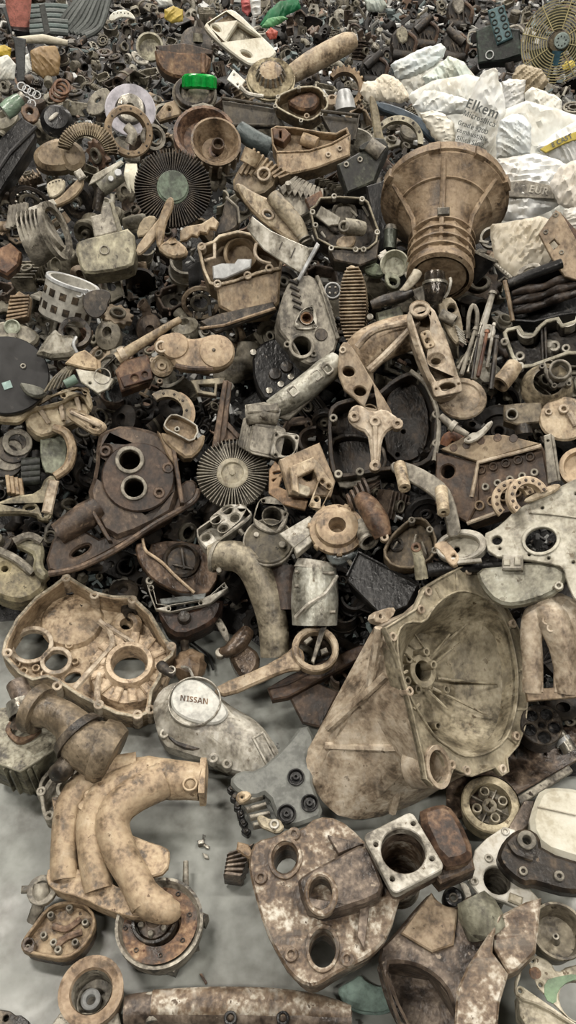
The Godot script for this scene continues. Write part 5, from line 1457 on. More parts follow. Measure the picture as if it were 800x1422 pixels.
	thing("rusty_brace", "rusty flat brace slanting down beside the angle iron", "brace", 325, 595, 0.17, 0.3)
	part("brace", mat("brown", Color(1, 0.9, 0.82))).slab(pg([310, 578, 334, 604, 330, 610, 308, 586]), [], -5, 0)
	part("web", own()).slab(pg([308, 586, 330, 610, 312, 612, 304, 606], -4), [], -12, -4)
	# --- oily lower middle
	thing("oil_sump", "black oily sump with a bare metal gasket edge over the floor gap", "oil sump", 255, 825, 0.14, 0.45)
	part("sump_body", mat("dark", Color(0.8, 0.66, 0.6), 0.1, 0.8)).slab(sm(pg([212, 820, 222, 846, 260, 850, 312, 826, 306, 856, 286, 872, 250, 886, 226, 872], -8)), [], -50, -8, 5)
	part("gasket_edge", WHITE).slab(pg([204, 812, 212, 812, 218, 838, 234, 840, 276, 833, 292, 826, 312, 808, 317, 816, 292, 838, 236, 850, 216, 846, 208, 826]), [ci(210, 816, 3, 8), ci(234, 845, 2.6, 8), ci(279, 837, 2.6, 8), ci(311, 813, 2.4, 8)], -10, 0, 1)
	part("inner_step", mat("alu", Color(0.7, 0.74, 0.78), 0.1, 1.0)).slab(pg([222, 832, 286, 824, 284, 832, 224, 840], -10), [], -16, -8)
	part("drain_lump", DARK).lathe([[10, -10], [8, 2], [4, 4], [0, 4]], 14, q2(256, 858, -6))
	bosses("bolt_eye", GREY, [208, 806], 6, 2.6, -8, 1)
	thing("deep_pan", "deep dark pan with a thin wavy rim below the rusty case", "pan", 245, 790, 0.16, 0.35)
	part("pan_floor", mat("brown", Color(0.95, 0.82, 0.7), 0.1, 0.6)).slab(sm(pg([198, 748, 240, 740, 296, 752, 306, 790, 286, 822, 250, 824, 216, 796])), [], -50, -30)
	part("pan_side", mat("brown", Color(0.95, 0.82, 0.7), 0.1, 0.6)).slab(sm(pg([186, 756, 200, 750, 206, 772, 222, 780, 244, 800, 272, 824, 244, 822, 212, 806, 192, 780])), [], -24, -2, 2)
	part("wavy_rim", mat("tan", Color(1, 0.94, 0.85))).tube(curve([198, 748, 1, 202, 764, 2, 214, 773, 2, 226, 782, 2, 244, 800, 2, 270, 823, 1]), 2.2, 7)
	part("pressed_ring", mat("dark", Color(1, 0.95, 0.9))).lathe([[26, -32], [26, -24], [22, -22], [20, -28], [0, -28]], 24, q2(252, 778, -26))
	for a in [[252, 762, 256, 790], [240, 784, 268, 790]]:
		part("pressed_rib", DARK).tube([q(a[0], a[1], -22), q(a[2], a[3], -22)], 2.5, 6)
	thing("mud_lump", "crusty brown lump of sludge and metal by the silver engine cover", "lump", 262, 918, 0.05, 0.9)
	s = part("lump_body", mat("tan", Color(0.72, 0.62, 0.52)))
	s.lathe([[22, -20], [24, -8], [18, 2], [10, 6], [0, 7]], 18, q2(262, 918))
	s.warp(bump, 6.0, 4.0)
	part("strap", ALU).tube(curve([252, 926, 8, 262, 928, 10, 268, 940, 4]), 2, 6)
	thing("pedal_lever", "dark oily lever casting beside the bent pipe foot", "lever", 325, 905, 0.12, 0.6)
	part("lever_arm", mat("brown", Color(0.85, 0.78, 0.7), 0.2, 0.5)).tube(curve([304, 906, 0, 318, 904, 4, 334, 890, 4, 344, 876, 0]), spread([6, 10, 13, 10]), 12)
	part("wedge_body", mat("brown", Color(0.8, 0.74, 0.68), 0.2, 0.5)).slab(sm(pg([316, 900, 340, 892, 362, 908, 358, 932, 338, 946, 322, 922], -4)), [], -24, -2, 5)
	part("pivot", GREY).disc(q2(306, 906, 6), 7, -4, 7, 14)
	thing("slim_bracket", "slim bracket with bolt holes standing on the floor under the sump", "bracket", 306, 866, 0.1, 0.7)
	part("plate", GREY).slab(sm(pg([294, 856, 302, 852, 312, 866, 320, 884, 316, 894, 306, 876])), [ci(303, 862, 1.8, 8), ci(311, 874, 1.8, 8)], -6, 0)
	thing("sensor_plug", "small dark grey sensor plug lying on the tan cover's edge", "sensor", 232, 928, 0.13, 0.7)
	part("plug_body", mat("dark", Color(1.1, 1.12, 1.15).clamp())).tube(curve([222, 922, 0, 230, 930, 2, 242, 938, 0]), [6, 7, 8, 8, 7, 7, 6, 6, 5], 10)
	part("ring", ALU).ring(q2(238, 930, 6), 6, 4, 0, 7, 14)
	thing("cable_loop", "thin black cable looping on the floor beside the sludge lump", "cable", 275, 900, 0.02, 1.0)
	part("cable_run", BLACK).tube(curve([246, 892, 0, 256, 884, 2, 272, 896, 0, 290, 912, 0, 296, 930, 0]), 1.8, 7)
	thing("stub_leg", "dark stub leg under the oily sump touching the floor", "leg", 258, 890, 0.06, 0.8)
	part("stub", DARK).tube([q(256, 880, 10), q(257, 906, -10)], [6, 6], 10)

func axis_to(at: Vector3, dir: Vector3) -> Transform3D:      # lathe axis along dir, at a local point
	var z := dir.normalized()
	var x := Vector3(1, 0, 0)
	x = (x - z * x.dot(z)).normalized()
	return Transform3D(Basis(x, z.cross(x), z), at)

func upper_castings() -> void:
	var s: Shape
	# --- upright bell housing
	thing("upright_bell_housing", "tall tan brown bell housing standing neck down before the white sacks", "housing", 620, 320, 0.3, 0.3)
	var bell := mat("tan", Color(0.8, 0.72, 0.62))
	var ax := axis_to(q(611, 380, 0), Vector3(0.06, 0.88, -0.48))
	s = part("bell_shell", bell)
	s.t = ax
	s.lathe([[0, -8], [36, -8], [38, 0], [38, 34], [41, 62], [47, 84], [62, 108], [78, 126], [85, 134], [89, 138], [90, 158], [86, 160], [84, 156], [78, 134], [40, 100], [0, 96]], 44)
	for a in [[10, 44], [26, 44], [42, 44], [58, 44], [112, 66]]:
		s = part("hoop_rib", bell)
		s.t = ax
		s.lathe([[a[1] - 3, a[0]], [a[1] + 3.5, a[0] + 1], [a[1] + 3.5, a[0] + 4], [a[1] - 3, a[0] + 5]], 44, Vector2.ZERO, PI, TAU)
	for w in [-92, -150, -34]:
		s = part("long_rib", bell)
		s.t = ax * Transform3D(Basis(Vector3(0, 0, 1), deg_to_rad(w)), Vector3.ZERO)
		s.tube([Vector3(40, 0, 2), Vector3(42, 0, 45), Vector3(48, 0, 82), Vector3(64, 0, 108), Vector3(84, 0, 134)], [3, 3.5, 4, 4, 3.5], 7)
	s = part("neck_case", bell)
	s.t = ax * Transform3D(Basis(Vector3(0, 0, 1), deg_to_rad(22.5)), Vector3.ZERO)
	s.lathe([[42, -8], [45, 0], [45, 50], [43, 74], [46, 92]], 8)
	s = part("rim_band", bell)
	s.t = ax
	s.lathe([[88, 140], [93, 142], [93, 156], [88, 160]], 44)
	s = part("neck_collar", bell)
	s.t = ax
	s.lathe([[40, -10], [46, -8], [46, 4], [40, 6]], 36)
	for w in [-60, -100, -150, -20]:
		s = part("rim_lug", bell)
		s.t = ax * Transform3D(Basis(Vector3(0, 0, 1), deg_to_rad(w)), Vector3.ZERO)
		s.box(Vector3(90, 0, 146), Vector3(12, 16, 18), 2)
	s = part("clip", GREY)
	s.box(q(616, 294, 52), Vector3(16, 10, 6), 1)
	thing("oily_neck", "dark wet pipe neck directly under the upright bell housing", "neck", 602, 400, 0.26, 0.25)
	part("neck_tube", mat("dark", Color(1, 1, 1), 0.3, 0.35)).tube([q(604, 380, 0), q(604, 400, 2), q(602, 420, 0)], [14, 16, 12], 16)
	part("clamp", STEEL).tube([q(604, 392, 1), q(604, 396, 1)], 17.5, 18)
	thing("black_funnel", "black tapered funnel with a grey rim beside the upright bell housing", "funnel", 672, 360, 0.24, 0.25)
	part("funnel_wall", BLACK).tube([q(656, 392, -8), q(664, 376, -2), q(674, 356, 6)], [6, 12, 17], 24, 0.88)
	part("rim", GREY).tube([q(673.5, 357, 6), q(675, 354, 7)], [18, 18], 24, 0.86)
	part("spring_arm", ALU).tube([q(686, 366, 4), q(710, 386, 2)], 3, 8)
	for i in 7:
		part("coil", ALU).tube([q(690 + i * 3, 366 + i * 3, 6), q(693 + i * 3, 370 + i * 3, 2)], 1.4, 6)
	thing("white_collar_ring", "pale ring clamp between the black funnel and the sacks", "ring", 683, 330, 0.26, 0.3)
	part("band", WHITE).lathe([[12, -6], [15, -6], [15, 2], [12, 2], [12, -6]], 22, q2(682, 330))
	part("tab", ALU).box(q(672, 336, 2), Vector3(14, 4, 4), 0.8, -10)
	# --- mixed small castings under it
	thing("carb_throat", "pale rimmed carburettor throat with open round mouth", "carburettor", 548, 372, 0.24, 0.3)
	part("mouth", mat("alu", Color(0.9, 0.92, 0.88))).lathe([[15, -16], [19, -6], [20, 0], [18, 1], [16, -3], [14, -14], [0, -14]], 26, q2(548, 366))
	part("float_bowl", mat("grey", Color(0.95, 1, 0.95))).slab(sm(pg([534, 380, 540, 376, 556, 384, 556, 398, 546, 402, 536, 394], 2)), [sm(pg([539, 384, 552, 388, 551, 396, 542, 396], 2))], -14, 2, 1)
	for a in [[530, 356], [566, 380], [533, 352]]:
		part("ear", ALU).box(q(a[0], a[1], -2), Vector3(9, 7, 6), 1.5, 30)
	thing("pale_spout", "pale metal spout slanting down beside the carburettor throat", "spout", 570, 390, 0.25, 0.3)
	part("spout_tube", mat("alu", Color(1, 0.98, 0.94))).tube(curve([580, 378, 2, 574, 388, 4, 562, 402, 2, 552, 410, 0]), spread([7, 7, 5, 4]), 12)
	thing("dark_yoke", "dark cast yoke lying in front of the pale spout", "yoke", 545, 420, 0.22, 0.35)
	part("yoke_arm", DARK).tube(curve([516, 424, 0, 534, 418, 3, 556, 412, 3, 572, 406, 0]), spread([7, 9, 9, 6]), 12)
	part("pocket", GREY).slab(pg([568, 404, 586, 396, 608, 414, 596, 424, 582, 420], 2), [], -12, 2, 2)
	thing("grey_block", "dull grey rectangular block wedged above the wide intake duct", "block", 543, 434, 0.2, 0.35)
	part("block_body", mat("grey", Color(0.8, 0.84, 0.78))).slab(pg([522, 434, 556, 424, 562, 440, 526, 452]), [], -20, 0, 2)
	part("screw", STEEL).disc(q2(514, 440, 2), 5, -4, 3, 12)
	thing("latch_foot", "grey cast foot with a slotted ear near the fin drum", "foot", 514, 368, 0.2, 0.3)
	part("foot_body", mat("grey", Color(0.9, 1, 0.92))).slab(sm(pg([504, 360, 514, 358, 530, 370, 534, 384, 512, 382, 504, 372])), [el(512, 364, 4, 2.4, -30, 12)], -12, 0, 2)
	# --- crankcase with bright insert
	thing("open_crankcase", "tan open crankcase with a bright metal insert lying inside", "crankcase", 335, 375, 0.26, 0.3, 0.0)
	var oc := pg([274, 344, 284, 338, 296, 334, 304, 326, 330, 320, 352, 324, 360, 336, 374, 340, 388, 348, 393, 360, 390, 374, 360, 380, 326, 392, 300, 398, 290, 394, 282, 376])
	part("case_wall", mat("tan", Color(0.84, 0.78, 0.68))).slab(oc, [shrink(oc, 4)], -60, -2)
	part("gasket_edge", mat("tan", Color(1.05, 1.02, 0.95).clamp())).slab(oc, [shrink(oc, 4)], -4, 1, 0.8)
	part("case_floor", own()).slab(shrink(oc, 2), [], -62, -34)
	part("bearing_bore", own()).lathe([[24, -36], [24, -14], [20, -10], [18, -30], [0, -30]], 24, q2(334, 352, -14))
	part("bright_insert", BRIGHT).slab(pg([295, 370, 308, 366, 326, 366, 330, 360, 350, 360, 348, 372, 312, 388, 296, 388], -4), [], -12, -2, 1.5)
	part("pocket_wall", TAN).tube([q(298, 338, 0), q(298, 358, 0), q(284, 362, 0)], 2.4, 7)
	part("pocket_wall", TAN).tube(curve([356, 338, 0, 354, 352, 0, 362, 362, 0, 376, 366, 0]), 2.4, 7)
	bosses("bolt_eye", TAN, [302, 394, 374, 372, 344, 382, 280, 342], 6, 3, -14, 2)
	part("front_wall", own()).slab(pg([300, 398, 390, 374, 388, 420, 372, 436, 330, 440, 304, 426], -6), [], -40, -4, 3)
	thing("front_tray", "rust streaked tray edge sticking out under the open crankcase", "tray", 318, 440, 0.2, 0.4)
	part("edge_plate", DARK).slab(pg([276, 446, 300, 436, 380, 418, 384, 430, 330, 450, 300, 462]), [], -8, 0, 2)
	part("edge_lip", mat("tan", Color(0.82, 0.74, 0.64))).tube([q(278, 456, 1), q(310, 452, 2), q(382, 428, 2)], 2.4, 7)
	# --- stepped bright bracket and gearbox arm
	thing("silver_cover_strip", "bright silver folded strip lying across the dusty gear arm", "strip", 392, 345, 0.32, 0.3)
	part("strip_body", mat("alu", Color(1, 1, 1), 0.4, 0.55, 0.02)).slab(pg([342, 316, 350, 300, 376, 320, 402, 332, 430, 344, 442, 342, 436, 356, 418, 380, 396, 366, 366, 346]), [], -4, 0, 1)
	part("end_fold", BRIGHT).slab(pg([412, 388, 440, 336, 444, 340, 416, 390], 4), [], -4, 5, 1)
	for a in [[388, 346, 392, 336], [404, 358, 410, 344]]:
		part("slot", DARK).tube([q(a[0], a[1], 0.6), q(a[2], a[3], 0.6)], 0.9, 5)
	thing("gear_shifter", "dusty tan gear shift arm with a round eye and pointed tip", "arm", 380, 300, 0.31, 0.3)
	part("arm_plate", mat("tan", Color(1.08, 1.04, 0.94).clamp())).slab(sm(pg([326, 256, 332, 252, 352, 266, 376, 276, 388, 290, 412, 308, 424, 330, 414, 340, 398, 330, 366, 308, 342, 284])), [el(372, 297, 6, 4, -30, 16)], -10, 0, 3)
	part("eye_ring", TAN).slab(el(372, 297, 10, 7.5, -30, 20, 3), [el(372, 297, 6, 4, -30, 16, 3)], -2, 3, 1)
	part("barrel", mat("alu", Color(0.96, 0.92, 0.85))).tube(curve([378, 272, 4, 394, 290, 6, 412, 312, 6, 422, 330, 4]), spread([10, 12, 11, 8]), 14)
	for i in 3:
		part("barrel_ring", GREY).tube([q(419 + i * 3, 325 + i * 5, 5), q(420 + i * 3, 327 + i * 5, 5)], 8.5, 14)
	# --- open dark crankcase right of it
	thing("gear_train_case", "open dark gear case with pale edge and bright lever inside", "gear case", 482, 310, 0.3, 0.3, 0.0)
	var gt := pg([430, 290, 438, 284, 444, 274, 470, 272, 504, 274, 512, 280, 518, 296, 526, 318, 524, 336, 512, 346, 496, 347, 462, 344, 440, 332, 434, 312])
	part("case_wall", DARK).slab(gt, [shrink(gt, 3)], -44, -1)
	part("gasket_edge", mat("alu", Color(0.82, 0.8, 0.74))).slab(gt, [shrink(gt, 2.6)], -3, 1, 0.8)
	part("case_floor", own()).slab(shrink(gt, 2), [], -46, -28)
	bosses("bolt_eye", ALU, [434, 294, 464, 272, 503, 276, 524, 322, 505, 346, 460, 344, 438, 312, 494, 346], 4, 1.8, -10, 2)
	part("bright_flap", mat("alu", Color(1, 1, 1), 0.5, 0.5, 0.02)).slab(pg([438, 300, 446, 286, 474, 302, 470, 312, 456, 314], -2), [], -6, -1)
	part("lever_hub", mat("grey", Color(1.05, 1.03, 0.98).clamp())).tube([q(478, 314, 6), q(494, 316, 2), q(504, 318, -4)], [11, 11, 10], 18)
	part("lever_eye", GREY).ring(q2(478, 314, 14), 8, 5, 4, 15, 18)
	part("lever_leg", mat("tan", Color(0.95, 0.92, 0.86))).slab(sm(pg([466, 334, 478, 326, 496, 326, 490, 344, 470, 346], 0)), [], -14, 1, 2)
	part("sprocket", GREY).lathe([[18, -24], [18, -18], [14, -16], [13, -22], [0, -22]], 22, q2(478, 296, -20))
	for a in [[504, 286, 512, 300], [486, 290, 496, 300], [446, 322, 452, 330]]:
		part("pin", ALU).tube([q(a[0], a[1], -14), q(a[2], a[3], -16)], [2.2, 1.6], 7)
	part("outer_wall", own()).slab(pg([456, 346, 514, 346, 528, 330, 524, 360, 500, 370, 464, 362], -6), [], -50, -4, 2)
	# --- casings
	thing("finned_cylinder", "tan finned cylinder jug with a round exhaust port", "cylinder", 355, 235, 0.3, 0.3, -0.1)
	for i in 9:
		part("fin", mat("tan", Color(0.92, 0.87, 0.77))).slab(PackedVector2Array([q2(332 + i * 6.6, 240 + i * 0.5), q2(352 + i * 6.0, 206 + i * 4.2), q2(355 + i * 6.0, 207 + i * 4.2), q2(335 + i * 6.6, 243 + i * 0.5)]), [], -40 + i, 2 - i * 0.5, 0.5)
	part("core", mat("tan", Color(0.8, 0.76, 0.68))).slab(sm(pg([318, 256, 336, 222, 352, 212, 386, 232, 376, 262, 340, 272])), [ci(366, 241, 6.5, 14)], -36, -5, 3)
	part("port", TAN).ring(q2(366, 241, 8), 10, 6.5, -10, 8, 20)
	part("port_hole", own()).disc(q2(366, 241, -4), 7, -12, -4, 14)
	part("mouth", own()).tube([q(344, 228, 4), q(352, 210, 8)], [12, 13], 18, 0.85)
	thing("finned_cylinder_low", "grey finned cylinder head with long parallel plates behind the gear arm", "cylinder", 415, 270, 0.28, 0.3, 0.1)
	for i in 8:
		part("fin", mat("grey", Color(1.1, 1.08, 1.0).clamp())).slab(PackedVector2Array([q2(388 + i * 8, 262 - i * 1.0 + i * i * 0.45), q2(410 + i * 5, 246 + i * 2.2), q2(414 + i * 5, 247 + i * 2.2), q2(393 + i * 8, 272 + i * i * 0.45)]), [], -34, 4 - i * 0.4, 0.5)
	part("core", GREY).slab(pg([384, 262, 412, 246, 448, 264, 446, 284, 418, 300, 396, 284]), [], -40, -4, 2)
	part("rusty_end", mat("rust", Color(0.95, 0.84, 0.74))).slab(pg([424, 276, 446, 264, 450, 278, 430, 290], 4), [], -10, 5, 1)
	part("nipple", ALU).tube([q(401, 262, 4), q(400, 254, 14)], 4, 10)
	# --- tan belt housing long
	thing("split_case", "long tan half case with rusty inside and pale bolted edge", "case", 420, 200, 0.3, 0.35)
	var sp := pg([376, 178, 384, 174, 410, 176, 444, 182, 466, 184, 482, 176, 486, 186, 462, 200, 430, 210, 400, 212, 384, 212, 378, 200])
	part("case_wall", mat("tan", Color(0.92, 0.85, 0.75))).slab(sp, [shrink(sp, 2.6)], -40, 0)
	part("case_floor", own()).slab(shrink(sp, 2), [], -42, -18)
	part("front_panel", own()).slab(pg([384, 213, 430, 211, 462, 201, 487, 186, 486, 216, 440, 234, 404, 242, 386, 236], -2), [], -34, -1, 2)
	part("motor_core", mat("cream", Color(0.9, 0.86, 0.78))).tube([q(420, 192, -10), q(440, 200, -8)], [9, 9], 14)
	part("tower", mat("rust", Color(0.9, 0.78, 0.66))).slab(pg([378, 178, 396, 178, 404, 186, 394, 198, 380, 192], 2), [pg([388, 182, 391, 182, 391, 192, 388, 191], 2)], -16, 2)
	bosses("bolt_eye", TAN, [456, 214, 472, 206], 4, 1.6, -6, 2)
	thing("black_case", "black case with two bolt holes beside the long tan half case", "case", 500, 222, 0.28, 0.3)
	var bc := pg([468, 228, 480, 222, 504, 208, 516, 202, 518, 190, 534, 192, 540, 204, 528, 230, 520, 252, 482, 268, 476, 250])
	part("case_body", mat("dark", Color(0.8, 0.9, 0.9))).slab(bc, [], -36, 0, 2)
	bosses("bolt_eye", ALU, [481, 228, 500, 221], 4, 1.8, -4, 2.5)
	part("side_pipe", GREY).tube([q(512, 200, 4), q(530, 214, 2)], [10, 11], 14)
	part("mouth", own()).slab(el(510, 202, 12, 5, 20, 18, 4), [], -4, 5, 1)
	thing("black_slab", "dark flat slab under the gear train case edge", "slab", 525, 300, 0.22, 0.3)
	part("slab_body", BLACK).slab(pg([508, 258, 534, 250, 545, 290, 540, 360, 524, 376, 520, 320]), [], -12, 0, 2)
	part("edge", GREY).tube([q(535, 252, 1), q(544, 290, 2), q(537, 330, 1)], 1.6, 6)
	thing("filter_can", "small dark grey canister beside the upright bell housing", "canister", 542, 332, 0.22, 0.3)
	part("can", mat("grey", Color(0.7, 0.76, 0.76), 0.4, 0.6)).tube([q(541, 346, 0), q(543, 318, 0)], [9, 9], 16)
	part("cap", GREY).tube([q(543, 320, 0), q(543.5, 313, 0)], [9.5, 7], 16)
	# --- tan casting row: big cup, rings, cooler
	thing("flared_cup", "brown flared cast cup with a hollow cone inside", "cup", 302, 200, 0.28, 0.4, 0.1)
	part("cup_wall", mat("tan", Color(0.78, 0.7, 0.6))).lathe([[26, -40], [30, -16], [35, -2], [35, 0], [32, 1], [30, -2], [18, -24], [9, -26]], 32, q2(300, 196))
	part("inner_tube", mat("brown", Color(1, 0.9, 0.8))).ring(q2(303, 200, -14), 9, 6.5, -28, -12, 18)
	part("tube_floor", own()).disc(q2(303, 200, -26), 7, -30, -25, 14)
	for i in 7:
		var w := deg_to_rad(215 + i * 22)
		part("outer_rib", TAN).box(Vector3(q2(300, 196).x + cos(w) * 32, q2(300, 196).y + sin(w) * 32, -20), Vector3(8, 4, 30), 1, rad_to_deg(w))
	thing("copper_ring", "round pulley ring with coppery paint around a dark hollow", "ring", 278, 186, 0.26, 0.5)
	part("rim", mat("rust", Color(0.92, 0.85, 0.8))).lathe([[40, -24], [44, -18], [42, -14], [44, -8], [43, 0], [38, 1], [34, -6], [30, -16], [0, -18]], 34, q2(284, 184))
	part("groove", GREY).ring(q2(284, 184, -12), 45, 42, -22, -16, 34)
	thing("brake_disc", "shiny silver brake disc half buried behind the ring gear", "disc", 182, 140, 0.27, 0.3)
	part("disc_face", mat("plain", Color(0.72, 0.71, 0.74), 0.3, 0.8, 0.01)).lathe([[34, -6], [35, -1], [33, 0], [21, 0], [20, -2]], 40, q2(181, 152))
	part("disc_hat", mat("alu", Color(0.9, 0.9, 0.9), 0.5, 0.55)).lathe([[20, -2], [19, 6], [16, 8], [6, 8], [5, 4], [0, 4]], 30, q2(181, 152))
	thing("perforated_guard", "grey sheet guard with an oval slot beside the brake disc", "guard", 136, 138, 0.26, 0.3)
	part("sheet", mat("grey", Color(1.0, 1.04, 0.98).clamp())).slab(sm(pg([119, 158, 122, 138, 132, 126, 146, 120, 154, 128, 148, 150, 138, 160])), [el(136, 139, 5, 2.4, 40, 12)], -5, 0)
	thing("ring_gear", "brown ring gear standing on edge with a bolt circle", "ring", 180, 185, 0.3, 0.15, 0.3)
	part("ring_band", mat("tan", Color(0.82, 0.74, 0.62))).lathe([[24, -14], [33, -14], [34, -2], [32, 0], [25, 0], [24, -14]], 36, q2(180, 182))
	for i in 12:
		var w := TAU * i / 12
		part("bolt_dot", DARK).disc(q2(180, 182) + Vector2(cos(w), sin(w)) * 29, 1.6, -1, 1, 8)
	part("inner_lump", GREY).tube(curve([176, 176, -10, 184, 186, -6, 180, 200, -8]), 7, 10)
	thing("pulley_ring_small", "thin grey clamp ring next to the standing ring gear", "ring", 214, 192, 0.27, 0.15, 0.4)
	part("band", GREY).lathe([[13, -8], [17, -8], [17, 0], [13, 0], [13, -8]], 24, q2(214, 190))
	part("inner_band", own()).ring(q2(216, 190, -6), 11, 8, -12, -4, 20)
	# --- large fin disc
	thing("large_fan_clutch", "large dark finned disc with a flat green grey hub", "fan clutch", 241, 262, 0.32, 0.25, 0.0)
	finned_disc(240, 261, 53, 22, 72, mat("dark", Color(1.0, 1.08, 1.04).clamp()), mat("grey", Color(0.72, 0.84, 0.8)), 16)
	part("hub_cap", mat("grey", Color(0.72, 0.84, 0.8))).disc(q2(240, 258, 3), 21, -2, 4, 28)
	thing("broken_lever", "broken tan lever leaning on the large finned disc", "lever", 228, 310, 0.35, 0.3)
	part("lever_arm", mat("tan", Color(0.9, 0.84, 0.74))).slab(sm(pg([230, 278, 236, 272, 242, 276, 240, 290, 230, 310, 226, 340, 218, 344, 216, 320, 222, 298])), [], -7, 0, 2)
	part("foot", mat("tan", Color(1, 0.95, 0.86))).slab(sm(pg([216, 342, 230, 334, 244, 330, 262, 346, 258, 356, 236, 358])), [el(240, 336, 3, 3.6, 0, 10)], -12, 0, 3)
	thing("fan_shell", "curved tan fan blade shell beside the broken lever", "blade", 205, 320, 0.33, 0.3)
	part("blade_shell", mat("tan", Color(0.95, 0.91, 0.84))).slab(sm(pg([188, 344, 200, 328, 216, 308, 226, 296, 228, 304, 220, 326, 206, 344, 192, 356])), [], -6, 0, 2)
	part("back_blade", mat("grey", Color(0.95, 0.9, 0.82))).slab(sm(pg([188, 330, 196, 304, 212, 298, 220, 306, 204, 328], -10)), [], -16, -8, 2)
	thing("toothed_strip", "tan broken strip with a ragged lower edge below the large disc", "strip", 274, 318, 0.3, 0.35)
	part("strip_body", mat("tan", Color(0.96, 0.92, 0.84))).slab(pg([250, 320, 258, 314, 280, 310, 296, 300, 304, 308, 300, 318, 292, 316, 288, 324, 278, 322, 274, 328, 266, 326, 260, 332, 250, 334]), [], -8, 0, 1.5)
	thing("dark_housing_corner", "dark cast corner standing between large disc and open crankcase", "casting", 318, 300, 0.27, 0.3)
	part("corner_body", mat("dark", Color(1.1, 1.06, 1.0).clamp())).slab(sm(pg([296, 330, 308, 300, 314, 272, 330, 286, 334, 312, 322, 322])), [], -24, 0, 3)
	part("edge_rib", GREY).tube([q(314, 274, 2), q(330, 288, 2), q(333, 310, 2)], 2, 7)
	# --- left: motor bracket box, drum, etc.
	thing("relay_box", "grey stepped cast box with a raised square turret", "box", 148, 345, 0.3, 0.35, -0.05)
	part("box_body", mat("grey", Color(1.05, 1.04, 0.94).clamp())).slab(sm(pg([104, 340, 112, 332, 150, 324, 186, 314, 190, 364, 170, 374, 118, 381, 110, 370])), [], -40, 0, 3)
	part("turret", mat("grey", Color(1.1, 1.08, 1.0).clamp())).slab(pg([126, 302, 140, 298, 142, 288, 156, 284, 168, 322, 132, 332], -8), [], -34, -4, 2)
	part("turret_side", own()).slab(pg([152, 282, 158, 280, 170, 320, 164, 324], -4), [], -30, -2)
	part("round_mark", GREY).ring(q2(145, 347, 1.5), 7, 5, -1, 2, 18)
	thing("grooved_pulley", "grey grooved belt pulley drum on its side", "pulley", 60, 325, 0.29, 0.2, -0.3)
	for i in 6:
		part("groove_ring", mat("grey", Color(1.15, 1.12, 1.06).clamp())).tube([q(40 + i * 5.4, 332 - i * 2.2, i), q(43.6 + i * 5.4, 331 - i * 2.2, i), q(45 + i * 5.4, 330 - i * 2.2, i)], [38 - i * 1.4, 38 - i * 1.4, 35 - i * 1.4], 28)
	part("end_rim", GREY).tube([q(74, 322, 4), q(80, 320, 5)], [40, 40], 28, 0.8)
	thing("corrugated_shell", "grey corrugated shell fragment above the grooved pulley", "shell", 26, 300, 0.3, 0.3)
	for i in 5:
		part("corrugation", mat("grey", Color(1.08, 1.06, 1.0).clamp())).tube([q(12 + i * 5, 318 - i * 2, 0), q(16 + i * 5, 286 - i * 1, 2)], [4.2, 4], 9)
	thing("rusty_bracket_block", "orange rusty block at the side below the corrugated shell", "block", 18, 358, 0.27, 0.35)
	part("block_body", mat("rust", Color(1, 0.86, 0.74))).slab(pg([-10, 348, 14, 336, 30, 350, 26, 368, 10, 382, -10, 372]), [], -20, 0, 3)
	thing("hand_lever", "long tan hand lever with a pale tip crossing the heap's shoulder", "lever", 80, 265, 0.33, 0.3)
	part("lever_arm", mat("tan", Color(0.85, 0.8, 0.7))).slab(sm(pg([36, 296, 50, 286, 78, 278, 100, 256, 110, 246, 118, 250, 112, 266, 92, 282, 60, 292, 40, 300])), [], -9, 0, 2)
	part("pale_tip", WHITE).slab(pg([36, 290, 74, 276, 79, 284, 40, 297], 2), [], -2, 3, 1)
	part("square_end", WHITE).box(q(111, 243, 4), Vector3(11, 13, 8), 1.5, 35)
	thing("flat_strip", "pale flat blade pointing up beside the hand lever", "blade", 148, 240, 0.33, 0.3)
	part("blade", mat("alu", Color(1, 1, 0.98))).slab(pg([122, 258, 130, 242, 168, 222, 172, 226, 140, 248]), [], -4, 0, 1)
	thing("solenoid", "grey solenoid body with bright terminals by the pale blade", "solenoid", 155, 250, 0.3, 0.3)
	part("body_can", mat("grey", Color(0.9, 0.92, 0.9))).tube([q(138, 262, 0), q(166, 240, 4)], [13, 13], 16)
	part("terminal", BRIGHT).disc(q2(164, 240, 16), 5, 8, 18, 12)
	part("terminal", BRIGHT).disc(q2(154, 248, 16), 4, 8, 17, 12)
	part("stem", DARK).tube([q(140, 262, 4), q(134, 292, -2)], [8, 6], 12)
	thing("bearing_plate", "pale bearing plate with a row of dots under the hand lever", "plate", 78, 258, 0.28, 0.4)
	part("plate", mat("alu", Color(0.95, 0.92, 0.85))).slab(sm(pg([64, 262, 66, 252, 84, 246, 92, 252, 86, 268, 70, 276])), [], -8, 0, 1.5)
	for i in 5:
		part("dot", DARK).disc(q2(69 + i * 4.4, 255 - i * 1.4, 0), 1.2, 0, 1, 7)
	thing("white_bristle", "frayed white fibre tuft beside the large finned disc", "tuft", 182, 245, 0.3, 0.3)
	for i in 9:
		part("fibre_lock", mat("bag", Color(0.95, 0.94, 0.88))).tube(curve([176 + i * 1.6, 228, 0, 174 + i * 2.0, 244, 2, 178 + i * 1.8, 262 + (i % 3) * 3, -2]), spread([1.6, 2.0, 1.0]), 6)
	thing("mud_caked_casting", "mud caked rounded casting beside the half finned wheel", "casting", 72, 205, 0.3, 0.3)
	s = part("caked_body", mat("tan", Color(0.82, 0.77, 0.67)))
	s.slab(sm(pg([44, 212, 56, 198, 80, 188, 100, 196, 104, 218, 98, 234, 66, 236, 50, 228]), 2), [], -24, 0, 6)
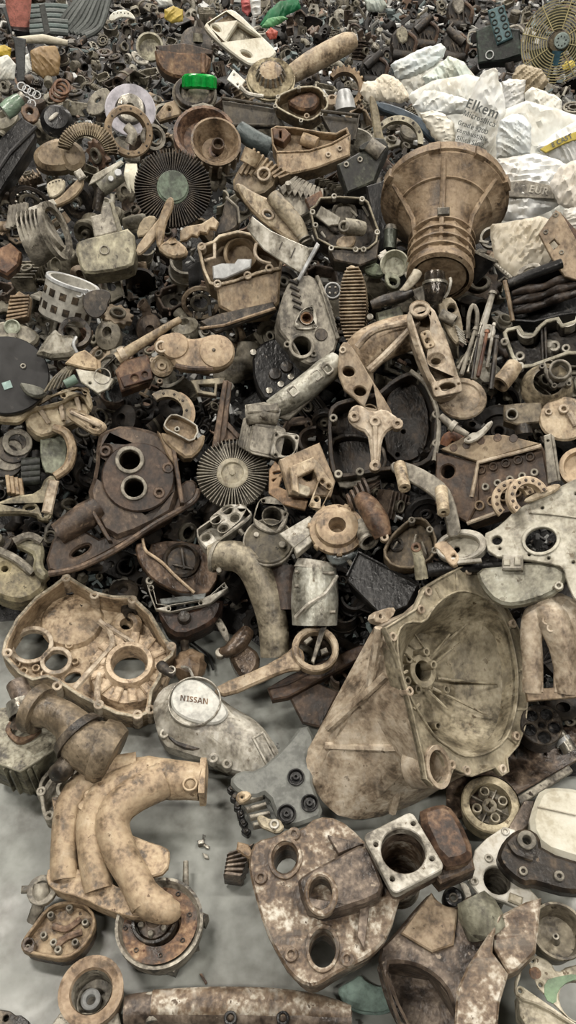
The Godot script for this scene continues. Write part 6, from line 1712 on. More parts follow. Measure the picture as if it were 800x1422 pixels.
	part("caked_body_lump", mat("tan", Color(0.78, 0.74, 0.66))).slab(sm(pg([80, 196, 100, 192, 118, 206, 118, 230, 100, 238, 86, 226], 2)), [], -20, 4, 6)
	thing("half_fin_wheel", "half finned cooling wheel with a dusty tan crown", "fin wheel", 120, 200, 0.32, 0.25)
	var cw := q2(122, 212)
	part("crown", mat("tan", Color(0.82, 0.78, 0.7))).lathe([[26, -12], [40, -12], [42, -6], [30, 0], [26, -2]], 24, cw, deg_to_rad(5), deg_to_rad(170))
	for i in 26:
		var w := deg_to_rad(10 + i * 6.2)
		part("fin", mat("grey", Color(1.0, 0.95, 0.85))).box(Vector3(cw.x + cos(w) * 32, cw.y + sin(w) * 32, -2), Vector3(18, 1.3, 8), 0.3, rad_to_deg(w))
	thing("black_crate", "black plastic crate with a thin rim at the heap's upper side", "crate", 22, 225, 0.28, 0.35, 0.15)
	part("crate_side", BLACK).slab(pg([-30, 222, 30, 162, 46, 172, 52, 190, -10, 284, -30, 280]), [], -60, 0, 3)
	part("rim", mat("black", Color(1, 1, 1).lightened(0.1))).tube([q(-20, 262, 3), q(14, 212, 4), q(50, 176, 4)], 3, 8)
	thing("round_black_part", "round black part with a pale smear behind the half finned wheel", "cap", 75, 165, 0.27, 0.4)
	part("dome", BLACK).lathe([[22, -12], [22, -4], [16, 2], [0, 4]], 26, q2(78, 164))
	part("smear_tab", WHITE).slab(sm(pg([66, 164, 78, 154, 82, 158, 70, 168], 6)), [], 1, 6)
	thing("glass_jar", "greenish cloudy jar lying on its side near the crate", "jar", 18, 148, 0.25, 0.35)
	part("jar_wall", mat("plain", Color(0.55, 0.64, 0.56), 0.0, 0.4)).tube([q(6, 156, 0), q(16, 148, 1), q(28, 138, 0)], [11, 12, 9], 18)
	part("jar_neck", ALU).tube([q(28, 138, 0), q(33, 134, 0)], [8, 8], 16)
	thing("chain_clump", "tangled bright chain clump above the green jar", "chain", 40, 128, 0.27, 0.3)
	for i in 7:
		part("link", BRIGHT).lathe([[4.5, -1], [6, -1], [6, 1], [4.5, 1], [4.5, -1]], 12, q2(30 + (i % 4) * 7, 120 + i * 4.0))
	thing("orange_coil", "rusty orange coil part among the far rubble", "coil", 82, 125, 0.22, 0.4)
	for i in 3:
		part("turn", mat("rust", Color(1, 0.8, 0.64))).ring(q2(80 + i * 3, 130 - i * 5, i * 3), 12, 8, i * 3 - 3, i * 3, 18)
	thing("pink_tan_flange", "tan brown flange plate with a hole beside the black crate", "flange", 40, 155, 0.25, 0.4)
	part("plate", mat("rust", Color(0.9, 0.84, 0.74))).slab(sm(pg([26, 150, 42, 140, 56, 154, 50, 170, 36, 168])), [ci(41, 154, 5, 12)], -6, 0)
	# --- slotted steel drum
	thing("slotted_drum", "bright steel clutch drum with square slots", "drum", 92, 412, 0.32, 0.25, -0.1)
	var dx := axis_to(q(96, 414, -14), Vector3(0.3, 0.86, 0.42))
	s = part("drum_wall", mat("plain", Color(0.84, 0.83, 0.79), 0.3, 0.8, 0.02))
	s.t = dx
	s.lathe([[34, -30], [36, -28], [36, 22], [34, 24], [31, 24], [30, -26], [34, -30]], 40)
	for k in 2:
		for i in 6:
			s = part("slot", mat("dark", Color(1, 0.95, 0.85)))
			s.t = dx * Transform3D(Basis(Vector3(0, 0, 1), deg_to_rad(-165 + i * 27 + k * 13)), Vector3.ZERO)
			s.box(Vector3(35.6, 0, -14 + k * 20), Vector3(2, 9, 10), 0.3)
	s = part("drum_lip", BRIGHT)
	s.t = dx
	s.ring(Vector2.ZERO, 37.5, 34, 20, 25, 40)
	s = part("drum_inside", own())
	s.t = dx
	s.disc(Vector2.ZERO, 30, -24, -20, 30)
	thing("drum_rivet_pair", "pair of ring shaped rivets joined on a clip at the slotted drum", "clip", 116, 408, 0.35, 0.2)
	for x in [110, 120]:
		part("eyelet", BRIGHT).ring(q2(x, 408 - (x - 110) * 0.2), 5, 2.8, -6, 1, 14)
	part("clip_bar", ALU).box(q(115, 407, -5), Vector3(16, 6, 3), 0.6, 8)
	thing("heart_gasket", "dark heart shaped rubber flap hanging on the slotted drum", "flap", 135, 421, 0.36, 0.2)
	part("flap", mat("dark", Color(1.0, 1.06, 1.0).clamp(), 0, 0.9, 0.2)).slab(sm(pg([114, 414, 122, 404, 140, 401, 152, 404, 155, 412, 150, 420, 149, 430, 138, 442, 126, 441, 116, 430]), 2), [], -4, 0, 1)
	thing("finned_clamp", "brown finned heat sink block beside the slotted drum", "heat sink", 24, 430, 0.3, 0.3)
	for i in 7:
		part("fin", mat("tan", Color(0.88, 0.8, 0.68))).slab(PackedVector2Array([q2(8 + i * 1.0, 446 - i * 5.4), q2(38 + i * 0.4, 440 - i * 4.6), q2(38 + i * 0.4, 437 - i * 4.6), q2(8 + i * 1.0, 443 - i * 5.4)]), [], -26, 2, 0.5)
	part("core", own()).slab(pg([10, 446, 40, 440, 44, 414, 26, 404, 12, 418], -6), [], -24, -6)
	thing("bearing_bracket", "grey arm casting with a round bearing seat under the finned heat sink", "arm", 28, 465, 0.27, 0.35)
	part("arm_body", mat("grey", Color(1.0, 1.02, 0.98).clamp())).slab(sm(pg([-20, 450, 8, 444, 30, 448, 56, 462, 50, 478, 26, 484, -20, 470])), [], -18, 0, 4)
	part("bearing", mat("alu", Color(0.85, 0.9, 0.86))).lathe([[11, -2], [11, 4], [9, 5], [7, 1], [0, 1]], 22, q2(17, 455))
	part("tail", GREY).tube([q(17, 464, 2), q(18, 476, 0)], [7, 9], 12)
	thing("silver_motor_shell", "bright broken motor shell in front of the slotted drum", "shell", 82, 478, 0.3, 0.3)
	part("shell_wall", mat("alu", Color(1, 1, 0.99), 0.4, 0.55, 0.03)).slab(pg([50, 490, 64, 468, 76, 456, 86, 464, 100, 464, 108, 470, 104, 480, 108, 488, 96, 494, 70, 496]), [], -16, 0, 5)
	part("cut_edge", BRIGHT).tube(curve([106, 468, -2, 102, 478, 0, 107, 490, -4]), 2.4, 7)
	part("dark_collar", DARK).lathe([[20, -16], [24, -14], [22, -4], [16, -6]], 22, q2(104, 462, -8))
	thing("black_disc", "large black flat disc with a small centre screw", "disc", 22, 515, 0.27, 0.4)
	part("plate", mat("black", Color(0.6, 0.6, 0.62), 0, 1.0, 0.03)).disc(q2(8, 520), 58, -8, 0, 44, 1.5)
	part("screw", ALU).ring(q2(32, 508, 2), 4, 2, -1, 2.5, 12)
	part("patch", mat("plain", Color(0.62, 0.72, 0.7), 0.3, 0.5)).slab(pg([2, 532, 14, 528, 18, 538, 6, 542], 0.5), [], -1, 1.2, 0.4)
	thing("leaf_springs", "little stack of dark curved springs below the motor shell", "springs", 84, 527, 0.28, 0.3)
	for i in 6:
		part("leaf", mat("grey", Color(0.8, 0.78, 0.72))).tube(curve([62 + i * 6, 544 - i * 1.5, 0, 74 + i * 5, 526 - i * 2, 3, 92 + i * 3, 510 - i * 0.6, 0]), 1.8, 7)
	thing("grey_green_plug", "greenish grey oval plug beside the curved springs", "plug", 98, 530, 0.29, 0.3)
	part("plug_body", mat("plain", Color(0.5, 0.6, 0.54))).tube([q(90, 534, 0), q(106, 526, 0)], [6, 7], 14)
	thing("pale_triangle", "flat pale triangular sheet with a round boss mark", "sheet", 130, 525, 0.3, 0.35)
	part("sheet", mat("alu", Color(1.0, 1.02, 0.98).clamp())).slab(pg([105, 512, 116, 514, 134, 516, 158, 526, 150, 540, 136, 546, 112, 530]), [ci(125, 532, 2, 8)], -4, 0)
	part("pressed_ring", ALU).ring(q2(142, 522, 1), 12, 10.5, -1, 1.4, 22)
	thing("tan_corner", "dusty tan folded corner piece above the pale triangular sheet", "corner", 115, 498, 0.31, 0.3)
	part("fold", mat("tan", Color(1.0, 0.94, 0.82))).slab(pg([90, 504, 104, 490, 118, 485, 134, 498, 136, 514, 118, 512]), [], -8, 0, 2)
	part("side", own()).slab(pg([134, 498, 140, 502, 140, 516, 136, 514], -2), [], -14, -2)
	thing("small_grey_cover", "small dark grey cover wedged above the wavy pale flange", "cover", 46, 536, 0.28, 0.3)
	part("shell", mat("grey", Color(0.75, 0.78, 0.78))).slab(sm(pg([25, 530, 40, 532, 60, 538, 66, 548, 50, 552, 34, 546])), [], -10, 0, 3)

var wrinkle := FastNoiseLite.new()
func sack(label: String, at: Array, lift: float, up: float, outline: Array, bulge: float, tint: Color, tie := []) -> void:
	thing("plastic_sack", label, "sack", at[0], at[1], lift, up, 0.0, "sacks piled on the scrap")
	wrinkle.seed = 77
	wrinkle.frequency = 0.055
	wrinkle.fractal_octaves = 3
	wrinkle.fractal_type = FastNoiseLite.FRACTAL_RIDGED
	var m := mat("bag", tint * Color(0.93, 0.94, 0.95), 0.0, 0.9, 0.0, 2.0)
	var rim := PackedVector2Array()
	for p in even(lift3(pg(outline), 0), 52):
		rim.append(Vector2(p.x, p.y) + Vector2(wrinkle.get_noise_2d(p.x * 5, p.y * 5), wrinkle.get_noise_2d(p.y * 5, p.x * 5)) * bulge * 0.14)
	var lo := rim[0]
	var hi := rim[0]
	for p in rim:
		lo = lo.min(p); hi = hi.max(p)
	var step := maxf(hi.x - lo.x, hi.y - lo.y) / 30.0
	var lean := fmod(at[0] * 1.7 + at[1] * 0.9, PI)
	var pts := rim.duplicate()
	var high := PackedFloat32Array()
	for p in rim: high.append(0.0)
	var y := lo.y
	while y < hi.y:
		var x := lo.x + step * 0.5 * (int((y - lo.y) / step) % 2)
		while x < hi.x:
			var p := Vector2(x, y) + Vector2(wrinkle.get_noise_2d(x * 9, y * 9), wrinkle.get_noise_2d(x * 9 + 50, y * 9)) * step * 0.2
			if Geometry2D.is_point_in_polygon(p, rim):
				var near := 1e9
				for i in rim.size():
					near = minf(near, p.distance_to(Geometry2D.get_closest_point_to_segment(p, rim[i], rim[(i + 1) % rim.size()])))
				if near > step * 0.5:
					var fill := 0.18 + 0.82 * (1.0 - exp(-near / (bulge * 1.0)))
					var w := p.rotated(lean)
					var n := wrinkle.get_noise_2d(w.x * 0.3 + at[0] * 3, w.y * 1.3 + at[1] * 3)
					var n2 := wrinkle.get_noise_2d(w.y * 0.7 + at[1], w.x * 2.0 - at[0])
					pts.append(p)
					high.append(bulge * fill * (0.8 + n * 0.6 + n2 * 0.12))
			x += step
		y += step
	var body := part("sack_body", m)
	var tris := Geometry2D.triangulate_delaunay(pts)
	for i in range(0, tris.size(), 3):
		var a := tris[i]
		var b := tris[i + 1]
		var d := tris[i + 2]
		if not Geometry2D.is_point_in_polygon((pts[a] + pts[b] + pts[d]) / 3.0, rim): continue
		if (pts[b] - pts[a]).cross(pts[d] - pts[a]) < 0:
			b = tris[i + 2]; d = tris[i + 1]
		body.tri(Vector3(pts[a].x, pts[a].y, high[a]), Vector3(pts[b].x, pts[b].y, high[b]), Vector3(pts[d].x, pts[d].y, high[d]))
	var mid := (lo + hi) / 2
	var under := PackedVector3Array()
	var edge := PackedVector3Array()
	for p in rim:
		edge.append(Vector3(p.x, p.y, 0))
		under.append(Vector3(lerpf(mid.x, p.x, 0.8), lerpf(mid.y, p.y, 0.8), -bulge * 0.8))
	body.loft([under, edge], true, false)
	for t in tie:
		part("folded_edge", m).slab(sm(pg(t, bulge * 0.3)), [], bulge * 0.1, bulge * 0.3, 1.0)

func printed(px: float, py: float, z: float, text: String, h: float, slant: float, m: Material, called := "printed_letter_row") -> void:
	var tm := TextMesh.new()
	tm.text = text
	tm.font_size = 32
	tm.pixel_size = h * f.s / 32.0
	tm.depth = 0.0008
	var sf := SystemFont.new()
	sf.font_names = PackedStringArray(["Droid Sans"])
	sf.font_weight = 600
	tm.font = sf
	var t := MeshInstance3D.new()
	t.name = called
	t.mesh = tm
	t.material_override = m
	t.transform = Transform3D(Basis(Vector3(0, 0, 1), deg_to_rad(slant)), q(px, py, z) * f.s)
	node.add_child(t, true)

func sacks_and_fan() -> void:
	var s: Shape
	var ink := mat("plain", Color(0.42, 0.44, 0.43), 0, 1, 0)
	sack("white sack printed with dark lettering, standing behind the upright bell housing", [668, 165], 0.36, 0.1, [668, 104, 690, 94, 692, 112, 700, 135, 703, 157, 696, 186, 694, 222, 628, 222, 632, 191, 644, 157, 660, 118], 10, Color(1, 1, 0.99), [[664, 116, 668, 100, 692, 92, 691, 114]])
	for r in [[670, 151, "Elkem", 16, -25], [666, 165, "Microsilica", 9, -25], [657, 177, "Grade 920D", 8, -23], [656, 187, "combustible", 7.5, -22], [653, 197, "Silica SiO2", 8, -21]]:
		printed(r[0], r[1], 18.0, r[2], r[3], r[4], ink)
	for d in [["big white sack lying flat beneath the lettered sack", [640, 175], [566, 132, 600, 112, 650, 104, 704, 118, 706, 212, 650, 222, 610, 204, 584, 170]], ["big white sack spread under the grey band sack", [745, 240], [684, 160, 730, 140, 800, 160, 840, 170, 840, 340, 760, 320, 690, 330, 676, 240]], ["flat white sack under the top of the sack pile", [610, 105], [548, 108, 590, 86, 640, 84, 664, 112, 650, 146, 600, 152, 560, 140]]]:
		sack(d[0], d[1], 0.25, 0.25, d[2], 10, Color(0.95, 0.95, 0.93))
	sack("small white sack crumpled just behind the lettered sack", [716, 134], 0.36, 0.1, [696, 114, 708, 110, 730, 112, 727, 140, 722, 162, 704, 162, 698, 138], 10, Color(1, 1, 1))
	sack("white sack with creased shoulder beside the lettered sack", [714, 188], 0.37, 0.15, [694, 168, 710, 158, 726, 160, 738, 176, 736, 214, 690, 222, 688, 196], 12, Color(0.97, 0.99, 1))
	sack("upright white sack with a rolled open top", [752, 160], 0.35, 0.1, [728, 130, 740, 121, 758, 128, 780, 138, 780, 164, 760, 188, 738, 208, 730, 180], 12, Color(0.99, 0.98, 0.95), [[730, 132, 740, 120, 760, 130, 780, 138, 778, 144, 750, 138, 734, 148]])
	sack("tan beige dusty sack slumped below the fan", [735, 112], 0.3, 0.2, [710, 110, 716, 94, 726, 90, 752, 97, 762, 114, 750, 130, 726, 136, 714, 146, 706, 126], 14, Color(0.72, 0.66, 0.56))
	sack("white sack with a grey printed band lying flat", [740, 250], 0.3, 0.3, [690, 222, 740, 214, 770, 220, 800, 236, 790, 276, 760, 296, 720, 310, 690, 306, 684, 260], 14, Color(1, 1, 1))
	part("printed_band", mat("grey", Color(1.05, 1.08, 1.1).clamp(), 0, 1, 0)).slab(pg([690, 254, 730, 250, 768, 258, 770, 276, 730, 274, 690, 272], 16), [], 12, 16, 0.5)
	printed(748, 264, 17, "EUR", 14, -14, WHITE)
	sack("white sack with a yellow label strip at the border", [790, 195], 0.34, 0.2, [744, 206, 766, 188, 800, 168, 840, 160, 840, 230, 800, 232, 764, 224], 14, Color(1, 1, 1))
	part("yellow_label", mat("plain", Color(0.86, 0.78, 0.36), 0, 1, 0)).slab(pg([750, 207, 772, 194, 806, 180, 820, 178, 820, 188, 786, 198, 758, 212], 17), [], 12, 17, 0.5)
	printed(780, 195, 18, "E CAST", 9, 20, ink)
	sack("long white sack lying on top of the sack pile", [580, 84], 0.3, 0.2, [542, 90, 566, 76, 590, 66, 612, 61, 619, 66, 616, 80, 592, 98, 570, 108, 550, 112, 546, 100], 12, Color(0.96, 0.99, 1))
	sack("white sack with pale green tint behind the long top sack", [624, 100], 0.28, 0.2, [586, 108, 604, 94, 622, 78, 644, 86, 656, 106, 644, 120, 614, 124, 592, 122], 12, Color(0.93, 0.97, 0.94))
	sack("crumpled white sack in the middle of the sack pile", [612, 142], 0.35, 0.2, [572, 148, 588, 126, 606, 126, 634, 134, 654, 142, 644, 158, 610, 162, 588, 160], 11, Color(0.99, 1, 1))
	sack("white sack beside the lettered sack's shoulder", [640, 122], 0.33, 0.2, [612, 126, 628, 114, 646, 107, 662, 118, 660, 142, 640, 146, 622, 136], 10, Color(0.99, 0.98, 0.97))
	sack("small cream sack crumpled above the blue wheel arch", [534, 124], 0.33, 0.25, [500, 130, 504, 114, 520, 112, 530, 103, 546, 106, 558, 116, 570, 138, 556, 144, 528, 140, 510, 142], 11, Color(0.97, 0.93, 0.86))
	sack("cream white sack sagging behind the blue wheel arch", [606, 182], 0.31, 0.2, [580, 158, 600, 154, 616, 158, 630, 172, 634, 206, 616, 208, 600, 190], 11, Color(0.97, 0.95, 0.9))
	sack("dirty flattened sack below the grey band sack", [725, 340], 0.27, 0.4, [680, 312, 710, 308, 752, 300, 772, 310, 776, 344, 756, 374, 716, 386, 690, 370, 682, 340], 10, Color(0.86, 0.82, 0.75))
	sack("dusty white sack with a knotted neck at the border", [792, 262], 0.33, 0.25, [762, 256, 776, 232, 800, 222, 840, 226, 840, 300, 800, 296, 774, 284], 14, Color(0.97, 0.94, 0.9))
	sack("grey white sack half seen at the border below the knotted sack", [796, 308], 0.31, 0.3, [780, 292, 800, 288, 840, 292, 840, 336, 806, 330, 786, 316], 12, Color(0.96, 0.95, 0.93))
	# --- fan
	thing("pedestal_fan", "old pedestal fan with a pale wire cage standing behind the sacks", "fan", 775, 57, 0.36, 0.0, -0.1)
	var c := q2(776, 58)
	var wire := mat("plain", Color(0.72, 0.68, 0.5), 0.0, 1.0, 0)
	for i in 11:
		var r := 16.0 + i * 3.4
		part("cage_ring", wire).lathe([[r - 0.6, 6 - i * 0.6], [r + 0.6, 6 - i * 0.6], [r + 0.6, 7.2 - i * 0.6], [r - 0.6, 7.2 - i * 0.6], [r - 0.6, 6 - i * 0.6]], 40, c)
	for i in 8:
		var w := deg_to_rad(22 + 45 * i)
		part("cage_wire", wire).tube([Vector3(c.x + cos(w) * 15, c.y + sin(w) * 15, 7.5), Vector3(c.x + cos(w) * 51, c.y + sin(w) * 51, 1.0)], 0.8, 6)
	for i in 3:
		var w := deg_to_rad(80 + 120 * i)
		part("blade", mat("plain", Color(0.35, 0.36, 0.3), 0, 0.7, 0)).slab(PackedVector2Array([c + Vector2(cos(w), sin(w)) * 8, c + Vector2(cos(w - 0.3), sin(w - 0.3)) * 40, c + Vector2(cos(w + 0.2), sin(w + 0.2)) * 44, c + Vector2(cos(w + 0.8), sin(w + 0.8)) * 34]), [], -6, -4, 0.5)
	part("motor", mat("grey", Color(0.72, 0.68, 0.6))).lathe([[14, -26], [16, -14], [14, 2], [12, 6], [0, 8]], 24, c)
	s = part("motor_cap", mat("plain", Color(0.62, 0.68, 0.66)))
	s.lathe([[9.5, 2], [10.5, 8], [9, 11], [0, 11]], 22, q2(781, 57))
	for i in 8:
		part("cap_vent", BLACK).disc(q2(781, 57) + Vector2(cos(TAU * i / 8), sin(TAU * i / 8)) * 5.8, 1.1, 10, 11.8, 6)
	part("neck", mat("plain", Color(0.25, 0.4, 0.46), 0, 0.8, 0)).tube([q(775, 70, 2), q(772, 90, 0)], [8, 6], 14)
	part("pole", BLACK).tube([q(772, 90, 0), q(768, 104, -2), q(760, 150, -14)], [3.6, 4.2, 4.4], 12)
	part("pole_sleeve", BRIGHT).tube([q(772, 92, 0), q(770, 103, -1)], [4, 4], 12)
	sack("small yellow plastic bag behind the fan pole", [792, 90], 0.24, 0.2, [780, 92, 786, 85, 797, 84, 799, 92, 792, 98, 782, 98], 5, Color(0.9, 0.8, 0.35))
	sack("faded yellow cloth bag under the fan cage", [746, 82], 0.27, 0.2, [737, 84, 744, 76, 756, 78, 758, 88, 746, 92], 5, Color(0.78, 0.68, 0.42))

func top_things() -> void:
	var s: Shape
	thing("wheel_arch", "dark blue painted curved wheel arch with pale chips", "wheel arch", 575, 172, 0.31, 0.3)
	part("arch_band", mat("plain", Color(0.24, 0.3, 0.35), 0, 0.8)).slab(sm(pg([520, 142, 534, 141, 566, 152, 590, 166, 612, 186, 628, 204, 616, 208, 600, 196, 578, 174, 552, 160, 526, 152])), [], -14, 0, 2)
	thing("ring_flange", "pale ring flange with bolt holes inside the blue wheel arch", "flange", 556, 188, 0.29, 0.35)
	part("ring_band", mat("alu", Color(0.95, 0.94, 0.88))).lathe([[28, -8], [35, -8], [36, 0], [34, 1], [28, 1], [28, -8]], 30, q2(552, 196), deg_to_rad(-10), deg_to_rad(200))
	for i in 5:
		var w := deg_to_rad(20 + i * 28)
		part("bolt_eye", DARK).disc(q2(552, 196) + Vector2(cos(w), sin(w)) * 32, 2.4, 0, 1.6, 10)
	thing("pale_lever", "pale dirty lever arm standing up beside the ring flange", "lever", 520, 170, 0.33, 0.2)
	part("arm", mat("alu", Color(0.85, 0.82, 0.74))).slab(sm(pg([512, 134, 518, 130, 526, 150, 530, 180, 538, 206, 526, 210, 518, 180])), [], -8, 0, 2)
	thing("clutch_bowl", "open bowl casting with a notched pale rim and brown inside", "housing", 420, 143, 0.33, 0.4)
	var cb := sm(pg([380, 147, 386, 132, 400, 126, 415, 120, 440, 119, 452, 130, 458, 146, 447, 158, 432, 169, 417, 167, 396, 157]))
	tray("bowl_wall", mat("grey", Color(0.95, 0.88, 0.78)), cb, 2.5, 24, [])
	part("rim_edge", mat("alu", Color(0.98, 0.96, 0.9))).slab(cb, [shrink(cb, 2.4)], -1, 1.4, 0.5)
	part("inner_lump", mat("rust", Color(0.9, 0.8, 0.68))).slab(sm(pg([396, 144, 412, 134, 436, 128, 446, 142, 436, 156, 416, 156], -14)), [], -24, -8, 3)
	part("inner_post", TAN).ring(q2(426, 160, -2), 4, 2, -22, -3, 12)
	bosses("bolt_eye", ALU, [386, 134, 415, 121, 452, 132, 446, 158, 418, 167, 382, 147], 3, 1.4, -6, 2)
	thing("black_channel", "long dark grey metal channel behind the notched bowl", "channel", 345, 156, 0.3, 0.35)
	part("channel_floor", mat("grey", Color(0.5, 0.48, 0.45))).slab(pg([308, 136, 384, 148, 396, 172, 312, 172]), [], -16, -6)
	part("channel_lip", own()).tube([q(308, 136, 0), q(384, 148, 0)], 2.2, 7)
	part("channel_lip", own()).tube([q(312, 173, 1), q(390, 174, 1)], 2.6, 7)
	thing("black_open_box", "dark grey open box with a raised frame beside the notched bowl", "box", 480, 170, 0.29, 0.35)
	part("box_floor", mat("grey", Color(0.5, 0.48, 0.45))).slab(pg([446, 156, 498, 160, 492, 192, 462, 186]), [], -20, -8)
	part("frame_bar", own()).tube([q(446, 154, 0), q(499, 160, 1), q(492, 194, 0)], 2.4, 7)
	thing("toothed_band", "brown toothed belt wheel standing on edge near the sacks", "wheel", 487, 115, 0.33, 0.2)
	s = part("band", mat("tan", Color(0.86, 0.76, 0.62)))
	s.lathe([[20, -18], [26, -18], [26, 2], [20, 2], [20, -18]], 30, q2(478, 122), deg_to_rad(-60), deg_to_rad(140))
	for i in 12:
		var w := deg_to_rad(-52 + i * 16)
		part("tooth", mat("tan", Color(1, 0.92, 0.8))).box(Vector3(q2(478, 122).x + cos(w) * 27, q2(478, 122).y + sin(w) * 27, -8), Vector3(4, 3, 18), 0.5, rad_to_deg(w))
	thing("silver_thimble", "bright silver thimble shaped cup beside the toothed belt wheel", "cup", 479, 142, 0.33, 0.3)
	part("cup_wall", BRIGHT).tube([q(480, 152, 0), q(479, 140, 2), q(478, 128, 0)], [14, 13, 9], 18)
	thing("box_beam", "thick pale rounded beam jutting from the far rubble", "beam", 450, 75, 0.35, 0.15)
	part("beam_body", mat("tan", Color(0.98, 0.95, 0.88))).tube(curve([404, 104, -4, 430, 88, 0, 462, 70, 2, 482, 60, 2, 494, 56, 0]), spread([12, 15, 15, 14, 9]), 18)
	part("scar", DARK).disc(q2(464, 66, 15), 4, 10, 16, 10)
	thing("bearing_cone", "toothed bearing cone on a bright flat ring", "bearing", 378, 106, 0.34, 0.55)
	part("flat_ring", mat("alu", Color(0.9, 0.86, 0.76), 0.4, 0.6)).lathe([[32, -10], [34, -8], [34, -4], [30, -2], [33, 0], [32, 2], [20, 3]], 32, q2(376, 108))
	part("cone", mat("tan", Color(0.95, 0.9, 0.8))).lathe([[20, 0], [15, 14], [8, 18], [0, 18]], 24, q2(376, 108))
	for i in 16:
		var w := TAU * i / 16
		part("roller", GREY).tube([Vector3(q2(376, 108).x + cos(w) * 20, q2(376, 108).y + sin(w) * 20, 3), Vector3(q2(376, 108).x + cos(w) * 15, q2(376, 108).y + sin(w) * 15, 14)], 1.8, 6)
	thing("sink_tray", "white dirty moulded tray with a deep square recess", "tray", 332, 52, 0.37, 0.35)
	var tr := sm(pg([282, 34, 300, 22, 318, 11, 330, 16, 358, 44, 385, 70, 380, 80, 352, 91, 340, 87, 312, 66, 288, 44]))
	var rc := pg([330, 31, 362, 52, 343, 68, 314, 56])
	part("tray_top", mat("bag", Color(0.93, 0.92, 0.87))).slab(tr, [rc, el(300, 39, 7, 3, -35, 14), el(342, 75, 8, 3.4, -25, 14)], -10, 0, 2)
	part("recess_floor", mat("alu", Color(0.95, 0.94, 0.9), 0.3, 0.6)).slab(pg([328, 36, 360, 54, 342, 68, 316, 56], -14), [], -20, -14)
	part("recess_wall", mat("tan", Color(0.9, 0.86, 0.78))).slab(shrink(tr, 3), [rc], -18, -8)
	part("skirt", own()).slab(shrink(tr, 6), [], -26, -18)
	thing("rust_pan", "rusty square pan filled with greasy parts below the white tray", "pan", 256, 88, 0.32, 0.25)
	part("pan_wall", mat("rust", Color(0.92, 0.84, 0.7))).slab(sm(pg([214, 66, 230, 70, 262, 73, 294, 74, 290, 98, 276, 108, 246, 108, 226, 100, 216, 84])), [], -30, 0, 3)
	part("pan_top", mat("brown", Color(0.9, 0.8, 0.7))).slab(pg([216, 64, 256, 60, 296, 70, 294, 76, 250, 76, 222, 72], -4), [], -30, -3)
	part("strap", mat("rust", Color(1, 0.9, 0.76))).box(q(282, 88, 1), Vector3(6, 26, 4), 1, 0)
	thing("green_ring", "bright green plastic ring cap below the rust pan", "ring", 277, 111, 0.35, 0.3)
	s = part("ring_wall", mat("plain", Color(0.02, 0.72, 0.28), 0, 0.5, 0))
	s.t = axis_to(q(277, 116, 0), Vector3(0, 0.95, 0.3))
	s.lathe([[20, -8], [23, -6], [23, 8], [21, 10], [16, 10], [15, -8]], 30)
	for i in 12:
		s = part("grip", mat("plain", Color(0.05, 0.66, 0.26), 0, 0.5, 0))
		s.t = axis_to(q(277, 116, 0), Vector3(0, 0.95, 0.3)) * Transform3D(Basis(Vector3(0, 0, 1), TAU * i / 12), Vector3.ZERO)
		s.box(Vector3(23, 0, 1), Vector3(2, 5, 13), 0.6)
	thing("disc_stack", "dark disc stack with a flat rim directly under the green ring", "disc", 270, 130, 0.31, 0.55)
	part("lower_disc", mat("grey", Color(0.72, 0.7, 0.65))).lathe([[26, -14], [31, -8], [31, -2], [27, 0], [24, 4], [0, 5]], 32, q2(270, 128))
	part("upper_disc", DARK).ring(q2(270, 126, 8), 27, 20, 2, 9, 30)
	thing("white_tag", "white metal tag with two holes near the bearing cone", "tag", 328, 110, 0.36, 0.3)
	part("tag_plate", mat("bag", Color(0.98, 0.98, 0.96))).slab(pg([315, 110, 324, 96, 341, 112, 332, 124]), [ci(325, 104, 1.6, 8), ci(330, 117, 1.6, 8)], -3, 0, 0.8)
	part("tail", ALU).tube(curve([334, 120, -1, 344, 130, 0, 366, 134, 0]), 3, 8)
	thing("slotted_bracket", "grey bracket with two square openings under the disc stack", "bracket", 282, 153, 0.3, 0.3)
	part("bracket_body", mat("grey", Color(1.08, 1.1, 1.06).clamp())).slab(pg([266, 146, 282, 142, 296, 146, 298, 162, 282, 164, 268, 162]), [pg([272, 150, 280, 149, 280, 159, 273, 160]), pg([287, 149, 294, 150, 293, 160, 286, 160])], -10, 0, 1)
	thing("rusty_plate_stub", "tan brown plate with a bolt hole under the disc stack", "plate", 238, 150, 0.28, 0.35)
	part("plate", mat("tan", Color(0.8, 0.74, 0.64))).slab(pg([216, 160, 230, 142, 242, 138, 252, 154, 250, 160, 222, 168]), [ci(235, 151, 2.5, 10)], -10, 0, 2)
	thing("steel_tube_dark", "dark blue grey tube lying beside the flared cup", "tube", 350, 195, 0.27, 0.35)
	part("tube_wall", mat("plain", Color(0.36, 0.4, 0.4), 0.2, 0.7)).tube([q(332, 180, 0), q(352, 194, 2), q(376, 206, 0)], [12, 13, 13], 16, 0.8)
	thing("teal_engine_block", "dark teal engine block with two rows of bores behind the sacks", "engine block", 672, 58, 0.3, 0.2, -0.1)
	part("block_body", mat("dark", Color(0.75, 0.95, 0.98))).slab(pg([660, 42, 680, 34, 722, 40, 724, 76, 700, 84, 664, 88]), [], -30, 0, 2)
	part("bore_deck", mat("plain", Color(0.36, 0.48, 0.5), 0.2, 0.7)).slab(pg([677, 14, 700, 6, 712, 52, 690, 62], 6), [], -20, 6, 1.5)
	for i in 4:
		part("bore", own()).ring(q2(684 + i * 3, 20 + i * 11, 7), 4, 2.4, 2, 8, 12)
		part("bore", own()).ring(q2(696 + i * 3, 14 + i * 11, 7), 4, 2.4, 2, 8, 12)
	part("white_ring", BRIGHT).ring(q2(680, 76, 3), 6, 4.4, -2, 3, 16)
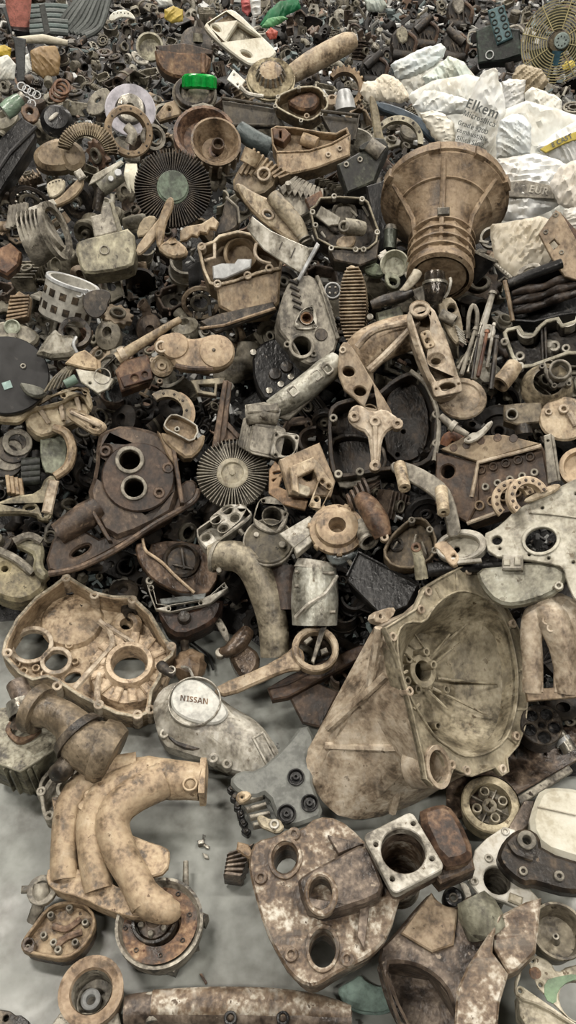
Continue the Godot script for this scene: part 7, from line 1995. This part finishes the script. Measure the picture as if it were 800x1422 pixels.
	part("white_hose", WHITE).tube(curve([708, 38, 4, 720, 36, 6, 729, 48, 4, 727, 58, 2]), 1.8, 7)
	part("white_hose", WHITE).tube(curve([661, 44, 2, 652, 46, 3, 650, 58, 2, 656, 62, 0]), 1.4, 7)
	for d in [[590, 45, "tall dark brown gearbox standing in the far rubble", 0.9, 0.7], [560, 60, "dark engine part with a pale ribbed face far behind the sacks", 0.8, 1.0], [638, 18, "far dark motor with a pale plate on top", 0.8, 1.1], [632, 62, "tan brown engine cover just behind the top sack", 1.3, 0.9], [520, 95, "black hollow box near the cream crumpled sack", 0.5, 0.6]]:
		thing("far_engine", d[2], "engine", d[0], d[1], 0.26, 0.2)
		var e := mat("dark", Color(d[3], d[3] * 0.95, d[3] * 0.88).clamp())
		rng.seed = int(d[0])
		var flip := -1.0 if int(d[1]) % 2 else 1.0
		part("block_body", e).slab(sm(pg([d[0] - 20 * flip, d[1] - 8, d[0] - 6 * flip, d[1] - 24, d[0] + 14 * flip, d[1] - 18, d[0] + 22 * flip, d[1] + 6, d[0] + 12 * flip, d[1] + 24, d[0] - 14 * flip, d[1] + 22])), [], -24, 0, 3)
		if d[4] < 0.95:
			part("rocker_tube", e).tube([q(d[0] - 10 * flip, d[1] - 22, 3), q(d[0] + 12 * flip, d[1] - 2, 5)], [5, 6], 12)
		else:
			part("head_cover", mat("grey", Color(d[4], d[4], d[4] * 0.95).clamp())).slab(sm(pg([d[0] - 12 * flip, d[1] - 18, d[0] + 2 * flip, d[1] - 26, d[0] + (6 + 10 * rng.randf()) * flip, d[1] - 6, d[0] - 4 * flip, d[1] + 12 * rng.randf()], 5)), [], -2, 6, 1.5)
		for k in 5:
			part("rib", e).box(q(d[0] - 12 + k * 6, d[1] + 8 + rng.randf() * 6, 2), Vector3(2.5, 18, 6), 0.6, rng.randf_range(5, 30))
		part("sump", e).tube([q(d[0] - 14, d[1] + 16, 2), q(d[0] + 14, d[1] + 18, 2)], [8, 6], 10)
		part("pipe", mat("rust", Color(0.8, 0.75, 0.7))).tube(curve([d[0] + 8, d[1] - 14, 4, d[0] + 18, d[1] - 4, 6, d[0] + 14, d[1] + 14, 3]), 2.6, 8)
	thing("rusty_bracket_plate", "rusty angled bracket with a square hole lying on the sacks", "bracket", 770, 340, 0.33, 0.3)
	part("web", mat("tan", Color(0.9, 0.84, 0.76))).slab(pg([748, 324, 772, 291, 780, 296, 810, 350, 806, 390, 784, 384, 766, 358]), [pg([763, 338, 770, 332, 777, 340, 769, 347])], -6, 0, 1)
	part("flange", mat("rust", Color(0.8, 0.68, 0.56))).slab(pg([778, 294, 810, 330, 812, 350, 790, 330], -2), [], -20, -2, 1)
	bosses("bolt_eye", GREY, [758, 322, 772, 298, 780, 350], 3.4, 1.6, -4, 1.5)
	thing("black_bar", "black round bar lying over the upper crankcase", "bar", 740, 378, 0.3, 0.35)
	part("bar", BLACK).tube([q(706, 394, 0), q(740, 380, 2), q(780, 366, 0)], [6, 7, 7], 12)
	thing("gasket_ring", "pale gasket ring with bolt ears beside the black bar", "gasket", 732, 372, 0.28, 0.4)
	part("ring_band", WHITE).slab(sm(pg([718, 382, 722, 372, 738, 364, 752, 366, 748, 376, 730, 384])), [sm(pg([726, 379, 730, 373, 744, 369, 742, 376]))], -4, 0, 0.8)
	# ---- far left corner
	thing("pink_bucket", "faded pink plastic bucket on a dark base far behind", "bucket", 28, 30, 0.2, 0.1)
	s = part("bucket_wall", mat("plain", Color(0.98, 0.66, 0.6), 0, 0.7, 0))
	s.t = axis_to(q(26, 36, 0), Vector3(0, 0.95, 0.3))
	s.lathe([[0, -2], [14, -2], [18, 40], [19, 42], [17, 42], [13, 2], [0, 2]], 26)
	s = part("dark_base", BLACK)
	s.t = axis_to(q(28, 44, 0), Vector3(0, 0.95, 0.3))
	s.lathe([[17, -6], [18, 4], [12, 8], [0, 8]], 22)
	thing("steel_stand", "grey steel stand with two flat legs near the bucket", "stand", 28, 80, 0.3, 0.05)
	part("leg", mat("plain", Color(0.34, 0.35, 0.35))).slab(pg([2, 10, 8, 8, 18, 50, 36, 54, 34, 112, 24, 114, 20, 60], 2), [], -4, 2)
	thing("steel_post", "short grey post among the far banded stack", "post", 60, 28, 0.3, 0.05)
	part("post", mat("plain", Color(0.36, 0.37, 0.36))).slab(pg([54, 6, 62, 4, 70, 46, 62, 50]), [], -5, 0)
	for i in 9:
		thing("rubber_band_coil", "grey curved rubber strip in the banded stack behind the rubble", "strip", 92 + i * 6, 24 + i * 1.6, 0.2, 0.1, 0.0, "banded stack of grey strips")
		part("strip_run", mat("plain", Color(0.36 + 0.05 * (i % 3), 0.38 + 0.05 * (i % 3), 0.37 + 0.05 * (i % 3)))).tube(curve([80 + i * 5, 42 + i * 1.0, 0, 92 + i * 6, 20 + i * 2, 3, 112 + i * 5, -4, 0]), 4.0, 8)
	for i in 6:
		thing("flat_grey_bundle", "flat grey bundle layer stacked beside the steel post", "bundle", 70, 44 - i * 7, 0.2, 0.1, 0.0, "layers of the flat grey stack")
		part("layer", mat("plain", Color(0.4 - 0.03 * (i % 2), 0.43, 0.42))).tube(curve([42, 46 - i * 7, 0, 70, 44 - i * 7, 3, 94, 46 - i * 7, 0]), 4.5, 8)
	thing("scalloped_plate", "white scalloped plate with dark dots far behind", "plate", 172, 20, 0.22, 0.2)
	part("plate", mat("bag", Color(0.95, 0.96, 0.93))).slab(sm(pg([150, 28, 154, 18, 168, 12, 182, 16, 190, 28, 178, 24, 166, 24, 156, 30])), [], -4, 0, 1)
	for i in 5:
		part("dot", DARK).disc(q2(158 + i * 5, 19 - (2 - absf(i - 2)) * 0.8), 1, 0, 0.8, 6)
	thing("pale_pipe", "pale plastic pipe lying across in front of the bucket", "pipe", 65, 58, 0.26, 0.2)
	part("pipe_wall", mat("bag", Color(0.8, 0.78, 0.72))).tube([q(20, 56, 0), q(60, 54, 1), q(94, 60, 0)], [4, 6, 4], 12)
	for d in [["tan brown dusty sack behind the chain clump", [68, 82], [42, 70, 56, 64, 78, 64, 84, 80, 82, 104, 60, 110, 44, 98], Color(0.66, 0.55, 0.4)], ["white sack corner beside the steel stand", [8, 92], [-10, 82, 10, 76, 22, 90, 20, 112, -10, 112], Color(0.95, 0.95, 0.92)], ["white sheet scrap behind the steel stand leg", [38, 90], [32, 78, 40, 74, 44, 98, 36, 104], Color(0.98, 0.98, 0.96)], ["bright yellow bag beside the steel stand", [6, 70], [-6, 66, 6, 62, 16, 68, 14, 80, -6, 78], Color(0.9, 0.78, 0.3)], ["yellow plastic can far behind the rust pan", [243, 22], [228, 14, 240, 8, 254, 14, 254, 30, 238, 33, 228, 26], Color(0.82, 0.72, 0.36)], ["white rag far behind the yellow can", [225, 5], [214, -2, 238, -4, 240, 8, 222, 10], Color(0.95, 0.95, 0.93)], ["green plastic sheet crumpled behind the white tray", [385, 22], [360, 36, 372, 16, 388, 2, 414, -2, 418, 12, 398, 22, 392, 32, 372, 40], Color(0.1, 0.46, 0.28)], ["light green plastic sheet folded under the dark green one", [380, 30], [362, 38, 372, 26, 392, 22, 400, 26, 388, 34, 372, 40], Color(0.4, 0.66, 0.44)], ["pink red rag behind the white tray corner", [378, 48], [368, 46, 376, 38, 386, 44, 384, 54, 374, 56], Color(0.8, 0.4, 0.34)], ["red bag far at the back beyond the tray", [342, 10], [334, -4, 346, -4, 350, 12, 344, 24, 336, 16], Color(0.78, 0.4, 0.4)], ["white bag far at the back next to the red bag", [352, 12], [346, -4, 362, -4, 362, 20, 352, 26, 348, 14], Color(0.96, 0.96, 0.96)], ["grey white sack far at the back above the box beam", [525, 8], [506, 0, 530, -6, 538, 8, 530, 18, 510, 16], Color(0.72, 0.75, 0.72)]]:
		sack(d[0], d[1], 0.24, 0.15, d[2], 5, d[3])
	thing("white_mouth_ring", "white rimmed open pipe mouth among the far rubble", "pipe", 206, 64, 0.28, 0.3)
	part("mouth", mat("alu", Color(0.92, 0.92, 0.86))).lathe([[16, -14], [19, -4], [19, 0], [16, 1], [14, -10], [0, -12]], 26, q2(208, 64))
	part("ear_flange", ALU).slab(sm(pg([180, 72, 190, 70, 200, 82, 208, 84, 204, 90, 188, 88])), [el(194, 80, 6, 3.6, -10, 12)], -4, 0, 1)
	thing("small_piston", "pale piston standing on a dark cap near the rust pan", "piston", 274, 52, 0.33, 0.3)
	part("dark_cap", DARK).lathe([[22, -16], [22, -4], [12, 0], [0, 1]], 24, q2(272, 58))
	part("piston_head", mat("alu", Color(0.86, 0.86, 0.82), 0.3)).tube([q(275, 58, 0), q(275, 46, 4)], [7, 6.5], 16)

# ---------------------------------------------------------------- the smaller scrap that fills the gaps
var rng := RandomNumberGenerator.new()
const CELL := 5
var taken := {}

func mark_taken() -> void:                    # which cells of the view the hand-placed castings already cover
	var inv := cam_basis.inverse()
	for w in waiting:
		var mi: MeshInstance3D = w[0]
		var top := mi.get_parent() as Node3D
		while top.get_parent() != self: top = top.get_parent()
		var v: PackedVector3Array = w[1].v
		var pr := PackedVector2Array()
		for p in v:
			var c: Vector3 = inv * (top.transform * (p * w[2]) - EYE)
			pr.append(Vector2(400 - c.x / c.z * FOCAL, 711 + c.y / c.z * FOCAL) / CELL)
		for i in range(0, pr.size(), 3):
			var a := pr[i]
			var b := pr[i + 1] - a
			var d := pr[i + 2] - a
			var n := clampi(int(maxf(b.length(), d.length())) + 1, 1, 40)
			for j in n:
				for k in n - j:
					taken[Vector2i(a + b * ((j + 0.33) / n) + d * ((k + 0.33) / n))] = true

func proto(kind: int, m: Material, m2: Material, holder: Node3D) -> void:   # unit size: about 40 units across
	node = holder
	f = Place.new()
	f.s = 0.001
	f.b = Basis.IDENTITY
	var s: Shape
	match kind:
		0: # flanged elbow
			s = part("elbow_tube", m)
			s.tube([Vector3(-16, 0, 0), Vector3(-4, 1, 3), Vector3(6, 6, 4), Vector3(10, 18, 2)], [8, 9, 9, 8], 12, 0.72)
			part("flange", m).slab(hexa(15, 9, 4), [], -4, 0, 1)
		1: # gear
			s = part("gear_body", m)
			var p := PackedVector2Array()
			for i in 40: p.append(Vector2.from_angle(TAU * i / 40) * (20.0 if i % 4 < 2 else 16.5))
			s.slab(p, [hexa(6, 6, 12)], -6, 2, 0.8)
			part("hub", m2).ring(Vector2.ZERO, 10, 6, -10, 6, 18)
		2: # bearing ring
			part("outer_race", m).ring(Vector2.ZERO, 20, 15, -7, 3, 28)
			part("inner_race", m2).ring(Vector2.ZERO, 11, 7, -7, 3, 22)
			for i in 9: part("ball", STEEL).lathe([[0, -4], [2, -3], [2.6, -1], [2, 1], [0, 2]], 8, Vector2.from_angle(TAU * i / 9) * 13)
		3: # finned block
			part("core", m).box(Vector3(0, 0, -6), Vector3(26, 20, 18), 2)
			for i in 6: part("fin", m).box(Vector3(-15 + i * 6, 0, -4), Vector3(1.8, 28, 20), 0.4)
			part("port", m2).ring(Vector2(0, 0), 7, 4.6, 0, 9, 16)
		4: # piston with rod
			part("piston_head", m2).lathe([[14, -14], [15, -12], [15, 2], [13.5, 3], [15, 4], [15, 7], [13, 9], [0, 9]], 24, Vector2(-8, 0))
			part("rod", m).slab(PackedVector2Array([Vector2(4, -4), Vector2(24, -3), Vector2(24, 3), Vector2(4, 4)]), [], -6, 0, 1)
			part("rod_eye", m).ring(Vector2(29, 0), 9, 6, -6, 0, 18)
		5: # plate with holes
			part("plate", m).slab(PackedVector2Array([Vector2(-22, -12), Vector2(6, -16), Vector2(22, -6), Vector2(20, 12), Vector2(-6, 15), Vector2(-20, 8)]), [hexa(6, 6, 14), ring_at(14, 2, 3), ring_at(-15, -2, 3)], -5, 0, 1)
			part("boss", m2).ring(Vector2.ZERO, 9, 6, -2, 5, 16)
		6: # u bracket
			part("base", m).box(Vector3(0, 0, -6), Vector3(36, 16, 4), 0.8)
			part("cheek", m).slab(PackedVector2Array([Vector2(-18, -8), Vector2(-14, -8), Vector2(-14, 8), Vector2(-18, 8)]), [], -6, 16, 0.8)
			part("cheek", m).slab(PackedVector2Array([Vector2(14, -8), Vector2(18, -8), Vector2(18, 8), Vector2(14, 8)]), [], -6, 12, 0.8)
			part("bolt", m2).disc(Vector2(2, 0), 5, -5, 1, 6)
		7: # open box casting
			var o := PackedVector2Array([Vector2(-20, -10), Vector2(-12, -16), Vector2(14, -14), Vector2(21, -4), Vector2(16, 14), Vector2(-10, 15), Vector2(-20, 6)])
			part("wall", m).slab(o, [shrink(o, 3)], -16, 2, 0.8)
			part("floor_plate", m2).slab(shrink(o, 2), [hexa(5, 5, 12)], -18, -13, 0.5)
			part("bolt_eye", m).ring(Vector2(18, -8), 4, 1.8, -8, 4, 10)
			part("bolt_eye", m).ring(Vector2(-17, 9), 4, 1.8, -8, 4, 10)
		8: # half shell
			part("shell", m).lathe([[15, -22], [18, -22], [18, 20], [15, 20], [15, -22]], 16, Vector2.ZERO, 0.3, 3.3)
			part("edge_rib", m2).lathe([[16, -3], [20, -3], [20, 2], [16, 2]], 16, Vector2.ZERO, 0.3, 3.3)
		9: # rod / lever
			part("arm", m).slab(PackedVector2Array([Vector2(-26, -3), Vector2(0, -5), Vector2(24, -3), Vector2(24, 3), Vector2(0, 4), Vector2(-26, 3)]), [], -4, 1, 1)
			part("eye", m2).ring(Vector2(-26, 0), 8, 4, -5, 2, 16)
			part("eye", m2).ring(Vector2(25, 0), 6, 3, -5, 2, 14)
		10: # pulley
			part("pulley_body", m).lathe([[17, -10], [19, -9], [15, -4], [19, 2], [17, 4], [12, 4], [11, 0], [5, 0], [4, -8]], 26)
			part("hub", m2).ring(Vector2.ZERO, 6, 3, -4, 6, 14)
		11: # pump body, lumpy
			part("body_casting", m).lathe([[14, -16], [17, -6], [16, 4], [10, 8], [6, 9], [5, 2], [0, 2]], 18)
			part("outlet", m).tube([Vector3(8, 4, -4), Vector3(20, 8, -2), Vector3(26, 16, 2)], [6, 6, 7], 10, 0.65)
			part("lug", m2).ring(Vector2(-17, -6), 5, 2.2, -8, 2, 12)
			part("lug", m2).ring(Vector2(4, -18), 5, 2.2, -8, 2, 12)

func nearest(sp: Vector3) -> String:
	var best := ""
	var d := 1e9
	for p in prints:
		var e: float = p[0].distance_to(Vector2(sp.x, sp.y))
		if e < d and e > 12.0:
			d = e
			best = p[1]
	return best

func hexa(rx: float, ry: float, n: int) -> PackedVector2Array:
	var r := PackedVector2Array()
	for i in n: r.append(Vector2(cos(TAU * (i + 0.5) / n) * rx, sin(TAU * (i + 0.5) / n) * ry))
	return r
func ring_at(x: float, y: float, r: float) -> PackedVector2Array:
	var o := hexa(r, r, 8)
	for i in o.size(): o[i] += Vector2(x, y)
	return o

const KINDS := [["pipe_elbow", "flanged pipe elbow", "elbow"], ["toothed_gear", "toothed gear wheel", "gear"], ["ball_bearing", "ball bearing ring", "bearing"], ["finned_block", "finned cooling block", "block"], ["piston", "piston on its rod", "piston"], ["cover_plate", "cover plate with holes", "plate"], ["folded_bracket", "folded bracket with a bolt", "bracket"], ["case_fragment", "open case fragment", "case"], ["half_shell", "half round shell", "shell"], ["shift_lever", "lever with two eyes", "lever"], ["belt_pulley", "grooved pulley wheel", "pulley"], ["small_pump", "pump body with an outlet", "pump"]]

func filler() -> void:
	rng.seed = 4242
	var looks := [["tan", mat("tan", Color(0.82, 0.78, 0.72))], ["grey", mat("grey", Color(0.8, 0.79, 0.76), 0.1)], ["silver", mat("alu", Color(0.86, 0.86, 0.85), 0.25)], ["dark oily", mat("dark", Color(0.8, 0.78, 0.76), 0.1)], ["brown", mat("brown", Color(0.8, 0.76, 0.72), 0.1)], ["rusty", mat("rust", Color(0.8, 0.74, 0.7))], ["pale grey", mat("alu", Color(0.74, 0.73, 0.69))], ["greasy shade dark", mat("dark", Color(0.5, 0.47, 0.44), 0.1)]]
	var made := {}
	var spots := []
	var tries := 0
	while spots.size() < 430 and tries < 60000:
		tries += 1
		var py := 1130.0 * pow(rng.randf(), 1.25) - 5
		var px := rng.randf() * 810 - 5
		var size := lerpf(28, 52, clampf((py - 60) / 400.0, 0, 1)) * rng.randf_range(0.7, 1.35)
		if py < 130: size = rng.randf_range(14, 30)
		if taken.has(Vector2i(int(px / CELL), int(py / CELL))): continue
		var ok := true
		for sp in spots:
			if Vector2(sp.x, sp.y).distance_to(Vector2(px, py)) < (size + sp.z) * 0.31:
				ok = false
				break
		if not ok: continue
		var p := on_heap(px, py, 0.0, true)
		if heap(p.x, -p.z) < 0.06 or (py > 540 and rng.randf() < 0.5): continue
		spots.append(Vector3(px, py, size))
	for sp in spots:
		var kind: int = [0, 0, 3, 3, 4, 5, 5, 5, 6, 6, 7, 7, 7, 7, 8, 8, 8, 9, 11, 11, 11, 1, 2, 10][rng.randi() % 24]
		var greasy: bool = sp.y > 560 and sp.y < 1100      # low gaps: their shade is put into darker looks, beside some real grease
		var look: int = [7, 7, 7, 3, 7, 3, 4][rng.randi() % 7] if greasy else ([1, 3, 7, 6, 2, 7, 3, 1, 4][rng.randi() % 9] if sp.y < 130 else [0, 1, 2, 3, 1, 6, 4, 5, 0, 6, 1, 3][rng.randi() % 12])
		var where := "far back" if sp.y < 130 else ("below the sacks" if sp.x > 690 and sp.y < 400 else ("high up" if sp.y < 400 else ("midway" if sp.y < 620 else "low down")))
		var key := kind * 10 + look
		var n: Node3D
		if made.has(key):
			n = made[key].duplicate()
		else:
			n = Node3D.new()
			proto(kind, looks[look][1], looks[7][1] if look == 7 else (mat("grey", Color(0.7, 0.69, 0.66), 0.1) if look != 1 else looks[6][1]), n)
			flush()
			made[key] = n
		n.name = numbered(KINDS[kind][0])
		n.set_meta("label", "small %s %s %s beside the %s" % [looks[look][0], KINDS[kind][1], where, nearest(sp)])
		n.set_meta("category", KINDS[kind][2])
		n.set_meta("group", "small %s pieces %s" % [KINDS[kind][2], where])
		var lift := rng.randf_range(0.0, 0.02) if greasy else rng.randf_range(0.0, 0.04)
		var o := on_heap(sp.x, sp.y, lift, true)
		var b := Basis.from_euler(Vector3(rng.randf_range(-1.5, 0.3), rng.randf_range(-0.9, 0.9), rng.randf() * TAU))
		var scale: float = sp.z / 42.0 * absf((EYE - o).dot(cam_basis.z)) / FOCAL / 0.001
		var odd := Vector3(rng.randf_range(0.75, 1.35), rng.randf_range(0.75, 1.25), rng.randf_range(0.8, 1.3))
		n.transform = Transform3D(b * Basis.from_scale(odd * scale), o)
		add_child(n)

func crumbs() -> void:                         # countless chips and shavings: four shapes, scattered
	rng.seed = 99
	var shapes := []
	for k in 4:
		var s := Shape.new()
		match k:
			0: s.slab(PackedVector2Array([Vector2(-12, -5), Vector2(8, -7), Vector2(13, 3), Vector2(-2, 8)]), [], -3, 3, 1)
			1: s.tube([Vector3(-14, 0, 0), Vector3(0, 3, 2), Vector3(12, -2, 0)], [3.5, 4, 3], 7, 0.6)
			2: s.slab(PackedVector2Array([Vector2(-10, -8), Vector2(2, -11), Vector2(12, -3), Vector2(5, 2), Vector2(7, 10), Vector2(-8, 7), Vector2(-4, 0)]), [], -5, 2, 1)
			3:
				s.box(Vector3.ZERO, Vector3(20, 5, 4), 0.6)
				s.box(Vector3(-8, 7, 0), Vector3(5, 12, 4), 0.6)
		shapes.append(s.mesh(0.001))
	var m := StandardMaterial3D.new()
	m.vertex_color_use_as_albedo = true
	m.roughness = 0.6
	m.metallic = 0.2
	var tones := [Color(0.15, 0.14, 0.12), Color(0.06, 0.06, 0.06), Color(0.30, 0.30, 0.28), Color(0.1, 0.085, 0.07), Color(0.04, 0.042, 0.042), Color(0.46, 0.47, 0.46), Color(0.16, 0.11, 0.08), Color(0.12, 0.15, 0.15)]
	for k in 4:
		var mm := MultiMesh.new()
		mm.transform_format = MultiMesh.TRANSFORM_3D
		mm.use_colors = true
		mm.mesh = shapes[k]
		var ts := []
		var cs := []
		for i in 2300:
			var py := 1060.0 * pow(rng.randf(), 1.7) - 8
			var px := rng.randf() * 1240 - 220
			var o := on_heap(px, py, rng.randf_range(-0.03, 0.02), true)
			if heap(o.x, -o.z) < 0.05: continue
			var sc := rng.randf_range(0.5, 1.5) * lerpf(1.0, 2.4, smoothstep(1.5, 6.0, -o.z))
			ts.append(Transform3D(Basis.from_euler(Vector3(rng.randf() * TAU, rng.randf() * TAU, rng.randf() * TAU)).scaled(Vector3.ONE * sc), o))
			cs.append(tones[rng.randi() % tones.size()] * rng.randf_range(0.6, 1.3))
		mm.instance_count = ts.size()
		for i in ts.size():
			mm.set_instance_transform(i, ts[i])
			mm.set_instance_color(i, cs[i])
		var mi := MultiMeshInstance3D.new()
		mi.name = ["metal_chips", "tube_scraps", "cast_scraps", "angle_scraps"][k]
		mi.multimesh = mm
		mi.material_override = m
		mi.set_meta("kind", "stuff")
		mi.set_meta("category", "debris")
		mi.set_meta("label", ["loose metal chips strewn all over the scrap heap", "short bits of broken tube strewn over the heap", "broken casting corners strewn over the heap", "little bent angle scraps strewn over the heap"][k])
		add_child(mi)
